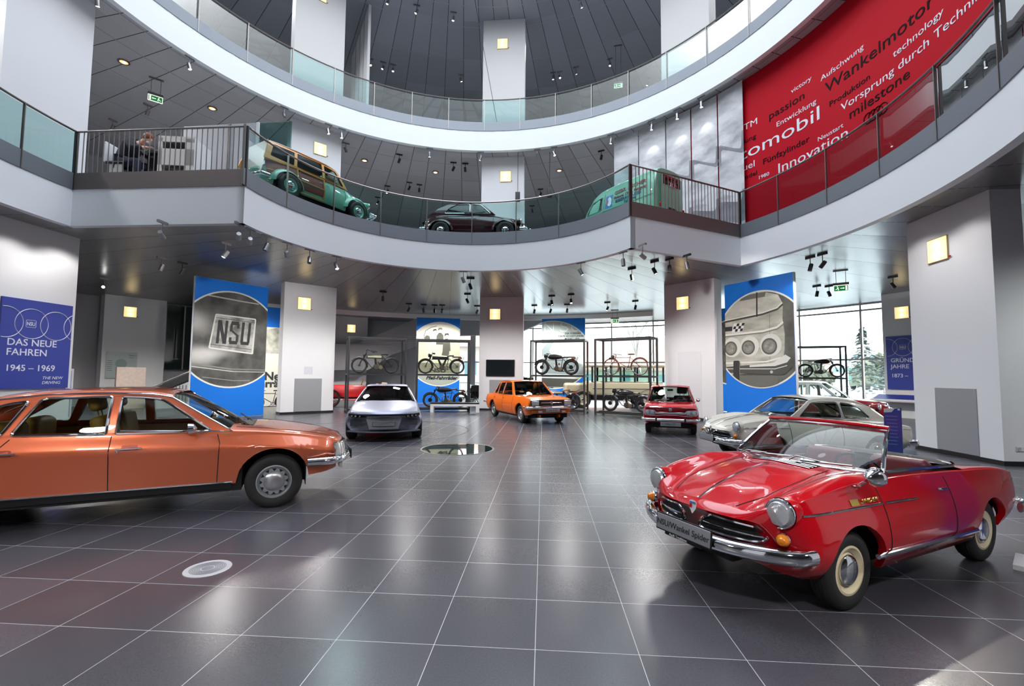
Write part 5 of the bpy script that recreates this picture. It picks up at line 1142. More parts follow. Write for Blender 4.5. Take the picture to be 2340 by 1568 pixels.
def motorcycle(label, group=None, tank='box', tankm=None, framem=BLACKM, r=.33, tr=.035, wb=1.35, vtwin=False, guards='thin', bars='swept', exhaust=True, lamp=False, saddle_m=None, drum=0, rear_lug=False, low=False, rimm=None, disc=False):
    P = thing('motorcycle', label, 'motorcycle', (0, 0, 0), 0, group); xf, xr = wb*.52, -wb*.48; sm = saddle_m or mat('dark_leather', (52, 34, 26), .5); tankm = tankm or BLACKM; rimm = rimm or DSTEEL
    bike_wheel(P, xf, r, tr, 28, rimm, drum=drum); bike_wheel(P, xr, r, tr, 28, rimm, drum=drum)
    hx, hz = xf-.26, r+.48                                    # steering head
    fk = MB()
    for y in (-.065, .065): fk.tube([(xf, y, r), (xf-.06, y, r+.16), (hx+.01, y, hz)], .014, 7)
    fk.tube([(hx+.10, 0, hz-.24), (hx-.02, 0, hz+.06)], .024, 8); fk.box((hx+.03, 0, hz-.05), (.05, .15, .03)); fk.tube([(hx+.06, -.0, hz-.14), (hx+.08, 0, hz-.02)], .03, 8); fk.build('fork', framem, P)
    bx, bz = -.12, .26; fr = MB()
    fr.tube([(hx, 0, hz-.02), (xr+.38, 0, hz-.06)], .015, 7); fr.tube([(hx+.02, 0, hz-.16), (xr+.36, 0, hz-.17)], .013, 7); fr.tube([(hx+.03, 0, hz-.2), (.22, 0, bz+.02), (.05, 0, bz-.06), (bx, 0, bz-.04)], .016, 7)
    fr.tube([(xr+.38, 0, hz-.06), (bx-.06, 0, bz-.02)], .015, 7)
    for y in (-.06, .06): fr.tube([(xr, y, r), (xr+.36, y*.6, hz-.12)], .010, 6); fr.tube([(xr, y, r), (bx, y*.6, bz)], .010, 6)
    fr.build('frame', framem, P)
    zt = hz-.10; x0, x1 = xr+.40, hx-.02
    if tank == 'box': t = MB().rbox(((x0+x1)/2, 0, zt), (x1-x0-.02, .12, .13), .02)
    else:
        rows = []
        for i in range(11):
            u = i/10; x = x0+.02+(x1-x0-.02)*u; k = sin(pi*min(1, .12+u*.88))**.45; hh = (.07+.08*u)*k+.01; ww = (.06+.07*u)*k+.01
            rows.append([(x, ww*cos(a), hz-.05+hh*.25+hh*sin(a)) for a in [2*pi*j/14 for j in range(14)]])
        t = MB().grid(rows, False, True)
    t.build('fuel_tank', tankm, P)
    if tank == 'box': MB().rbox(((x0+x1)/2, 0, zt), (x1-x0-.10, .126, .085), .015).build('tank_panel', mat('cream_tank_panel', (196, 190, 158), .4) if tankm != BLACKM else BLACKM, P)
    en = MB(); en.lathe([(.001, -.075), (.11, -.075), (.125, -.04), (.125, .04), (.11, .075), (.001, .075)], (.0, 0, bz+.02), (0, 1, 0), 20); en.rbox((-.16, 0, bz+.0), (.22, .13, .17), .04)
    en.build('crankcase', mat('cast_aluminium', (92, 88, 82), .45, .8, noise=.2, nscale=30), P)
    for ang in ((.42, -.42) if vtwin else (.12,)):
        M = Matrix.Translation((.0, 0, bz+.02)) @ Matrix.Rotation(ang, 4, 'Y'); c = MB()
        for k in range(9): z = .13+.026*k; c.lathe([(.035, z), (.068-.002*k, z+.002), (.068-.002*k, z+.010), (.035, z+.012)], M @ Vector((0, 0, 0)), M.to_3x3() @ Vector((0, 0, 1)), 16)
        c.lathe([(.04, .1), (.04, .36), (.05, .38), (.03, .41), (.001, .41)], M @ Vector((0, 0, 0)), M.to_3x3() @ Vector((0, 0, 1)), 14); c.build('cylinder', DSTEEL, P)
    MB().rbox((-.10, .0, bz+.22), (.08, .08, .09), .03).build('carburettor', mat('dull_brass', (140, 118, 76), .4, 1.), P)
    MB().lathe([(.001, -.01), (.085, -.01), (.085, .01), (.001, .012)], (-.17, .09, bz+.0), (0, 1, 0), 20).build('drive_cover', mat('worn_metal', (132, 124, 108), .45, .8), P)
    MB().tube([(-.17, .075, bz+.075), (xr, .075, r+.05)], .006, 4).build('drive_belt', BLACKM, P); MB().tube([(-.17, .075, bz-.075), (xr, .075, r-.05)], .006, 4).build('drive_belt', BLACKM, P)
    mw = .14 if guards == 'wide' else .085
    mudguard(P, xf, r, tr, 15 if guards == 'wide' else 30, 195, tankm if guards == 'wide' else framem, mw); mudguard(P, xr, r, tr, -15, 155, tankm if guards == 'wide' else framem, mw)
    hb = MB(); top = hz+.10+(.08 if bars == 'swept' else 0)
    for y in (-1, 1):
        if bars == 'swept': hb.tube([(hx-.03, 0, hz+.05), (hx-.02, y*.05, top), (hx-.02, y*.2, top+.02), (hx-.15, y*.30, top+.01), (hx-.42, y*.33, top-.08)], .012, 7)
        else: hb.tube([(hx-.03, 0, hz+.05), (hx-.02, y*.10, top-.02), (hx-.03, y*.28, top+.02), (hx-.16, y*.36, top)], .012, 7)
    o = hb.build('handlebar', DSTEEL, P); 
    for y in (-1, 1):
        e = (hx-.42, y*.33, top-.08) if bars == 'swept' else (hx-.16, y*.36, top); MB().tube([e, (e[0]+.12, e[1]-y*.02, e[2]+(.035 if bars == 'swept' else .005))], .019, 8).build('grip', BLACK, o)
    s = MB(); sx, sz = xr+.30, hz+.02-(.06 if low else 0); rows = []
    for i in range(9):
        u = i/8; ww = .04+.09*(1-u)**.7; rows.append([(sx-.14+.30*u, ww*v, sz+.03*(1-u)**2+.02*sin(pi*u)-.035*abs(v)**2.5) for v in [-1+2*j/8 for j in range(9)]])
    s.grid(rows); s.grid([[(p[0], p[1], p[2]-.03) for p in rr] for rr in rows]); s.build('saddle', sm, P)
    sp = MB()
    for y in (-.07, .07):
        sp.tube([(sx-.10+.022*cos(k), y+.022*sin(k), sz-.11+.012*k/1.0*.45) for k in [i*.6 for i in range(30)]], .004, 4)
    sp.build('saddle_spring', DSTEEL, P)
    if exhaust: MB().tube([(.08, -.06, bz+.28), (.18, -.10, bz+.22), (.16, -.12, bz+.02), (-.05, -.13, bz-.10), (-.35, -.13, bz-.10)], .02, 8).tube([(-.35, -.13, bz-.10), (-.75, -.13, bz-.04)], .034, 10).build('exhaust_pipe', CHROME, P)
    if lamp: lampround(P, (hx+.12, 0, hz+.02), .075, (1, 0, 0), rimm=BLACKM); MB().lathe([(.001, -.12), (.05, -.1), (.078, -.02)], (hx+.12, 0, hz+.02), (1, 0, 0), 16).build('lamp_shell', BLACKM, P)
    if rear_lug:
        MB().rbox((xr+.0, 0, 2*r+.10), (.34, .16, .05), .01).build('luggage_rack', DSTEEL, P); MB().rbox((xr-.12, .06, 2*r+.05), (.18, .09, .09), .02).build('tool_case', mat('brown_case', (120, 62, 34), .5), P)
        for y in (-.07, .07): MB().tube([(xr-.3, y, 2*r+.10), (xr-.12, y, r)], .008, 5).build('rack_stay', DSTEEL, P)
    for y in (-1, 1): MB().cyl((bx+.08, y*.08, bz-.08), (bx+.08, y*.2, bz-.08), .014, 8).build('foot_rest', BLACK, P)
    return P
def bicycle(label, m, tm, lamp=True, r=.33, wb=1.08, name='bicycle'):
    P = thing(name, label, 'bicycle', (0, 0, 0), 0); xf, xr = wb*.56, -wb*.44
    bike_wheel(P, xf, r, .022, 32, CHROME, tm, .02, drum=.06 if lamp else 0); bike_wheel(P, xr, r, .022, 32, CHROME, tm, .02)
    fr = MB(); hx, hz = xf-.20, r+.38; sx, sz = -.16, r+.38; bb = (-.06, 0, r-.05)
    fr.tube([(hx, 0, hz), (sx, 0, sz)], .014, 8); fr.tube([(hx+.03, 0, hz-.1), bb], .015, 8); fr.tube([bb, (sx, 0, sz+.08)], .014, 8)
    for y in (-.05, .05): fr.tube([(xr, y, r), (sx, 0, sz)], .008, 6); fr.tube([(xr, y, r), bb], .008, 6)
    fr.tube([(hx+.05, 0, hz-.16), (hx-.03, 0, hz+.1)], .018, 8); fr.build('frame', m, P)
    fk = MB()
    for y in (-.05, .05): fk.tube([(xf, y, r), (xf-.05, y, r+.14), (hx+.05, y, hz-.16)], .011, 6)
    fk.build('fork', m, P)
    hb = MB()
    for y in (-1, 1): hb.tube([(hx-.03, 0, hz+.1), (hx, y*.06, hz+.13), (hx+.02, y*.2, hz+.15), (hx-.16, y*.27, hz+.12)], .011, 6)
    hb.build('handlebar', CHROME, P); mudguard(P, xr, r, .022, -20, 150, m, .05); mudguard(P, xf, r, .022, 20 if not lamp else 90, 215, m, .05)
    MB().rbox((sx-.04, 0, sz+.13), (.26, .15, .05), .025).build('saddle', mat('dark_leather', (52, 34, 26), .5), P)
    MB().lathe([(.06, -.008), (.085, -.006), (.085, .006), (.06, .008), (.06, -.008)], (bb[0], .03, bb[2]), (0, 1, 0), 28).build('chainring', CHROME, P)
    c = MB(); c.tube([(bb[0], .05, bb[2]), (bb[0]+.12, .06, bb[2]-.11)], .008, 6); c.box((bb[0]+.13, .11, bb[2]-.12), (.09, .1, .025)); c.tube([(bb[0], -.05, bb[2]), (bb[0]-.12, -.06, bb[2]+.11)], .008, 6); c.box((bb[0]-.13, -.11, bb[2]+.12), (.09, .1, .025)); c.build('crank', DSTEEL, P)
    MB().tube([(bb[0], .03, bb[2]+.085), (xr, .03, r+.035)], .005, 4).build('chain', BLACKM, P); MB().tube([(bb[0], .03, bb[2]-.085), (xr, .03, r-.035)], .005, 4).build('chain', BLACKM, P)
    if lamp: MB().rbox((hx+.12, 0, hz+.03), (.15, .12, .16), .05).build('helper_motor', mat('cast_aluminium', (120, 114, 104), .45, .8), P); MB().ball((hx+.24, 0, hz-.03), .05).build('lamp_shell', BLACKM, P)
    return P
RACKM = mat('gunmetal_rack', (66, 68, 70), .45, .6)
def rack(label, a0, a1, r=10.0, W=None, dep=.8, H=3.2, loc=None, rz=None, decks=(.16, 1.66)):
    p, q = pol(r, a0), pol(r, a1); W = W or (q-p).length; d = q-p
    if loc is None: loc = (p+q)/2; rz = atan2(d.y, d.x)     # local +x from a0 (image right) to a1; flipped below
    P = thing('display_rack', label, 'rack', loc, rz); s = -1          # depth goes away from the hall centre: local -y
    for x in (-W/2+.035, W/2-.035):
        for y in (0, s*dep): MB().box((x, y, H/2), (.07, .07, H)).build('rack_post', RACKM, P, smooth=False)
    for z in (H-.035, *[v-.05 for v in decks]):
        for y in (0, s*dep): MB().box((0, y, z), (W-.14, .07, .07)).build('rack_beam', RACKM, P, smooth=False)
        for x in (-W/2+.035, W/2-.035): MB().box((x, s*dep/2, z), (.07, dep-.07, .07)).build('rack_beam', RACKM, P, smooth=False)
    for z in decks: MB().box((0, s*dep/2, z-.02), (W-.14, .34, .04)).build('rack_deck', BLACKM, P, smooth=False)
    return P, W, dep
def on_rack(b, R, z, dx=0, face=1):
    P, W, dep = R; rz = P.rotation_euler.z; M = Matrix.Translation(P.location) @ Matrix.Rotation(rz, 4, 'Z')
    b.location = M @ Vector((dx, -dep/2, z)); b.rotation_euler = (0, 0, rz+(0 if face > 0 else pi))
R1 = rack('tall steel display rack nearest the left pillar, behind the silver coupe', 108.9, 122.9); R2 = rack('tall steel display rack in front of the blue family poster', 92.8, 106.6)
R3 = rack('tall steel display rack in front of the mountain poster', 63.3, 77.4); R4 = rack('tall steel display rack holding the red-brown bicycle', 47.0, 60.9)
RR = rack('steel display rack by the right-hand window', 0, 0, W=2.5, loc=(15.0, 22.4, 0), rz=radians(160))
green = mat('olive_tank', (66, 84, 58), .4, coat=.5)
m1 = motorcycle('belt-drive veteran motorcycle with olive and cream box tank on the upper deck', tank='box', tankm=green, r=.335, tr=.034, wb=1.36, exhaust=False); on_rack(m1, R1, 1.66)
m2 = motorcycle('black veteran twin-cylinder motorcycle in front of the family picture', tank='box', tankm=BLACKM, r=.335, tr=.036, wb=1.42, vtwin=True, lamp=True, rear_lug=True, exhaust=False, guards='wide', bars='wide'); on_rack(m2, R2, 1.66, .05)
m3 = motorcycle('black vintage motorcycle on the lower deck above the white bench', tank='tear', r=.33, tr=.045, wb=1.36, drum=.09, bars='wide', rear_lug=True); on_rack(m3, R2, .16, -.15)
m4 = motorcycle('black motorcycle with fat tyres in front of the mountain poster', tank='tear', r=.34, tr=.055, wb=1.34, lamp=True, guards='wide', bars='wide', drum=.09, rear_lug=True, low=True); on_rack(m4, R3, 1.66, .1)
m5 = motorcycle('dark blue motorcycle with brown saddle behind the orange saloon', tank='box', tankm=mat('dark_blue_tank', (24, 52, 92), .3, coat=1), r=.34, tr=.05, wb=1.4, lamp=True, guards='wide', bars='wide', saddle_m=mat('brown_saddle', (150, 84, 40), .5), rear_lug=True, drum=.1); on_rack(m5, R3, .16, .05)
m6 = motorcycle('black and chrome motorcycle below the bicycle', tank='tear', tankm=mat('black_chrome_tank', (90, 90, 92), .2, .8), r=.34, tr=.05, wb=1.42, lamp=True, guards='wide', bars='wide', drum=.08, low=True); on_rack(m6, R4, .16, -.05)
b1 = bicycle('red-brown bicycle with helper motor on the upper deck', mat('red_brown_enamel', (112, 52, 44), .35, coat=.6), mat('pinkish_tyre', (128, 92, 86), .8), wb=1.24, r=.36); on_rack(b1, R4, 1.66, -.05)
m7 = motorcycle('bare black motorcycle facing right on the window rack', tank='tear', r=.33, tr=.035, wb=1.36, exhaust=False, bars='wide'); on_rack(m7, RR, 1.66, -.25, -1)
b2 = bicycle('black bicycle mostly hidden behind the badge banner', BLACKM, TYRE, lamp=False, wb=1.15, r=.35); b2.location = (-10.6, 20.2, 0.0); b2.rotation_euler = (0, 0, radians(-160))
def bench():
    P = thing('bench', 'low white bench with black top in front of the display rack', 'bench', (-2.46, 20.0, 0), radians(3)); w = mat('white_lacquer', (216, 216, 218), .4)
    MB().box((0, 0, .39), (2.1, .5, .06)).build('bench_top', BLACKM, P, smooth=False); MB().box((0, 0, .315), (2.1, .5, .09)).build('apron', w, P, smooth=False)
    for x in (-.98, .98): MB().box((x, 0, .135), (.14, .5, .27)).build('leg', w, P, smooth=False)
bench()
# ================================================================ outer pillars, ramp, far wall
def oface(ac, R): 
    a = radians(ac); return Vector((CX+R*cos(a), CY+R*sin(a), 0)), a-pi/2
for nm, ac, R, w in (('east', 24.95, 19.8, 2.04), ('west', 145.5, 20.7, 2.44), ('north', 116, 20.5, 2.2), ('middle', 93.6, 20.5, .34)):
    p, rz = oface(ac, R); struct('wall_outer_'+nm, MB().box((0, .3, Z0/2), (w, .6, Z0)), WHITE if nm != 'middle' else GREYW, smooth=False, loc=p, rot=(0, 0, rz))
def curved(name, poly, r, th, m, dense=.8, **k):
    l = refine(poly, dense); mb = MB(); mb.holed([l], lambda a, z: tuple(pol(r, a, z))); mb.holed([l], lambda a, z: tuple(pol(r+th, a, z))); n = len(l)
    for i in range(n): a, b = l[i], l[(i+1) % n]; mb.add([tuple(pol(r, *a)), tuple(pol(r, *b)), tuple(pol(r+th, *b)), tuple(pol(r+th, *a))], [(0, 1, 2, 3)])
    return mb.build(name, m, ang=.5, **k)
RAMPW = mat('ramp_grey_paint', (164, 164, 168), .7, noise=.02, nscale=.5)
tag(curved('trim_7', [(119.5, 3.46), (115.0, 3.5), (104.4, 5.25), (92.0, 5.25), (92.0, 4.24), (96.0, 4.19), (104.3, 3.47), (108.8, 2.87), (113.0, 1.88), (119.5, 1.85)], 19.3, .25, RAMPW), kind='structure')
tag(curved('trim_8', [(84.2, 5.25), (78.4, 5.25), (80.1, 5.1), (84.2, 4.5)], 19.3, .5, RAMPW), kind='structure')
struct('trim_9', MB().ring(17.4, 17.55, 58, 138, 5.02, Z0, 40), WHITE)
struct('window_4', MB().grid([arc(21.55, 137.2, 141.8, z, 6) for z in (1.78, 5.2)]), mat('dark_glazing', (44, 58, 56), .08, .2, coat=1), smooth=False)
for a in (137.6, 139.4, 141.6): p = pol(21.52, a); struct('trim_10', MB().box((p.x, p.y, 3.5), (.05, .06, 3.4), radians(a)), STEEL, smooth=False)
# ================================================================ banners
def clip(P, Q):                            # polygon P clipped by convex polygon Q (ccw)
    out = list(P)
    for i in range(len(Q)):
        a, b = Q[i], Q[(i+1) % len(Q)]; src, out = out, []
        if not src: return []
        f = lambda p: (b[0]-a[0])*(p[1]-a[1])-(b[1]-a[1])*(p[0]-a[0])
        for j in range(len(src)):
            p, q = src[j-1], src[j]; fp, fq = f(p), f(q)
            if (fp >= 0) != (fq >= 0): t = fp/(fp-fq); out.append((p[0]+(q[0]-p[0])*t, p[1]+(q[1]-p[1])*t))
            if fq >= 0: out.append(q)
    return out
def circ(cx, cz, r, n=64, r2=None): return [(cx+r*cos(2*pi*i/n), cz+(r2 or r)*sin(2*pi*i/n)) for i in range(n)]
BLUE = mat('banner_blue', (0, 120, 226), .55); RIMW = mat('banner_cream_ring', (234, 236, 222), .55)
def photo_mat(name, dark, light, scale=3., grain=160., stretch=(1, 1, 1), pos=(.3, .7)):
    if name in MATS: return MATS[name]
    m = bpy.data.materials.new(name); m.use_nodes = True; nt = m.node_tree; N = nt.nodes; L = nt.links; b = N['Principled BSDF']; b.inputs['Roughness'].default_value = .6
    tc = N.new('ShaderNodeTexCoord'); mp = N.new('ShaderNodeMapping'); mp.inputs['Scale'].default_value = stretch; L.new(tc.outputs['Object'], mp.inputs[0])
    n1 = N.new('ShaderNodeTexNoise'); n1.inputs['Scale'].default_value = scale; n1.inputs['Detail'].default_value = 3; L.new(mp.outputs[0], n1.inputs[0])
    n2 = N.new('ShaderNodeTexNoise'); n2.inputs['Scale'].default_value = grain; L.new(tc.outputs['Object'], n2.inputs[0])
    ad = N.new('ShaderNodeMath'); ad.operation = 'MULTIPLY_ADD'; L.new(n2.outputs[0], ad.inputs[0]); ad.inputs[1].default_value = .25; L.new(n1.outputs[0], ad.inputs[2])
    rp = N.new('ShaderNodeValToRGB'); L.new(ad.outputs[0], rp.inputs[0]); rp.color_ramp.elements[0].position = pos[0]+.12; rp.color_ramp.elements[1].position = pos[1]+.12; rp.color_ramp.elements[0].color = rgb(*dark); rp.color_ramp.elements[1].color = rgb(*light)
    L.new(rp.outputs[0], b.inputs['Base Color']); MATS[name] = m; return m
def grad_mat(name, lo, hi, blobs, grain=200.):
    m = photo_mat(name, lo, hi, 2., grain); nt = m.node_tree; N = nt.nodes; L = nt.links; rp = [n for n in N if n.type == 'VALTORGB'][0]; src = rp.inputs[0].links[0].from_socket
    tc = [n for n in N if n.type == 'TEX_COORD'][0]; tot = None
    for x, z, rx, rz, w in blobs:
        mp = N.new('ShaderNodeMapping'); mp.inputs['Location'].default_value = (-x/rx, 0, -z/rz); mp.inputs['Scale'].default_value = (1/rx, 0, 1/rz); L.new(tc.outputs['Object'], mp.inputs[0])
        ln = N.new('ShaderNodeVectorMath'); ln.operation = 'LENGTH'; L.new(mp.outputs[0], ln.inputs[0])
        mr = N.new('ShaderNodeMapRange'); mr.interpolation_type = 'SMOOTHSTEP'; mr.inputs['From Min'].default_value = 1; mr.inputs['From Max'].default_value = 0; mr.inputs['To Max'].default_value = w; L.new(ln.outputs['Value'], mr.inputs['Value'])
        if tot is None: tot = mr.outputs[0]
        else: a = N.new('ShaderNodeMath'); L.new(tot, a.inputs[0]); L.new(mr.outputs[0], a.inputs[1]); tot = a.outputs[0]
    k = N.new('ShaderNodeMath'); k.operation = 'MULTIPLY'; L.new(src, k.inputs[0]); k.inputs[1].default_value = .38
    a = N.new('ShaderNodeMath'); L.new(k.outputs[0], a.inputs[0]); L.new(tot, a.inputs[1]); L.new(a.outputs[0], rp.inputs[0]); rp.color_ramp.elements[0].position = .15; rp.color_ramp.elements[1].position = 1.1
    return m
class Banner:
    def __init__(s, name, label, r, ac, W, H, cx, cz, cr, cat='banner', z0=0.02, back=BLUE, frame=WHITE):
        p, rz = oface(ac, r); s.P = thing(name, label, cat, (p.x, p.y, 0), rz); s.W, s.H = W, H
        MB().box((0, .07, (H+z0)/2), (W, .12, H-z0)).build('light_box', frame, s.P, smooth=False)
        MB().box((0, .004, (H+z0)/2), (W-.015, .012, H-z0-.015)).build('printed_face', back, s.P, smooth=False)
        w = W/2-.008; s.rect = [(-w, z0+.01), (w, z0+.01), (w, H-.01), (-w, H-.01)]; s.k = 0
        if cr:
            s.art(circ(cx, cz, cr+.055), RIMW, 'printed_ring', s.rect); s.reg = clip(circ(cx, cz, cr), s.rect)
    def art(s, P, m, name='printed_shape', reg=None):
        q = clip(P, reg or s.reg)
        if len(q) < 3: return
        s.k += 1; y = -.003-.0006*s.k
        return MB().poly([(a, y, z) for a, z in q]).build(name, m, s.P, smooth=False)
    def band(s, pts, th, m, name='printed_line'):
        P = [Vector(p) for p in pts]; L = []; R = []
        for i, p in enumerate(P):
            t = (P[min(i+1, len(P)-1)]-P[max(i-1, 0)]).normalized(); n = Vector((-t.y, t.x)); w = th[i] if isinstance(th, list) else th; L.append(tuple(p+n*w/2)); R.append(tuple(p-n*w/2))
        for i in range(len(P)-1):
            pass
        return s.art_mesh([(L[i], R[i], R[i+1], L[i+1]) for i in range(len(P)-1)], m, name)
    def art_mesh(s, quads, m, name):
        s.k += 1; y = -.003-.0006*s.k; mb = MB()
        for q in quads:
            c = clip(q if sum(a[0]*b[1]-b[0]*a[1] for a, b in zip(q, q[1:]+q[:1])) > 0 else q[::-1], s.reg)
            if len(c) > 2: mb.poly([(a, y, z) for a, z in c])
        if mb.f: return mb.build(name, m, s.P, smooth=False)
    def text(s, t, size, x, z, m, align='LEFT', sx=1., shear=0, bold=0., name='printed_lettering', sp=1.):
        s.k += 1; return text(t, size, name, m, s.P, (x, -.004-.0006*s.k, z), (pi/2, 0, 0), align, .0004, shear, sp, bold, sx)
def gray(v, warm=0): return mat('print_grey_%d_%d' % (v, warm), (v, v, v-warm), .6)
# badge banner
b = Banner('banner', 'tall blue banner with a dark photo of a trapezoid badge', 10.7, 145.6, 2.5, 4.95, 0, 2.835, 1.71)
b.art(circ(0, 2.835, 1.71), grad_mat('dark_crinkle_badge_print', (50, 50, 46), (206, 206, 200), [(-1.2, 3.4, .7, .7, .5), (-1.1, 2.2, 1.0, .5, .75), (-.5, 2.35, .9, .3, .35), (.3, 3.3, 1.2, .5, .12)], 260), 'printed_photo')
for (x0, z0), (x1, z1), th, g in (((-1.25, 4.36), (.3, 4.27), .045, 196), ((.3, 4.27), (.9, 4.25), .04, 200), ((-1.25, 1.92), (.0, 1.76), .05, 140), ((0, 1.76), (1.25, 1.74), .05, 130), ((-1.25, 1.83), (.1, 1.67), .03, 210), ((.1, 1.67), (1.25, 1.66), .03, 190), ((-.9, 1.47), (.1, 1.34), .025, 160), ((.1, 1.34), (.7, 1.34), .025, 160)):
    b.band([(x0, z0), (x1, z1)], th, gray(g, 6))
b.art(rounded([(-.76, 2.47), (.77, 2.32), (.83, 3.68), (-.58, 3.72)][::1], .06), gray(214, 6), 'printed_badge_edge'); b.art(rounded([(-.70, 2.52), (.70, 2.38), (.78, 3.63), (-.55, 3.67)], .04), photo_mat('speckled_badge_print', (96, 96, 92), (196, 196, 190), 2, 300, pos=(.35, .65)), 'printed_badge')
b.band([(-.55, 3.58), (.78, 3.52)], .02, gray(70)); b.band([(-.70, 2.62), (.70, 2.50)], .02, gray(70))
def letter_nsu(B, x, z, h, w, m, sl=.10):
    """condensed block letters drawn as polygons"""
    def q(*pts): return [(x+(u*w)+v*sl*h, z+v*h) for u, v in pts]
    t = .26
    def put(off, pts): B.art([(p[0]+off, p[1]) for p in q(*pts)], m, 'printed_letter')
    put(0, ((0, 0), (t, 0), (t, 1), (0, 1))); put(0, ((.0, 1), (.62, 0), (.95, 0), (.33, 1))); put(0, ((.70, 0), (.96, 0), (.96, 1), (.70, 1)))
    o = w*1.14
    for r_ in (((.05, .84), (.92, .84), (.85, 1), (.14, 1)), ((.03, .55), (.30, .55), (.30, .86), (.03, .86)), ((.70, .70), (.95, .70), (.95, .88), (.70, .88)), ((.04, .60), (.30, .62), (.95, .40), (.95, .32), (.70, .38)), ((.70, .12), (.95, .12), (.95, .42), (.70, .42)), ((.12, 0), (.86, 0), (.93, .15), (.05, .15)), ((.03, .10), (.29, .10), (.29, .30), (.03, .30))): put(o, r_)
    o = 2*w*1.14
    for r_ in (((.03, .10), (.30, .10), (.30, 1), (.03, 1)), ((.70, .10), (.96, .10), (.96, 1), (.70, 1)), ((.10, 0), (.88, 0), (.95, .14), (.04, .14))): put(o, r_)
letter_nsu(b, -.53, 2.66, .84, .35, gray(46), .06)
# tail-light banner
b = Banner('banner', 'tall blue banner with a photo of a car tail and round lights', 10.75, 26.4, 2.5, 4.95, .06, 2.9, 1.59)
b.art(circ(.06, 2.9, 1.59), photo_mat('dark_blur_print', (64, 64, 58), (112, 112, 104), 1.5, 120), 'printed_photo')
cr1 = photo_mat('cream_car_print', (150, 150, 136), (206, 206, 192), 1.2, 60, (1, 1, 3))
cr2 = photo_mat('pale_car_print', (182, 182, 168), (222, 222, 210), 1.2, 60, (1, 1, 3))
b.art([(-1.3, 1.7), (.62, 1.8), (.84, 2.05), (.92, 2.5), (.94, 3.0), (.88, 3.5), (.9, 3.9), (.75, 4.25), (.2, 4.5), (-1.3, 4.5)], cr1, 'printed_car_body')
b.art([(-1.3, 3.70), (.3, 3.78), (.82, 3.88), (.90, 4.0), (.75, 4.3), (.2, 4.5), (-1.3, 4.5)], cr2, 'printed_boot_lid'); b.art([(-.65, 4.28), (.3, 4.30), (.34, 4.46), (-.5, 4.46)], gray(118, 8), 'printed_glass')
b.band([(-1.3, 3.60), (.2, 3.72), (.7, 3.82), (.9, 3.96)], .06, gray(70, 6)); b.band([(-1.3, 3.66), (.2, 3.77), (.72, 3.88), (.88, 4.02)], .035, gray(232, 8)); b.band([(.0, 3.66), (.02, 4.5)], .05, gray(50, 4)); b.band([(.42, 1.8), (.45, 3.7)], .012, gray(110, 8))
b.band([(-1.3, 3.13), (.2, 3.16), (.7, 3.25), (.9, 3.40)], .06, gray(228, 8)); b.band([(-1.3, 3.07), (.2, 3.10), (.7, 3.18), (.92, 3.32)], .03, gray(110, 8)); b.band([(-1.3, 2.12), (.3, 2.14), (.8, 2.26)], .05, gray(226, 8))
b.art([(-1.3, 3.26), (-.95, 3.26), (-.95, 3.42), (-1.3, 3.42)], gray(40), 'printed_letter'); b.art([(-.98, 3.2), (-.55, 3.2), (-.45, 3.52), (-.88, 3.52)], gray(228, 6), 'printed_flag')
for i in range(4):
    for j in range(3):
        if (i+j) % 2: x0 = -.95+.1*i+.033*j; b.art([(x0, 3.22+.095*j), (x0+.1, 3.22+.095*j), (x0+.133, 3.315+.095*j), (x0+.033, 3.315+.095*j)], gray(26), 'printed_check')
for cx_, rr in ((-1.02, .25), (-.34, .25), (.42, .27)):
    b.art(circ(cx_+.05, 2.68, rr+.1, 40), gray(214, 8), 'printed_lamp_rim'); b.art(circ(cx_, 2.64, rr, 40), gray(88, 8), 'printed_lamp'); b.art(circ(cx_, 2.64, rr*.78, 40), gray(128, 8), 'printed_lamp'); b.art(circ(cx_, 2.64, rr*.55, 40), photo_mat('lamp_print', (96, 96, 88), (168, 168, 156), 6, 60), 'printed_lamp')
b.art([(-1.3, 1.78), (.9, 1.70), (1.15, 1.95), (1.1, 2.2), (.75, 2.1), (-1.3, 1.98)][::1], gray(76, 6), 'printed_bumper'); b.art([(-.3, 1.97), (.6, 1.99), (1.0, 2.1), (1.12, 2.24), (.95, 2.35), (.55, 2.1), (-.3, 2.03)], gray(216, 8), 'printed_bumper_top'); b.band([(-1.3, 1.92), (.6, 1.90), (1.0, 2.0)], .025, gray(220, 8))
b.art(rounded([(-.95, 1.25), (-.70, 1.25), (-.68, 2.2), (-.92, 2.2)], .05), gray(48, 4), 'printed_bumper_guard'); b.band([(-.70, 1.5), (-.68, 2.15)], .03, gray(150, 6)); b.art([(-1.1, 1.3), (.7, 1.3), (.68, 1.68), (-1.1, 1.68)], gray(108, 8), 'printed_underside'); b.art(circ(.48, 1.80, .05, 20), gray(190, 6), 'printed_bolt')
b.art(rounded([(-.9, 1.15), (-.70, 1.15), (-.68, 2.2), (-.90, 2.2)], .05), gray(48, 4), 'printed_bumper_guard')
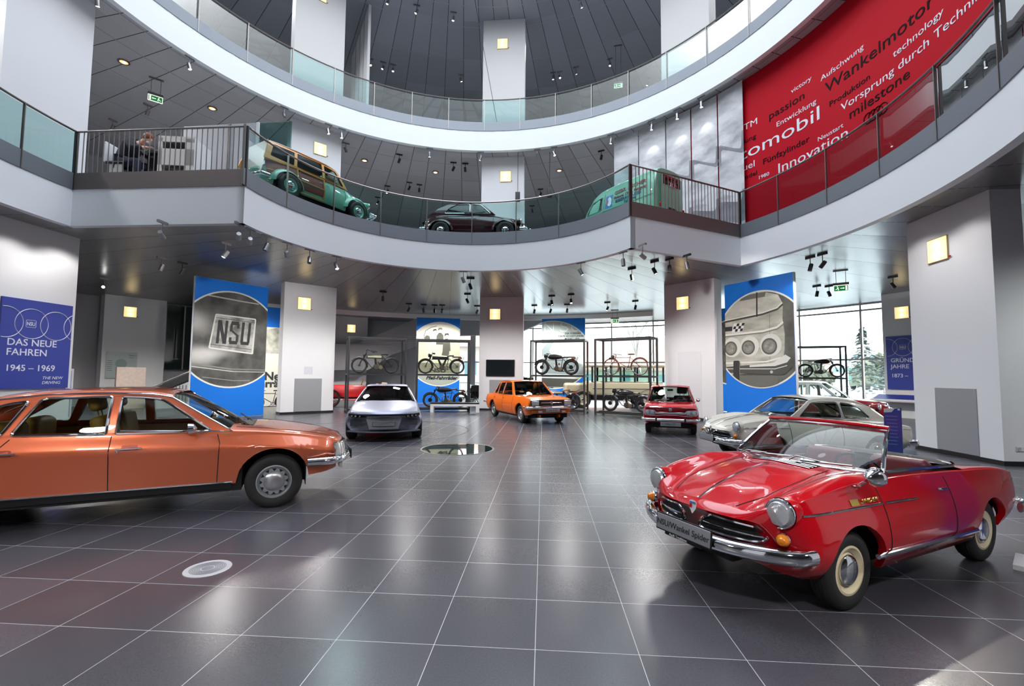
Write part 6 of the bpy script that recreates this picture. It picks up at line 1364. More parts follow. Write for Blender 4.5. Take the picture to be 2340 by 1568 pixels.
# family poster
b = Banner('banner', 'tall blue banner with a drawn family and bicycle advert', 15.9, 100.4, 2.49, 4.9, .1, 2.82, 1.80)
b.art(circ(.1, 2.82, 1.80), mat('print_ivory', (224, 224, 208), .6), 'printed_picture'); b.art([(-1.3, 1.55), (1.3, 1.55), (1.3, 3.55), (-1.3, 3.55)], mat('print_sage', (188, 190, 166), .6, noise=.06, nscale=2), 'printed_field')
b.art([(-1.3, 1.0), (1.3, 1.0), (1.3, 1.72), (-1.3, 1.72)], mat('print_greygreen', (168, 176, 166), .6), 'printed_base'); b.art([(-1.3, 1.72), (1.3, 1.72), (1.3, 2.3), (-1.3, 2.3)], mat('print_meadow', (124, 128, 104), .6, noise=.25, nscale=6), 'printed_meadow')
b.art([(-1.3, 3.55), (-.9, 3.68), (-.5, 3.62), (-.1, 3.66), (.2, 3.60), (.6, 3.65), (1.3, 3.62), (1.3, 3.5), (-1.3, 3.48)], gray(74, 14), 'printed_hedge')
b.band([(-.78, 3.5), (-.80, 3.9), (-.72, 4.15), (-.4, 4.35), (-.1, 4.42)], .03, gray(90, 10)); b.art(circ(-.62, 3.72, .16, 12), gray(92, 14), 'printed_bush')
def fig(x, z, h, body, head, hair): b.art([(x-.22*h, z), (x+.22*h, z), (x+.18*h, z+.55*h), (x+.06*h, z+.68*h), (x-.08*h, z+.68*h), (x-.2*h, z+.5*h)], body, 'printed_figure'); b.art(circ(x, z+.82*h, .12*h, 16), head, 'printed_head'); b.art([(x-.14*h, z+.80*h), (x-.1*h, z+.96*h), (x+.08*h, z+.98*h), (x+.13*h, z+.85*h), (x, z+.9*h)], hair, 'printed_hair')
fig(-.20, 3.42, .85, gray(186, 8), gray(176, 10), gray(40)); fig(.10, 3.36, 1.0, gray(70, 8), gray(176, 10), gray(110, 8)); fig(.48, 3.0, 1.05, gray(84, 10), gray(170, 10), gray(40)); b.art([(.2, 2.75), (.62, 2.7), (.66, 3.4), (.35, 3.4)], gray(78, 10), 'printed_figure')
b.text('NSU', .3, .0, 1.78, gray(40), 'CENTER', 1.6, bold=.012); b.text('Pfeil-Fahrräder', .27, .22, 1.36, gray(30), 'CENTER', 1.08, shear=.25, bold=.01)
# mountain poster
b = Banner('banner', 'tall banner with a pale snowy mountain and spaced white letters', 15.9, 74.4, 2.48, 4.9, -.62, 2.82, 1.80)
b.reg = clip(circ(-.62, 2.82, 2.15, 64, 1.9), b.rect); b.art(circ(-.62, 2.82, 2.21, 64, 1.96), RIMW, 'printed_ring', b.rect)
b.art(circ(-.62, 2.82, 2.15, 64, 1.9), mat('print_pale_teal', (178, 192, 190), .6, noise=.06, nscale=2), 'printed_sky')
b.art([(-1.3, 3.0), (-.95, 3.45), (-.65, 3.78), (-.52, 4.02), (-.44, 4.05), (-.25, 3.75), (-.1, 3.5), (.4, 3.1), (1.3, 2.75), (1.3, 2.0), (-1.3, 2.2)], photo_mat('snow_print', (150, 166, 168), (236, 242, 240), 2.4, 60, (2, 1, 1)), 'printed_mountain')
b.art([(-1.3, 3.0), (-.95, 3.45), (-.65, 3.78), (-.55, 3.5), (-.8, 3.1), (-.7, 2.9), (-1.3, 2.7)], mat('print_shade_teal', (142, 158, 160), .6), 'printed_ridge'); b.art([(-1.3, 2.6), (-.6, 2.75), (.0, 2.62), (.4, 2.5), (1.3, 2.2), (1.3, 1.7), (-1.3, 1.7)], mat('print_mid_teal', (136, 150, 152), .6, noise=.1, nscale=3), 'printed_foothill')
b.art([(-1.3, 1.0), (1.3, 1.0), (1.3, 1.45), (-1.3, 1.5)], gray(74, 4), 'printed_forest'); b.art([(-1.3, 1.5), (1.3, 1.45), (1.3, 1.7), (-1.3, 1.75)], mat('print_snowfield', (206, 214, 212), .6), 'printed_snowfield')
lw = mat('print_white', (240, 244, 242), .6)
b.art([(-1.08, 4.15), (-1.04, 4.15), (-1.04, 4.65), (-1.08, 4.65)], lw, 'printed_letter'); b.band([(-1.06, 4.63), (-.56, 4.17)], .04, lw); b.art([(-.58, 4.15), (-.54, 4.15), (-.54, 4.65), (-.58, 4.65)], lw, 'printed_letter')
b.band([(.27, 4.58), (.16, 4.65), (-.06, 4.65), (-.14, 4.55), (-.06, 4.44), (.18, 4.38), (.27, 4.28), (.18, 4.17), (-.08, 4.17), (-.18, 4.24)], .038, lw); b.band([(.50, 4.66), (.50, 4.28), (.60, 4.17), (.80, 4.17), (.90, 4.28)], .038, lw); b.art([(.88, 4.16), (.92, 4.16), (.92, 4.66), (.88, 4.66)], lw, 'printed_letter')
for s_, x_, z_, sz in (('DER STÄRKERE', .55, 3.98, .135), ('7/34 PS·SECHSZYLINDER', .44, 3.83, .135), ('MODELL 1929', .50, 3.68, .135)): b.text(s_, sz, x_, z_, gray(40), 'CENTER', 1., bold=.004)
# partly hidden posters behind the pillars
b = Banner('banner', 'poster with blue head strip and old advert behind the northwest pillar', 15.9, 131.0, 2.5, 4.9, 0, 0, 0, back=mat('print_ivory', (224, 224, 208), .6)); b.reg = b.rect
b.art([(-1.3, 3.9), (1.3, 3.9), (1.3, 4.95), (-1.3, 4.95)], BLUE, 'printed_head_strip'); b.art([(-1.3, 2.6), (1.3, 2.6), (1.3, 3.4), (.2, 3.9), (-1.3, 3.5)], photo_mat('snow_print2', (120, 120, 110), (214, 214, 200), 2, 80), 'printed_picture'); b.text('Neue', .55, -.35, 1.3, gray(48), 'LEFT', 1, bold=.02); b.text('Fahrräder', .5, -1.0, .95, gray(48), 'LEFT', 1, bold=.02)
b = Banner('banner', 'narrow visible strip of a blue poster behind the northeast pillar', 15.9, 42.6, 2.5, 4.9, 0, 2.8, 1.5); b.art(circ(0, 2.8, 1.5), photo_mat('dark_crinkle_print', (44, 44, 40), (92, 92, 86)), 'printed_photo')
# ================================================================ blue information signs
NAVY = mat('sign_navy_blue', (42, 58, 152), .5, noise=.03, nscale=2); LET = mat('sign_white_letters', (222, 224, 234), .5)
def ringtube(mb, cx, y, cz, r, lim=None, t=.008):
    pts = [(cx+r*cos(2*pi*i/64), y, cz+r*sin(2*pi*i/64)) for i in range(65)]
    seg = []
    for p in pts:
        if lim is None or lim[0] <= p[0] <= lim[1]: seg.append(p)
        else:
            if len(seg) > 1: mb.tube(seg, t, 4)
            seg = []
    if len(seg) > 1: mb.tube(seg, t, 4)
p = face(4, 0, 0); P = thing('sign_panel', 'big navy sign with interlocking rings beside the copper saloon', 'sign', (p.x, p.y, 0), face_rz(4))
MB().box((.11, -.03, 2.28), (1.6, .05, 2.2)).build('sign_board', NAVY, P, smooth=False)
for i, cx in enumerate((-.60, -.04, .52, 1.08)):
    mb = MB(); ringtube(mb, cx, -.057, 2.79, .37, (-.69, .91)); mb.build('printed_ring', LET, P)
MB().tube([(x, -.057, z) for x, z in rounded([(-.17, 2.70), (.05, 2.70), (.05, 2.88), (-.17, 2.88)], .03)], .005, 4, True).build('printed_frame', LET, P); text('NSU', .13, 'sign_lettering', LET, P, (-.06, -.056, 2.745), align='CENTER', sx=.75, bold=.002)
for s_, sz, x_, z_, sx_ in (('DAS NEUE', .235, -.545, 2.24, 1.02), ('FAHREN', .235, -.545, 2.00, 1.02), ('1945 – 1969', .215, -.545, 1.62, 1.02)): text(s_, sz, 'sign_lettering', LET, P, (x_, -.056, z_), sx=sx_, bold=.002)
for s_, z_ in (('THE NEW', 1.41), ('DRIVING', 1.29)): text(s_, .105, 'sign_lettering', LET, P, (.27, -.056, z_), sx=1.05, shear=.2)
p, rz = oface(24.95, 19.8); P = thing('sign_panel', 'navy sign with interlocking rings on the outer pillar by the right window', 'sign', (p.x, p.y, 0), rz)
MB().box((-.1, -.03, 2.30), (1.58, .05, 2.25)).build('sign_board', NAVY, P, smooth=False)
for cx in (-.85, -.29, .27, .83):
    mb = MB(); ringtube(mb, cx, -.057, 2.95, .37, (-.88, .68)); mb.build('printed_ring', LET, P)
MB().tube([(x, -.057, z) for x, z in rounded([(-.40, 2.86), (-.18, 2.86), (-.18, 3.04), (-.40, 3.04)], .03)], .006, 4, True).build('printed_frame', LET, P); text('NSU', .13, 'sign_lettering', LET, P, (-.29, -.056, 2.90), align='CENTER', sx=.75, bold=.003)
for s_, sz, x_, z_ in (('GRÜNDER-', .235, -.74, 2.32), ('JAHRE', .235, -.74, 2.06), ('1873 –', .215, -.74, 1.68)): text(s_, sz, 'sign_lettering', LET, P, (x_, -.056, z_), bold=.003)
P = thing('info_desk', 'sloping white information desk under the navy sign on the right', 'desk', (p.x, p.y, 0), rz)
M = Matrix.Translation((-.1, -.42, .80)) @ Matrix.Rotation(-.35, 4, 'X').inverted(); MB().rbox((0, 0, 0), (2.3, .7, .12), .05, M).build('desk_top', mat('white_lacquer', (216, 216, 218), .4), P); MB().box((0, 0, .062), (2.1, .5, .008), 0, M).build('screen_panel', NAVY, P, smooth=False); MB().box((-.1, -.18, .36), (1.2, .25, .72)).build('desk_foot', mat('white_lacquer', (216, 216, 218), .4), P, smooth=False)
def stele(label, x, y, rz, h=1.12, w=.30, base=True):
    P = thing('info_stele', label, 'sign', (x, y, 0), rz)
    MB().box((0, 0, .02), (.62, .42, .04)).build('base_plate', mat('white_lacquer', (216, 216, 218), .4), P, smooth=False); l = [(-w/2, .04), (w/2, .04), (w/2, h), (w*.1, h-.015), (-w*.2, h-.055), (-w*.35, h-.06), (-w/2, h-.05)]
    MB().prism([(a, -.008, z) for a, z in l], (0, .016, 0)).build('stele_panel', mat('stele_blue', (52, 74, 160), .3, coat=.5), P, smooth=False)
    MB().poly([(a, -.0095, z) for a, z in [(-w*.48, h-.02), (w*.12, h-.02), (-w*.05, h-.075), (-w*.48, h-.085)]]).build('stele_cap', mat('white_lacquer', (216, 216, 218), .4), P, smooth=False); MB().box((w*.36, -.0095, h-.03), (.03, .002, .03)).build('stele_mark', LET, P, smooth=False)
    for i in range(9): MB().box((-w*.08+.004*(i % 3), -.0095, h-.14-.055*i), (w*(.7-.08*(i % 3)), .002, .012)).build('stele_text_line', mat('stele_text', (110, 126, 190), .5), P, smooth=False)
q = pt(1639, 950, 0); stele('blue information stele beside the crimson saloon', q.x, q.y, radians(-20)); stele('blue information stele between the red convertible and the white coupe', 6.07, 7.3, radians(-40), 1.15, .22); stele('information stele on a white base plate at the right edge of the photo', 4.62, 3.86, radians(-50), 1.12, .3)
# ================================================================ red wall upstairs, photo panels
REDW = mat('red_wall', (186, 6, 30), .6, noise=.02, nscale=.7, spec=.15)
mb = MB().ring(10.62, 10.74, -13.6, 39.6, 6.5, Z1, 60); RWALL = struct('wall_red', mb, REDW)
struct('wall_white_return', MB().ring(10.64, 10.76, -16.2, -13.6, 6.5, Z1, 6), WHITE)
def bend(o, r, a0, z0):                     # wrap lettering round the curved wall
    for v in o.data.vertices: x, y, z = v.co; q = pol(r-z, a0-degrees(x/r), z0+y); v.co = q
    o.data.update()
WL = mat('red_wall_white_letters', (226, 230, 238), .5); BL = mat('red_wall_black_letters', (20, 10, 12), .5, spec=.1)
RT = tag(bpy.data.objects.new('lettering_display', None), 'white and black words scattered over the curved red wall', 'lettering'); COL.objects.link(RT); RT.location = pol(10.6, 8, 9.2)
for s_, a0, a1, z_, m_ in (('victory', 18.2, 14.4, 10.54, WL), ('Aufschwung', 12.8, 5.4, 10.29, WL), ('Wankelmotor', 12.1, -5.3, 9.83, BL), ('passion', 22.5, 15.8, 10.12, BL), ('Entwicklung', 21.1, 13.7, 9.735, WL), ('technology', .9, -6.5, 9.42, WL), ('Produktion', 11.4, 4.6, 9.36, BL), ('Vorsprung durch Technik', 9.5, -11.6, 9.02, WL),
     ('milestone', 8.1, -1.4, 8.65, BL), ('Automobil', 34.6, 13.2, 9.2, WL), ('Fünfzylinder', 23.9, 15.1, 8.71, BL), ('Neustart', 13.6, 9.2, 8.55, WL), ('Innovation', 21.0, 8.5, 8.19, WL), ('1980', 24.8, 22.8, 8.27, WL), ('TM', 27.6, 24.9, 10.22, WL), ('Gründung', 31.5, 25.2, 9.75, BL), ('Fuel', 28.9, 25.6, 8.79, WL), ('Wandel', 29.8, 25.2, 8.47, BL)):
    t = text(s_, 1, 'word', m_, None, (0, 0, 0), (0, 0, 0), depth=.004); xs = [v.co.x for v in t.data.vertices]; w = max(xs)-min(xs); W = (a0-a1)*radians(1)*10.62; k = W/w
    kz = .64 if s_ == 'Automobil' else .8
    for v in t.data.vertices: v.co.x = (v.co.x-min(xs))*k; v.co.y *= k*kz; v.co.z = v.co.z+.006
    bend(t, 10.62, a0, z_); t.parent = RT; t.matrix_parent_inverse = Matrix.Translation(-RT.location)
mb = MB()
for i in range(4):
    ac = 5.1-.78*i; mb.tube([pol(10.61, ac+.72*cos(2*pi*j/32), 8.36+.135*sin(2*pi*j/32)) for j in range(32)], .012, 4, True)
o = mb.build('ring_emblem', BL, RT); o.matrix_parent_inverse = Matrix.Translation(-RT.location)
PN = [56.9, 50.8, 44.3, 38.5, 32.6, 27.1]
for i, nm in enumerate(('leftmost', 'second from the left', 'middle', 'second from the right', 'rightmost')):
    a0, a1 = PN[i]-.12, PN[i+1]+.12; am = (a0+a1)/2; P = thing('photo_panel', 'pale grey hanging street-photo panel, %s of the five by the red wall' % nm, 'panel', pol(10.48, am, 6.7), 0, 'hanging photo panels'); o_ = P.location
    def G(poly, off, m, n): MB().holed([refine(poly, .4)], lambda a, z: tuple(pol(10.48-off, a, z)-o_)).build(n, m, P, smooth=False)
    G([(a0, 6.62), (a1, 6.62), (a1, 11.98), (a0, 11.98)], 0, photo_mat('faded_street_print', (150, 150, 156), (216, 216, 220), .9, 60, (1, 1, 2.2), (.3, .62)), 'printed_sheet')
    dk = photo_mat('faded_dark_print', (104, 104, 112), (152, 152, 160), 1.4, 60); lt = mat('faded_white_print', (212, 212, 216), .6, noise=.05, nscale=2)
    w = a0-a1
    if i >= 1: G([(a0, 8.9+.08*i), (a1, 9.0+.1*i), (a1, 9.7+.12*i), (a0, 9.6+.1*i)], .003, dk, 'printed_roof_band')
    if i >= 2:
        G([(a0-.15*w, 8.7), (a0-.45*w, 8.7), (a0-.45*w, 9.4), (a0-.15*w, 9.4)], .005, mat('faded_window_print', (84, 84, 92), .6), 'printed_window'); G([(a0, 6.9), (a1, 7.0), (a1, 8.1), (a0, 7.9)], .004, dk, 'printed_truck')
        G([(a0-.1*w, 7.7), (a1+.1*w, 7.85), (a1+.15*w, 8.9), (a0-.2*w, 8.7)], .006, lt, 'printed_tarpaulin')
        G([(a0-.3*w, 7.2), (a1+.2*w, 7.25), (a1+.2*w, 7.6), (a0-.3*w, 7.55)], .007, mat('faded_window_print', (84, 84, 92), .6), 'printed_windscreen')
# ================================================================ pillar lamps, vents, screens
LAMPM = None
def lamp_mat():
    m = bpy.data.materials.new('lit_lamp_glass'); m.use_nodes = True; nt = m.node_tree; N = nt.nodes; L = nt.links; b = N['Principled BSDF']
    tc = N.new('ShaderNodeTexCoord'); sx = N.new('ShaderNodeSeparateXYZ'); L.new(tc.outputs['Object'], sx.inputs[0])
    def ma(op, a, bb):
        n = N.new('ShaderNodeMath'); n.operation = op
        for i, q in enumerate((a, bb)):
            if isinstance(q, (int, float)): n.inputs[i].default_value = q
            else: L.new(q, n.inputs[i])
        return n.outputs[0]
    az = ma('SUBTRACT', ma('ABSOLUTE', sx.outputs[2], 0), .11); d = ma('ADD', ma('MULTIPLY', sx.outputs[0], sx.outputs[0]), ma('MULTIPLY', az, az)); g = ma('DIVIDE', .006, ma('ADD', d, .004))
    L.new(ma('ADD', .42, ma('MULTIPLY', g, 1.1)), b.inputs['Emission Strength']); b.inputs['Emission Color'].default_value = rgb(255, 226, 160); b.inputs['Base Color'].default_value = rgb(250, 226, 170); return m
LAMPM = lamp_mat()
def pillar_lamp(label, pos, rz, w=.49):
    P = thing('pillar_lamp', label, 'lamp', pos, rz); MB().box((0, .0, 0), (w+.03, .03, w+.03)).build('lamp_frame', mat('brass_frame', (190, 170, 120), .4, .6), P, smooth=False); MB().box((0, -.014, 0), (w, .012, w)).build('lit_glass', LAMPM, P, smooth=False); MB().box((w/2+.05, -.01, -w/2+.03), (.035, .02, .03)).build('red_sensor', REDL, P, smooth=False)
knm = {0: 'right-hand', 1: 'northeast', 2: 'central', 3: 'northwest'}
for k, u, z, lv in ((0, -.18, 4.43, 'ground'), (1, -.22, 4.48, 'ground'), (2, -.3, 4.47, 'ground'), (3, -.27, 4.47, 'ground'), (2, .135, 11.06, 'middle floor'), (3, .14, 11.1, 'middle floor'), (2, -.08, 17.67, 'top floor'), (3, -.08, 17.85, 'top floor')):
    pillar_lamp('square lit lamp on the %s pillar at %s level' % (knm[k], lv), face(k, u, z, .012), face_rz(k))
for ac, R, u, z, s_ in ((24.95, 19.8, -.29, 4.41, 'outer pillar with the navy sign at right'), (145.5, 20.7, -.26, 4.54, 'outer pillar above the glass map at left'), (116, 20.5, .10, 4.53, 'outer pillar behind the leftmost rack')):
    p, rz = oface(ac, R); a = radians(ac); pillar_lamp('square lit lamp on the '+s_, p+Vector((sin(a), -cos(a), 0))*u+Vector((-cos(a)*.012, -sin(a)*.012, z)), rz)
VENT = mat('perforated_grey_metal', (166, 168, 172), .5, .5, noise=.06, nscale=300)
def plate_on(name, label, cat, k, u0, u1, z0, z1, m, th=.012, parts=()):
    P = thing(name, label, cat, face(k, (u0+u1)/2, (z0+z1)/2, .002), face_rz(k)); MB().box((0, -th/2, 0), (u1-u0, th, z1-z0)).build('cover_plate', m, P, smooth=False); return P
plate_on('vent_panel', 'perforated grey metal panel low on the right-hand pillar', 'vent', 0, -.43, .54, .10, 1.42, VENT); plate_on('vent_panel', 'perforated grey metal panel low on the northwest pillar', 'vent', 3, -.53, .53, .10, 1.42, VENT); plate_on('vent_panel', 'perforated grey metal panel behind the orange saloon', 'vent', 2, -.53, .4, .10, 1.41, VENT)
plate_on('notice_sheet', 'small white notice sheet on the northwest pillar', 'notice', 3, -.185, .149, 1.586, 1.903, mat('notice_paper', (206, 206, 216), .6), .006); plate_on('service_door', 'flush white door outline in the northeast pillar', 'door', 1, -.456, .483, .1, 2.58, mat('white_door', (218, 218, 221), .7), .008)
P = plate_on('flat_screen', 'black flat screen on the central pillar above the orange saloon', 'monitor', 2, -.69, .64, 1.585, 2.345, BLACKM, .05); MB().box((0, -.052, 0), (1.29, .004, .72)).build('screen', mat('dark_screen', (24, 30, 34), .08, coat=1), P, smooth=False)
P = thing('power_socket', 'white double socket low on the side of the right-hand pillar', 'socket', face(0, HW, .32)+Vector((0, 0, 0)), face_rz(0)); MB().box((.006, .30, 0), (.012, .16, .085)).build('socket_plate', mat('white_lacquer', (216, 216, 218), .4), P, smooth=False); MB().lathe([(.03, 0), (.03, .006), (.001, .002)], (.012, .26, 0), (1, 0, 0), 16).build('socket_ring', GREYW, P)
# far left: glass map, stone slab, framed board, stair rail
p, rz = oface(145.5, 20.7); P = thing('glass_map', 'frosted glass floor plan on the outer pillar at left', 'sign', (p.x, p.y, 0), rz); MB().box((-.47, -.05, 1.95), (1.16, .012, 1.25)).build('glass_sheet', mat('frosted_glass_sheet', (176, 188, 188), .3), P, smooth=False)
MB().holed([circ(-.5, 2.02, .22, 32)], lambda a, z: (a, -.058, z)).build('printed_plan', mat('plan_grey', (140, 158, 158), .5), P, smooth=False); text('Ebene 1', .09, 'printed_lettering', gray(50), P, (-.2, -.06, 2.40)); text('Level 1', .07, 'printed_lettering', gray(80), P, (-.2, -.06, 2.30))
for i in range(6): MB().box((-.92, -.058, 2.15-.09*i), (.16+.02*(i % 3), .002, .02)).build('printed_line', gray(110), P, smooth=False)
P = thing('stone_slab', 'upright pinkish stone slab beyond the roof of the copper saloon', 'slab', pol(18.6, 147.6, 0), radians(147.6-90)); MB().box((0, 0, .92), (1.05, .18, 1.84)).build('slab', mat('pink_rusty_stone', (196, 178, 168), .8, noise=.2, nscale=9), P, smooth=False)
P = thing('framed_board', 'white framed picture board beside the big navy sign', 'board', pol(12.4, 165.4, 0), radians(165-90)); MB().box((0, 0, .85), (.5, .04, 1.7)).build('frame', mat('white_lacquer', (216, 216, 218), .4), P, smooth=False); MB().box((0, -.022, .95), (.40, .004, 1.38)).build('picture', photo_mat('blue_print', (70, 90, 140), (170, 186, 210), 2, 60), P, smooth=False)
P = thing('stair_parapet', 'dark sloping stair parapet rising behind the badge banner', 'stair', (0, 0, 0)); q0, q1 = pol(17.6, 146.5, .55), pol(17.6, 136.0, 2.1)
mb = MB().prism([tuple(q0), tuple(q1), tuple(q1+Vector((0, 0, .42))), tuple(q0+Vector((0, 0, .28)))], (.08, .14, 0)); mb.build('parapet_panel', DSTEEL, P, smooth=False); MB().tube([q0+Vector((0, 0, .34)), q1+Vector((0, 0, .48))], .03, 8).build('handrail', STEEL, P); MB().prism([(q0.x, q0.y, 0), (q1.x, q1.y, 0), (q1.x, q1.y, 2.0), (q0.x, q0.y, .5)], (.5, .85, 0)).build('stair_side', GREYW, P, smooth=False)
for i in range(14):
    c = pol(17.1, 143.6-.42*i, 0); MB().cyl((c.x, c.y, 0), (c.x, c.y, 1.05), .015, 5).build('baluster', DSTEEL, P)
# floor fittings
P = thing('glass_inlay', 'round dark glass window set into the tiled floor', 'window', (-1.17, 10.05, 0)); MB().lathe([(.001, .004), (.76, .004)], (0, 0, 0), (0, 0, 1), 64).build('glass_disc', mat('dark_floor_glass', (40, 66, 62), .03, .35, coat=1), P); MB().lathe([(.76, .0), (.76, .006), (.80, .006), (.80, .0)], (0, 0, 0), (0, 0, 1), 64).build('steel_rim', STEEL, P)
P = thing('inlay_light', 'round light grey ringed disc sunk in the near floor tiles', 'light', (-2.48, 3.84, 0)); MB().lathe([(.001, .004), (.17, .004), (.172, 0)], (0, 0, 0), (0, 0, 1), 48).build('disc', mat('pale_disc', (196, 196, 200), .4, .3), P)
for i in range(7): r_ = .055+.0115*i; MB().lathe([(r_, .0045), (r_, .0052), (r_+.005, .0052), (r_+.005, .0045)], (0, 0, 0), (0, 0, 1), 40).build('groove', mat('disc_groove', (112, 112, 118), .5), P)
MB().lathe([(.001, .0055), (.042, .0055), (.044, .0045)], (0, 0, 0), (0, 0, 1), 32).build('hub', mat('disc_hub', (128, 126, 136), .5), P)
P = thing('turntable', 'round turntable joint in the floor around the silver coupe', 'turntable', (-3.97, 13.24, 0)); MB().lathe([(2.70, .001), (2.70, .003), (2.725, .003), (2.725, .001)], (0, 0, 0), (0, 0, 1), 128).build('joint_ring', BLACKM, P)
# ================================================================ spotlights on the ceilings (each lamp's own light comes with it)
LENS = mat('lit_lens', (255, 250, 246), .3, emit=9.); LENSO = mat('unlit_lens', (90, 90, 94), .2, .3, coat=1); WARML = mat('warm_downlight', (255, 240, 220), .3, emit=8.); GLOWL = mat('warm_lamp_glow', (255, 176, 96), .3, emit=1.)
SPOTM = mat('silver_spot_housing', (150, 150, 152), .35, .9); SPOTD = mat('dark_spot_housing', (64, 64, 66), .45, .6)
HEADS = {}
def spot(label, px, py, zc, lit, dark=False, drop=.34, aim=None, size=1., light=0):
    head = pt(px, py, zc-drop); _d = Vector((head.x-CX, head.y-CY, 0))
    _e = (RB if zc < 6 else RU)+.14
    if zc < 13 and _d.length < _e: head += _d.normalized()*(_e-_d.length)
    P = thing('spotlight', label, 'spotlight', (head.x, head.y, zc), 0, 'ceiling spotlights'); m = SPOTD if dark else SPOTM
    d = Vector(aim)-head if aim is not None else Vector((random.uniform(-.5, .5), random.uniform(-.5, .5), -1)); d.normalize(); s = size; P.rotation_euler = (0, 0, atan2(head.y-CY, head.x-CX)+pi/2)
    d = P.rotation_euler.to_matrix().inverted() @ d
    MB().box((0, 0, -.03), (.30*s, .05, .06)).build('mount', m, P, smooth=False); MB().cyl((0, 0, -.06), (0, 0, -drop+.05), .012, 6).build('stem', m, P)
    c = Vector((0, 0, -drop)); o = MB().lathe([(.001, -.12*s), (.05*s, -.12*s), (.058*s, -.09*s), (.058*s, .08*s), (.062*s, .10*s), (.052*s, .10*s), (.048*s, .085*s)], c, d, 16).build('housing', m, P)
    MB().lathe([(.049*s, .086*s), (.001, .088*s)], c, d, 16).build('lens', LENS if lit else LENSO, o)
    if light:
        L = lamp('spotlight_beam', 'SPOT', head+(P.rotation_euler.to_matrix() @ d)*.14*s, light, (1, .96, .93), .05, aim, cone=70)
    return P
def row(items, where, zc, **k):
    n = len(items); names = ['leftmost', '2nd from the left', '3rd from the left'] + ['%dth from the left' % i for i in range(4, 60)]
    for i, it in enumerate(items):
        x, y, lit = it[:3]; kw = dict(k); kw.update(it[3] if len(it) > 3 else {}); nm = names[i] if i < n-1 else 'rightmost'
        spot(('%s spotlight, %s ' % ('lit' if lit else 'unlit', nm))+where, x, y, zc, lit, **kw)
t1 = (-10.2, 16.6, 2.6); t2 = (8.3, 15.3, 2.6)
row([(370, 537, 0, dict(aim=t1)), (574, 540, 1, dict(aim=t1, light=260)), (605, 550, 0, dict(aim=t1)), (638, 563, 0), (685, 577, 1, dict(aim=(-8, 18, 2), light=160)), (733, 590, 0), (789, 603, 1, dict(aim=(-3.6, 12.5, .7), light=200)), (1057, 632, 1, dict(aim=(0, 17, .8), light=200)), (1310, 617, 1, dict(aim=(4.5, 14, .8), light=200)), (1410, 598, 0), (1447, 583, 1, dict(aim=t2, light=260))], 'of those along the curved edge of the balcony underside', Z0)
row([(237, 655, 1, dict(aim=(-11.8, 11.4, 2.3))), (369, 612, 1), (416, 622, 0, dict(dark=True)), (515, 582, 1)], 'of the four under the dark ceiling at left', Z0)
row([(875, 683, 1), (934, 708, 0), (968, 710, 0), (993, 711, 0), (1010, 711, 1, dict(aim=(-4.2, 25.7, 3))), (1068, 688, 0), (1075, 655, 0), (1090, 713, 0)], 'of those over the two left display racks', Z0, dark=True)
row([(1221, 712, 0), (1258, 711, 0), (1261, 692, 1), (1296, 710, 1, dict(aim=(2.9, 25.6, 3))), (1305, 689, 1), (1388, 706, 1), (1444, 635, 1), (1452, 703, 0), (1496, 620, 1, dict(aim=(6.5, 13, 0))), (1530, 615, 0), (1570, 607, 0)], 'of those over the two middle display racks', Z0, dark=True)
row([(1852, 612, 0), (1867, 672, 0), (1880, 605, 1, dict(aim=t2, light=150)), (1895, 672, 0), (2041, 653, 0)], 'of the five under the ceiling by the right window', Z0, dark=True)
row([(234, 5, 1), (257, 292, 1), (337, 258, 1), (438, 150, 1), (655, 258, 0), (753, 297, 1), (782, 309, 1), (790, 343, 0), (982, 352, 1), (1098, 359, 1), (1227, 355, 1), (1265, 349, 1), (1396, 323, 1)], 'under the edge of the topmost ring', Z1)
row([(863, 463, 1), (885, 438, 1), (912, 368, 1), (935, 430, 0), (958, 435, 1), (1036, 386, 0), (1063, 388, 1), (1216, 482, 1), (1235, 445, 1), (1374, 360, 0)], 'on the ceiling behind the middle balcony cars', Z1, dark=True)
row([(1485, 288, 1, dict(aim=(5.4, 18.2, 8), light=22)), (1545, 265, 1, dict(aim=(6.4, 17.2, 8), light=22)), (1600, 238, 1, dict(aim=(7.1, 16.4, 8), light=22))], 'of the three shining on the grey photo panels', Z1)
row([(846, 147, 1), (875, 155, 1), (886, 5, 1), (898, 160, 1), (952, 27, 1), (1036, 43, 1), (1053, 183, 1), (1264, 178, 1), (1279, 176, 1), (1316, 166, 1), (1328, 13, 1), (1394, 147, 1), (1480, 192, 1)], 'under the uppermost ceiling', Z2)
for i, (x, y) in enumerate(((283, 142), (485, 248), (833, 367), (995, 394), (1278, 390), (1412, 367))):
    c = pt(x, y, Z1-.02); nm = ['leftmost', 'second', 'third', 'fourth', 'fifth', 'rightmost'][i]; P = thing('downlight', 'warm round recessed downlight, %s from the left on the middle floor ceiling' % nm if i not in (0, 5) else 'warm round recessed downlight, %s on the middle floor ceiling' % nm, 'ceiling light', c, 0, 'warm downlights')
    MB().lathe([(.16, .02), (.17, -.01), (.12, -.015), (.11, .015)], (0, 0, 0), (0, 0, 1), 28).build('trim_ring', STEEL, P); o = MB().lathe([(.118, -.005), (.07, -.012)], (0, 0, 0), (0, 0, 1), 28).build('lamp_glow', GLOWL, P); MB().lathe([(.07, -.012), (.001, -.02)], (0, 0, 0), (0, 0, 1), 24).build('lit_bulb', WARML, o)  # orange ring is the bulb's glow, put into an emissive colour
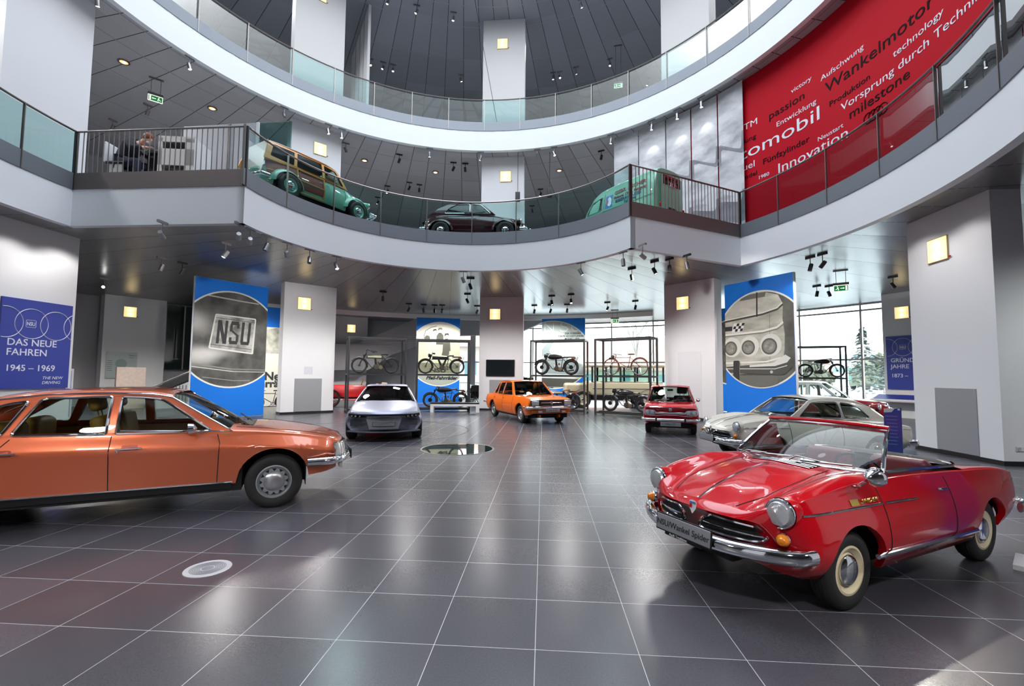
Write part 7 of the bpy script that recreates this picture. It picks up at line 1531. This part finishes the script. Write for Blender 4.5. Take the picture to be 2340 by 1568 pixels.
# broad fill spots added under each ceiling, without fixtures of their own
for z, r, e, angs, col in ((Z0-.1, 14.0, 700, (10, 35, 62, 78, 100, 118, 138, 158, 180, 215), (1, .97, .93)), (Z0-.1, 7.3, 380, (38, 62, 86, 110, 134, 158), (1, .97, .95)), (Z0-.1, 12.2, 520, (218, 240, 260, 282, 306), (1, .97, .95)), (Z0-.1, 14.2, 520, (340,), (.95, 1, .98)), (Z1-.1, 12.6, 560, (30, 60, 90, 120, 145, 168, 190), (.98, .98, 1)), (Z2-.1, 12.8, 470, (20, 50, 80, 110, 140, 165), (.94, .97, 1))):
    for a in angs: p = pol(r, a, z); lamp('ceiling_fill', 'SPOT', p, e, col, .3, (p.x, p.y, 0), cone=150)
for a, e in ((179, 150), (172.5, 150), (-2, 90), (-8, 90)): p = pol(9.85, a, 5.22); lamp('wall_wash_fill', 'SPOT', p, e*.38, (1, .97, .95), .1, tuple(pol(10.6, a, 0)), cone=120)  # west pair washes the sign pillar; east pair is added fill, no fixture
# ================================================================ exit signs
EXG = mat('exit_green', (22, 130, 62), .4, emit=.35); EXW = mat('exit_white', (240, 244, 226), .4, emit=.8)
def exit_sign(label, x, y, zc, drop, right=True, w=.42):
    c = pt(x, y, zc-drop); rz = atan2(c.y, c.x)-pi/2; P = thing('exit_sign', label, 'sign', (c.x, c.y, zc), rz)
    for dx in (-w*.32, w*.32): MB().cyl((dx, 0, 0), (dx, 0, -drop+.18), .008, 6).build('hanger_rod', STEEL, P)
    MB().box((0, 0, -.02), (w, .06, .04)).build('ceiling_plate', STEEL, P, smooth=False); MB().box((0, 0, -drop+.15), (w*1.05, .08, .08)).build('lamp_housing', STEEL, P, smooth=False)
    s = MB().box((0, 0, -drop), (w, .02, .22)).build('sign_plate', EXW, P, smooth=False); MB().box((0, -.011, -drop), (w*.92, .004, .18)).build('green_field', EXG, P, smooth=False)
    k = 1 if right else -1; g = lambda l: [(k*a*w/.42, -.0145, -drop+b) for a, b in l]
    MB().poly(g([(-.02, .012), (.06, .012), (.06, .035), (.10, 0), (.06, -.035), (.06, -.012), (-.02, -.012)])).build('arrow', EXW, P, smooth=False); MB().poly(g([(.12, -.075), (.17, -.075), (.17, .075), (.12, .075)])).build('door_symbol', EXW, P, smooth=False)
    r_ = MB(); r_.poly(g([(-.115, .01), (-.075, .035), (-.06, .02), (-.09, -.005)])); r_.poly(g([(-.10, .0), (-.085, .01), (-.055, -.03), (-.08, -.07), (-.095, -.065), (-.075, -.03)])); r_.poly(g([(-.11, .0), (-.095, -.01), (-.125, -.04), (-.16, -.04), (-.16, -.028), (-.132, -.026)])); r_.poly(g([(-.10+.016*cos(i*pi/4), .055+.016*sin(i*pi/4)) for i in range(8)])); r_.build('running_figure', EXW, P, smooth=False)
exit_sign('green exit sign hanging above the reception desk railing', 355, 226, Z1, .75, False)
exit_sign('green exit sign hanging above the bicycle rack', 1405, 734, Z0, .62, False); exit_sign('green exit sign hanging beside the tail-light banner', 1922, 659, Z0, .62); exit_sign('green exit sign behind the topmost ring glass', 1413, 196, Z2, 2.2)
# ================================================================ reception upstairs: counter, stool, person
BEI = mat('beige_counter', (206, 200, 194), .5, noise=.03); WHL = mat('white_lacquer', (216, 216, 218), .4)
P = thing('reception_counter', 'tall white counter with two dark slots behind the bar railing', 'counter', (-9.15, 11.98, 6.6), radians(4)); P.scale = (.96, 1, 1.13)
mb = MB(); 
for c, d in (((0, .02, 1.18), (.95, .04, .14)), ((0, .02, .74), (.95, .04, .40)), ((-.42, .02, .6), (.11, .04, 1.2)), ((.36, .02, .6), (.23, .04, 1.2)), ((-.07, .02, .05), (.62, .04, .1))): mb.box(c, d)
mb.build('front_panel', BEI, P, smooth=False); MB().box((.47, .42, .62), (.02, .76, 1.25)).box((-.47, .42, .62), (.02, .76, 1.25)).box((0, .42, 1.24), (.95, .8, .02)).box((0, .8, .62), (.95, .02, 1.25)).build('carcass', WHL, P, smooth=False)
MB().box((-.0, .3, .95), (.85, .3, .02)).box((0, .3, .5), (.85, .3, .02)).build('inner_shelf', mat('shelf_grey', (110, 112, 112), .6), P, smooth=False)
P = thing('desk', 'dark-fronted desk where the seated person writes', 'desk', (-9.88, 12.3, 6.6), radians(4)); P.scale = (.66, 1.1, 1.13); MB().box((0, 0, .90), (.75, .6, .035)).build('desk_top', mat('desk_grey', (120, 116, 114), .5), P, smooth=False); MB().box((.1, -.2, .62), (.5, .04, .5)).build('dark_front', BLACKM, P, smooth=False)
for x in (-.3, .3): MB().box((x, .2, .44), (.04, .04, .88)).build('leg', WHL, P, smooth=False)
MB().box((.1, -.2, .18), (.5, .05, .36)).build('kick_panel', WHL, P, smooth=False)
P = thing('office_chair', 'pale swivel chair under the seated person', 'chair', (-10.63, 12.05, 6.6), 0); P.scale = (1.12, 1.12, 1.12); MB().rbox((.0, 0, .53), (.46, .46, .07), .03).build('seat', BLACKM, P); MB().rbox((-.26, 0, .80), (.05, .42, .5), .02, Matrix.Rotation(-.0, 4, 'Y')).build('backrest', WHL, P); MB().cyl((0, 0, .08), (0, 0, .5), .03, 8).build('column', CHROME, P)
for i in range(5): a = 2*pi*i/5; MB().tube([(0, 0, .10), (.26*cos(a), .26*sin(a), .06)], .018, 6).build('foot', CHROME, P)
MB().box((.02, -.18, .3), (.30, .05, .42)).build('side_panel', mat('marbled_panel', (170, 168, 164), .5, noise=.2, nscale=6), P, smooth=False)
def skin(name, verts, edges, radii, m, parent, root=0, sub=2):
    me = bpy.data.meshes.new(name); me.from_pydata(verts, edges, []); o = bpy.data.objects.new(name, me); COL.objects.link(o); o.parent = parent
    sk = o.modifiers.new('skin', 'SKIN'); sk.use_smooth_shade = True
    for i, r in enumerate(radii): me.skin_vertices[0].data[i].radius = (r, r) if not isinstance(r, tuple) else r
    me.skin_vertices[0].data[root].use_root = True; o.modifiers.new('sub', 'SUBSURF').levels = sub; o.modifiers['sub'].render_levels = sub
    dg = bpy.context.evaluated_depsgraph_get(); nm = bpy.data.meshes.new_from_object(o.evaluated_get(dg)); o.modifiers.clear(); o.data = nm; nm.materials.clear(); nm.materials.append(m); nm.polygons.foreach_set('use_smooth', [True]*len(nm.polygons)); return o
def person():
    P = thing('person', 'person in dark suit sitting bent over the desk behind the bar railing', 'person', (-10.6, 12.05, 6.6), 0); P.scale = (1.12, 1.12, 1.12)
    skn = mat('skin', (222, 172, 148), .5); suit = mat('dark_suit', (30, 32, 42), .8, noise=.1, nscale=20); hair = mat('auburn_hair', (120, 62, 32), .6, noise=.2, nscale=40)
    # one continuous body: pelvis, spine, neck, head, arms, legs
    V = [(0, 0, .60), (.04, 0, .74), (.14, 0, .92), (.30, 0, 1.06), (.40, 0, 1.12), (.48, 0, 1.18)]; E = [(0, 1), (1, 2), (2, 3), (3, 4), (4, 5)]; Rr = [.15, .15, .16, .14, .06, .055]
    def add(vs, rs, base):
        p = base
        for v, r in zip(vs, rs): V.append(v); Rr.append(r); E.append((p, len(V)-1)); p = len(V)-1
        return p
    add([(.53, 0, 1.215), (.575, 0, 1.235)], [.085, .08], 5)
    ha = []
    for s in (1, -1):
        ha.append(add([(.30, s*.18, 1.04), (.36, s*.24, .92), (.40, s*.26, .86), (.50, s*.22, .90), (.60, s*.13, .945), (.66, s*.11, .95)], [.07, .055, .047, .043, .032, .028], 3))
        add([(.06, s*.10, .58), (.26, s*.12, .60), (.46, s*.13, .60), (.44, s*.13, .36), (.38, s*.12, .12), (.40, s*.12, .06), (.50, s*.13, .05)], [.10, .085, .07, .055, .045, .042, .035], 0)
    body = skin('body', V, E, Rr, skn, P, 0)
    # clothes follow the body
    skin('jacket', [(.0, 0, .62), (.03, 0, .76), (.13, 0, .93), (.29, 0, 1.07), (.36, 0, 1.10), (.29, .19, 1.05), (.36, .25, .92), (.40, .27, .86), (.50, .23, .90), (.57, .16, .935), (.29, -.19, 1.05), (.36, -.25, .92), (.40, -.27, .86), (.50, -.23, .90), (.57, -.16, .935)],
         [(0, 1), (1, 2), (2, 3), (3, 4), (3, 5), (5, 6), (6, 7), (7, 8), (8, 9), (3, 10), (10, 11), (11, 12), (12, 13), (13, 14)], [.19, .20, .215, .20, .09, .115, .09, .08, .075, .06, .115, .09, .08, .075, .06], suit, P)
    skin('trousers', [(0, 0, .58), (.06, .10, .57), (.26, .12, .60), (.47, .13, .60), (.45, .13, .36), (.385, .12, .12), (.06, -.10, .57), (.26, -.12, .60), (.47, -.13, .60), (.45, -.13, .36), (.385, -.12, .12)], [(0, 1), (1, 2), (2, 3), (3, 4), (4, 5), (0, 6), (6, 7), (7, 8), (8, 9), (9, 10)], [.17, .115, .10, .085, .07, .06, .115, .10, .085, .07, .06], mat('navy_trousers', (26, 32, 56), .8), P)
    M = Matrix.Translation((.55, 0, 1.225)) @ Matrix.Rotation(.75, 4, 'Y')
    hd = MB().ball((0, 0, 0), .10, 20, (1.0, .82, 1.22), M); hd.ball((.095, 0, -.01), .017, 8, (1, .8, 1.3), M); hd.ball((.07, 0, -.075), .03, 10, (1, 1, .7), M)
    for s in (1, -1): hd.ball((0, s*.083, 0), .022, 8, (.8, .4, 1.3), M)
    hd.build('face', skn, body)
    for s in (1, -1): MB().ball((.088, s*.033, .02), .010, 8, (1, 1, 1), M).build('eye', mat('eye_dark', (40, 34, 32), .3), body)
    MB().ball((.083, 0, -.05), .016, 8, (.6, 1.5, .4), M).build('mouth', mat('lips', (170, 96, 90), .5), body)
    MB().ball((-.018, 0, .028), .108, 18, (1.0, .9, 1.16), M).build('hair', hair, P); MB().ball((.078, 0, -.055), .05, 10, (.7, 1.1, .9), M).build('face_mask', mat('white_mask', (226, 226, 230), .7), P)
    MB().tube([(.40, .06, 1.12), (.47, .03, 1.02), (.47, -.03, 1.02), (.40, -.06, 1.12)], .008, 5).build('red_lanyard', mat('red_lanyard', (196, 24, 60), .6), P)
    for s in (1, -1):                        # hands: palm, four curled fingers and a thumb
        c = Vector((.68, s*.105, .945)); skin('hand', [tuple(c+Vector((-.03, 0, 0))), tuple(c+Vector((.02, 0, .004))), tuple(c+Vector((.05, 0, .004)))]+[tuple(c+Vector((.07+.002*q, .026-.017*q, .004))) for q in range(4)]+[tuple(c+Vector((.098+(.008 if q in (1, 2) else 0), .028-.018*q, -.006))) for q in range(4)]+[tuple(c+Vector((.02, -s*.035, 0))), tuple(c+Vector((.05, -s*.045, -.004)))],
            [(0, 1), (1, 2), (2, 3), (2, 4), (2, 5), (2, 6), (3, 7), (4, 8), (5, 9), (6, 10), (1, 11), (11, 12)], [.02, .026, .026, .009, .009, .009, .008, .008, .008, .008, .007, .010, .009], skn, body, 1, 1)
    for s in (1, -1): MB().rbox((.47, s*.125, .035), (.26, .09, .07), .03).build('shoe', BLACKM, P)
person()
P = thing('partition_wall', 'grey glazed partition behind the reception counter', 'partition', (-9.6, 14.6, 6.6), radians(-6)); MB().box((-.1, 0, 1.6), (2.6, .1, 3.2)).build('wall_panel', GREYW, P, smooth=False)
for x, m_ in ((1.25, WHL), (.25, STEEL)): MB().box((x, -.06, 1.6), (.09, .05, 3.2)).build('post', m_, P, smooth=False)
MB().box((1.85, -.02, 1.6), (1.1, .02, 3.2)).build('glass_pane', BGLASS, P, smooth=False)
# small display plinth behind the upper ring glass, speakers
P = thing('display_plinth', 'white plinth with glass cover on the topmost floor', 'plinth', pol(12.8, 93.5, 12.9), 0); MB().box((0, 0, .5), (.9, .7, 1.0)).build('plinth', WHL, P, smooth=False); MB().box((.2, 0, 1.25), (.5, .5, .5)).build('cover', BGLASS, P, smooth=False)
P = thing('partition_wall', 'tall white blade wall on the topmost floor left of the central pillar', 'partition', (-7.82, 22.12, 12.9), atan2(3.68, -2.1)); MB().box((0, 0, 3.0), (4.2, .12, 6.0)).build('wall_panel', WHITE, P, smooth=False)
for x in (-1.2, -.2, .9): MB().box((x, .064, 3.0), (.03, .01, 6.0)).build('panel_joint', DSTEEL, P, smooth=False)
P = thing('steel_cable', 'thin steel cable slanting across the topmost ring near the central pillar', 'cable', pt(1139, 300, 12.98)); MB().tube([(0, 0, 0), pt(1085, 0, Z2)-P.location], .012, 5).build('cable', DSTEEL, P); MB().cyl((0, 0, -.03), (0, 0, .12), .03, 8).build('cable_end', DSTEEL, P)
for i, (x, y, zc, w_) in enumerate(((1183, 450, 9.9, 'on the central pillar'), (1256, 440, 10.1, 'right of the central pillar'))):
    c = pt(x, y, zc); P = thing('loudspeaker', 'small dark grey loudspeaker box %s on the middle floor' % w_, 'speaker', c, 0); MB().rbox((0, 0, 0), (.22, .18, .42), .02).build('cabinet', SPOTD, P); MB().cyl((0, 0, .2), (0, 0, Z1-c.z), .012, 6).build('hanger_rod', SPOTD, P)
P = thing('display_card', 'white card standing inside the windscreen of the crimson saloon', 'card', (4.58, 13.75, .90), radians(-70)); MB().prism([(-.16, 0, 0), (.12, 0, 0), (.10, 0, .20)], (0, .004, 0)).build('card', mat('white_paper', (236, 236, 238), .6), P, smooth=False)
# ================================================================ outside
def rnd(a, b): return random.uniform(a, b)
def conifer(label, x, y, h, r, m):
    P = thing('conifer_tree', label, 'tree', (x, y, -.1), 0); MB().cyl((0, 0, 0), (0, 0, h*.9), .12, 6, .03).build('trunk', mat('bark', (90, 76, 64), .9), P); mb = MB()
    for k in range(420):
        t = rnd(0, 1)**.8; z = h*(.06+.94*t); rr = r*(1-t)*rnd(.5, 1.05)+.05; a = rnd(0, 2*pi); c = Vector((rr*cos(a), rr*sin(a), z)); d = Vector((cos(a), sin(a), rnd(-.5, -.1))).normalized(); s = rnd(.25, .5)*(.5+.5*r/2); w = Vector((-d.y, d.x, 0)).normalized()*s*.5
        mb.add([tuple(c-d*s*.4), tuple(c+w), tuple(c+d*s), tuple(c-w)], [(0, 1, 2, 3)])
    tag(mb.build('foliage', m, P, smooth=False), kind='stuff')
def bare(label, x, y, h, m, n=60):
    P = thing('bare_tree', label, 'tree', (x, y, -.1), 0); mb = MB(); mb.cyl((0, 0, 0), (0, 0, h*.45), .14, 6, .09)
    def br(p, d, l, r, k):
        q = p+d*l; mb.tube([p, q], [r, r*.6], 5)
        if k:
            for i in range(3): br(q, (d+Vector((rnd(-.7, .7), rnd(-.7, .7), rnd(-.1, .5)))).normalized(), l*.68, r*.6, k-1)
    for i in range(4): br(Vector((0, 0, h*.4)), Vector((rnd(-.6, .6), rnd(-.6, .6), 1)).normalized(), h*.22, .07, 3)
    mb.build('branches', m, P)
def bushy(label, x, y, h, r, m):
    P = thing('bush', label, 'bush', (x, y, -.12), 0); MB().cyl((0, 0, 0), (0, 0, h*.6), .06, 6).build('stem', BRK, P); mb = MB()
    for k in range(300):
        a, b, q = rnd(0, 2*pi), rnd(-.2, 1.5), rnd(.6, 1.); c = Vector((r*q*cos(a)*cos(b), r*q*sin(a)*cos(b), h*(.4+.6*q*sin(b)))); s = .22*r; u = Vector((rnd(-1, 1), rnd(-1, 1), rnd(-1, 1))).normalized()*s; v = Vector((rnd(-1, 1), rnd(-1, 1), rnd(-1, 1))).normalized()*s
        mb.add([tuple(c-u), tuple(c+v), tuple(c+u), tuple(c-v)], [(0, 1, 2, 3)])
    tag(mb.build('foliage', m, P, smooth=False), kind='stuff')
FIR = mat('fir_green', (84, 94, 88), .9, noise=.25, nscale=3); OLV = mat('dusty_olive', (112, 114, 96), .9, noise=.25, nscale=3); BRK = mat('pale_bark', (150, 142, 136), .9)
conifer('bluish conifer outside the right-hand window', 30.5, 39.5, 6.2, 2.0, FIR); conifer('smaller conifer right of the bluish one outside the window', 36.0, 43.5, 4.0, 1.9, FIR); bushy('dusty green bush outside, left of the window mullion', 30.0, 46, 3.2, 2.2, OLV)
bushy('green bush outside beside the truck', 44, 54, 4.4, 3.0, OLV); bushy('round green bush outside behind the silver coupe', -6.6, 38, 2.6, 2.0, OLV); bushy('green bush outside left of the round one', -10.6, 41, 2.6, 1.6, FIR)
bare('bare tree outside behind the bicycle rack', 11.5, 42, 9, BRK); bare('second bare tree outside, further right behind the bicycle rack', 14.5, 48, 9, BRK)
P = thing('container_truck', 'truck with teal cab and red container parked outside', 'truck', (59.5, 73.5, -.12), radians(195)); TL = mat('teal_cab_paint', (84, 148, 136), .4)
MB().rbox((4.2, 0, 2.1), (2.2, 2.5, 2.9), .2).build('cab', TL, P); MB().rbox((5.25, 0, 2.6), (.12, 2.1, .9), .05).build('windscreen', CGLASSD, P); MB().box((-2.2, 0, 2.6), (9.5, 2.45, 2.6)).build('container', mat('container_red', (168, 92, 84), .6), P, smooth=False); MB().box((-1.0, 0, .95), (12, 2.2, .3)).build('chassis', BLACKM, P, smooth=False)
for x in (4.4, 1.5, -4.2, -5.5): 
    for sd in (1, -1): MB().cyl((x, sd*1.0, .5), (x, sd*1.25, .5), .5, 18).build('wheel', TYRE, P)
P = thing('warehouse', 'long low white warehouse beyond the trees', 'building', (75, 104, -.1), radians(-35)); MB().box((0, 0, 3.2), (70, 12, 6.4)).build('wall', mat('white_cladding', (226, 230, 234), .7), P, smooth=False); MB().box((0, 0, 6.6), (71, 13, .7)).build('roof_edge', mat('blue_grey_roof', (150, 176, 196), .6), P, smooth=False)
for i in range(9): MB().box((-30+7.5*i, -6.05, 3.6), (3.4, .1, 1.0)).build('window', mat('grey_window', (120, 150, 156), .3), P, smooth=False)
BR = mat('terracotta_roof', (178, 130, 112), .8, noise=.2, nscale=2); WL2 = mat('house_cream', (206, 198, 188), .8)
def house(label, x, y, rz, w, d, hw, hr):
    P = thing('house', label, 'building', (x, y, -.1), rz); MB().box((0, 0, hw/2), (w, d, hw)).build('wall', WL2, P, smooth=False); MB().prism([(-w/2-.4, -d/2-.5, hw), (-w/2-.4, d/2+.5, hw), (-w/2-.4, 0, hw+hr)], (w+.8, 0, 0)).build('roof', BR, P, smooth=False)
    for i in range(3): MB().box((-w*.3+w*.3*i, -d/2-.02, hw*.55), (1.1, .06, 1.3)).build('window', mat('grey_window', (120, 150, 156), .3), P, smooth=False)
house('house with orange tiled roof outside behind the left racks', -11.5, 52, radians(20), 10, 8, 3.0, 4.8); house('house with orange roof outside behind the bicycle rack', 14, 56, radians(-15), 14, 9, 2.4, 4.0); house('small orange-roofed house beyond the conifers at right', 50, 80, radians(-30), 9, 8, 2.4, 3.0); house('orange-walled house outside right of the family poster', -2.4, 46, 0, 5, 6, 4.4, 1.6)
P = thing('garden_railing', 'dark outdoor railing beyond the glass', 'fence', pol(24, 75, -.1), 0); o_ = P.location
MB().tube([pol(24, 58+i*2, 1.05)-o_ for i in range(31)], .025, 5).build('rail', DSTEEL, P)
for i in range(60): c = pol(24, 58+i, -.1)-o_; MB().cyl(c, c+Vector((0, 0, 1.1)), .012, 4).build('baluster', DSTEEL, P)
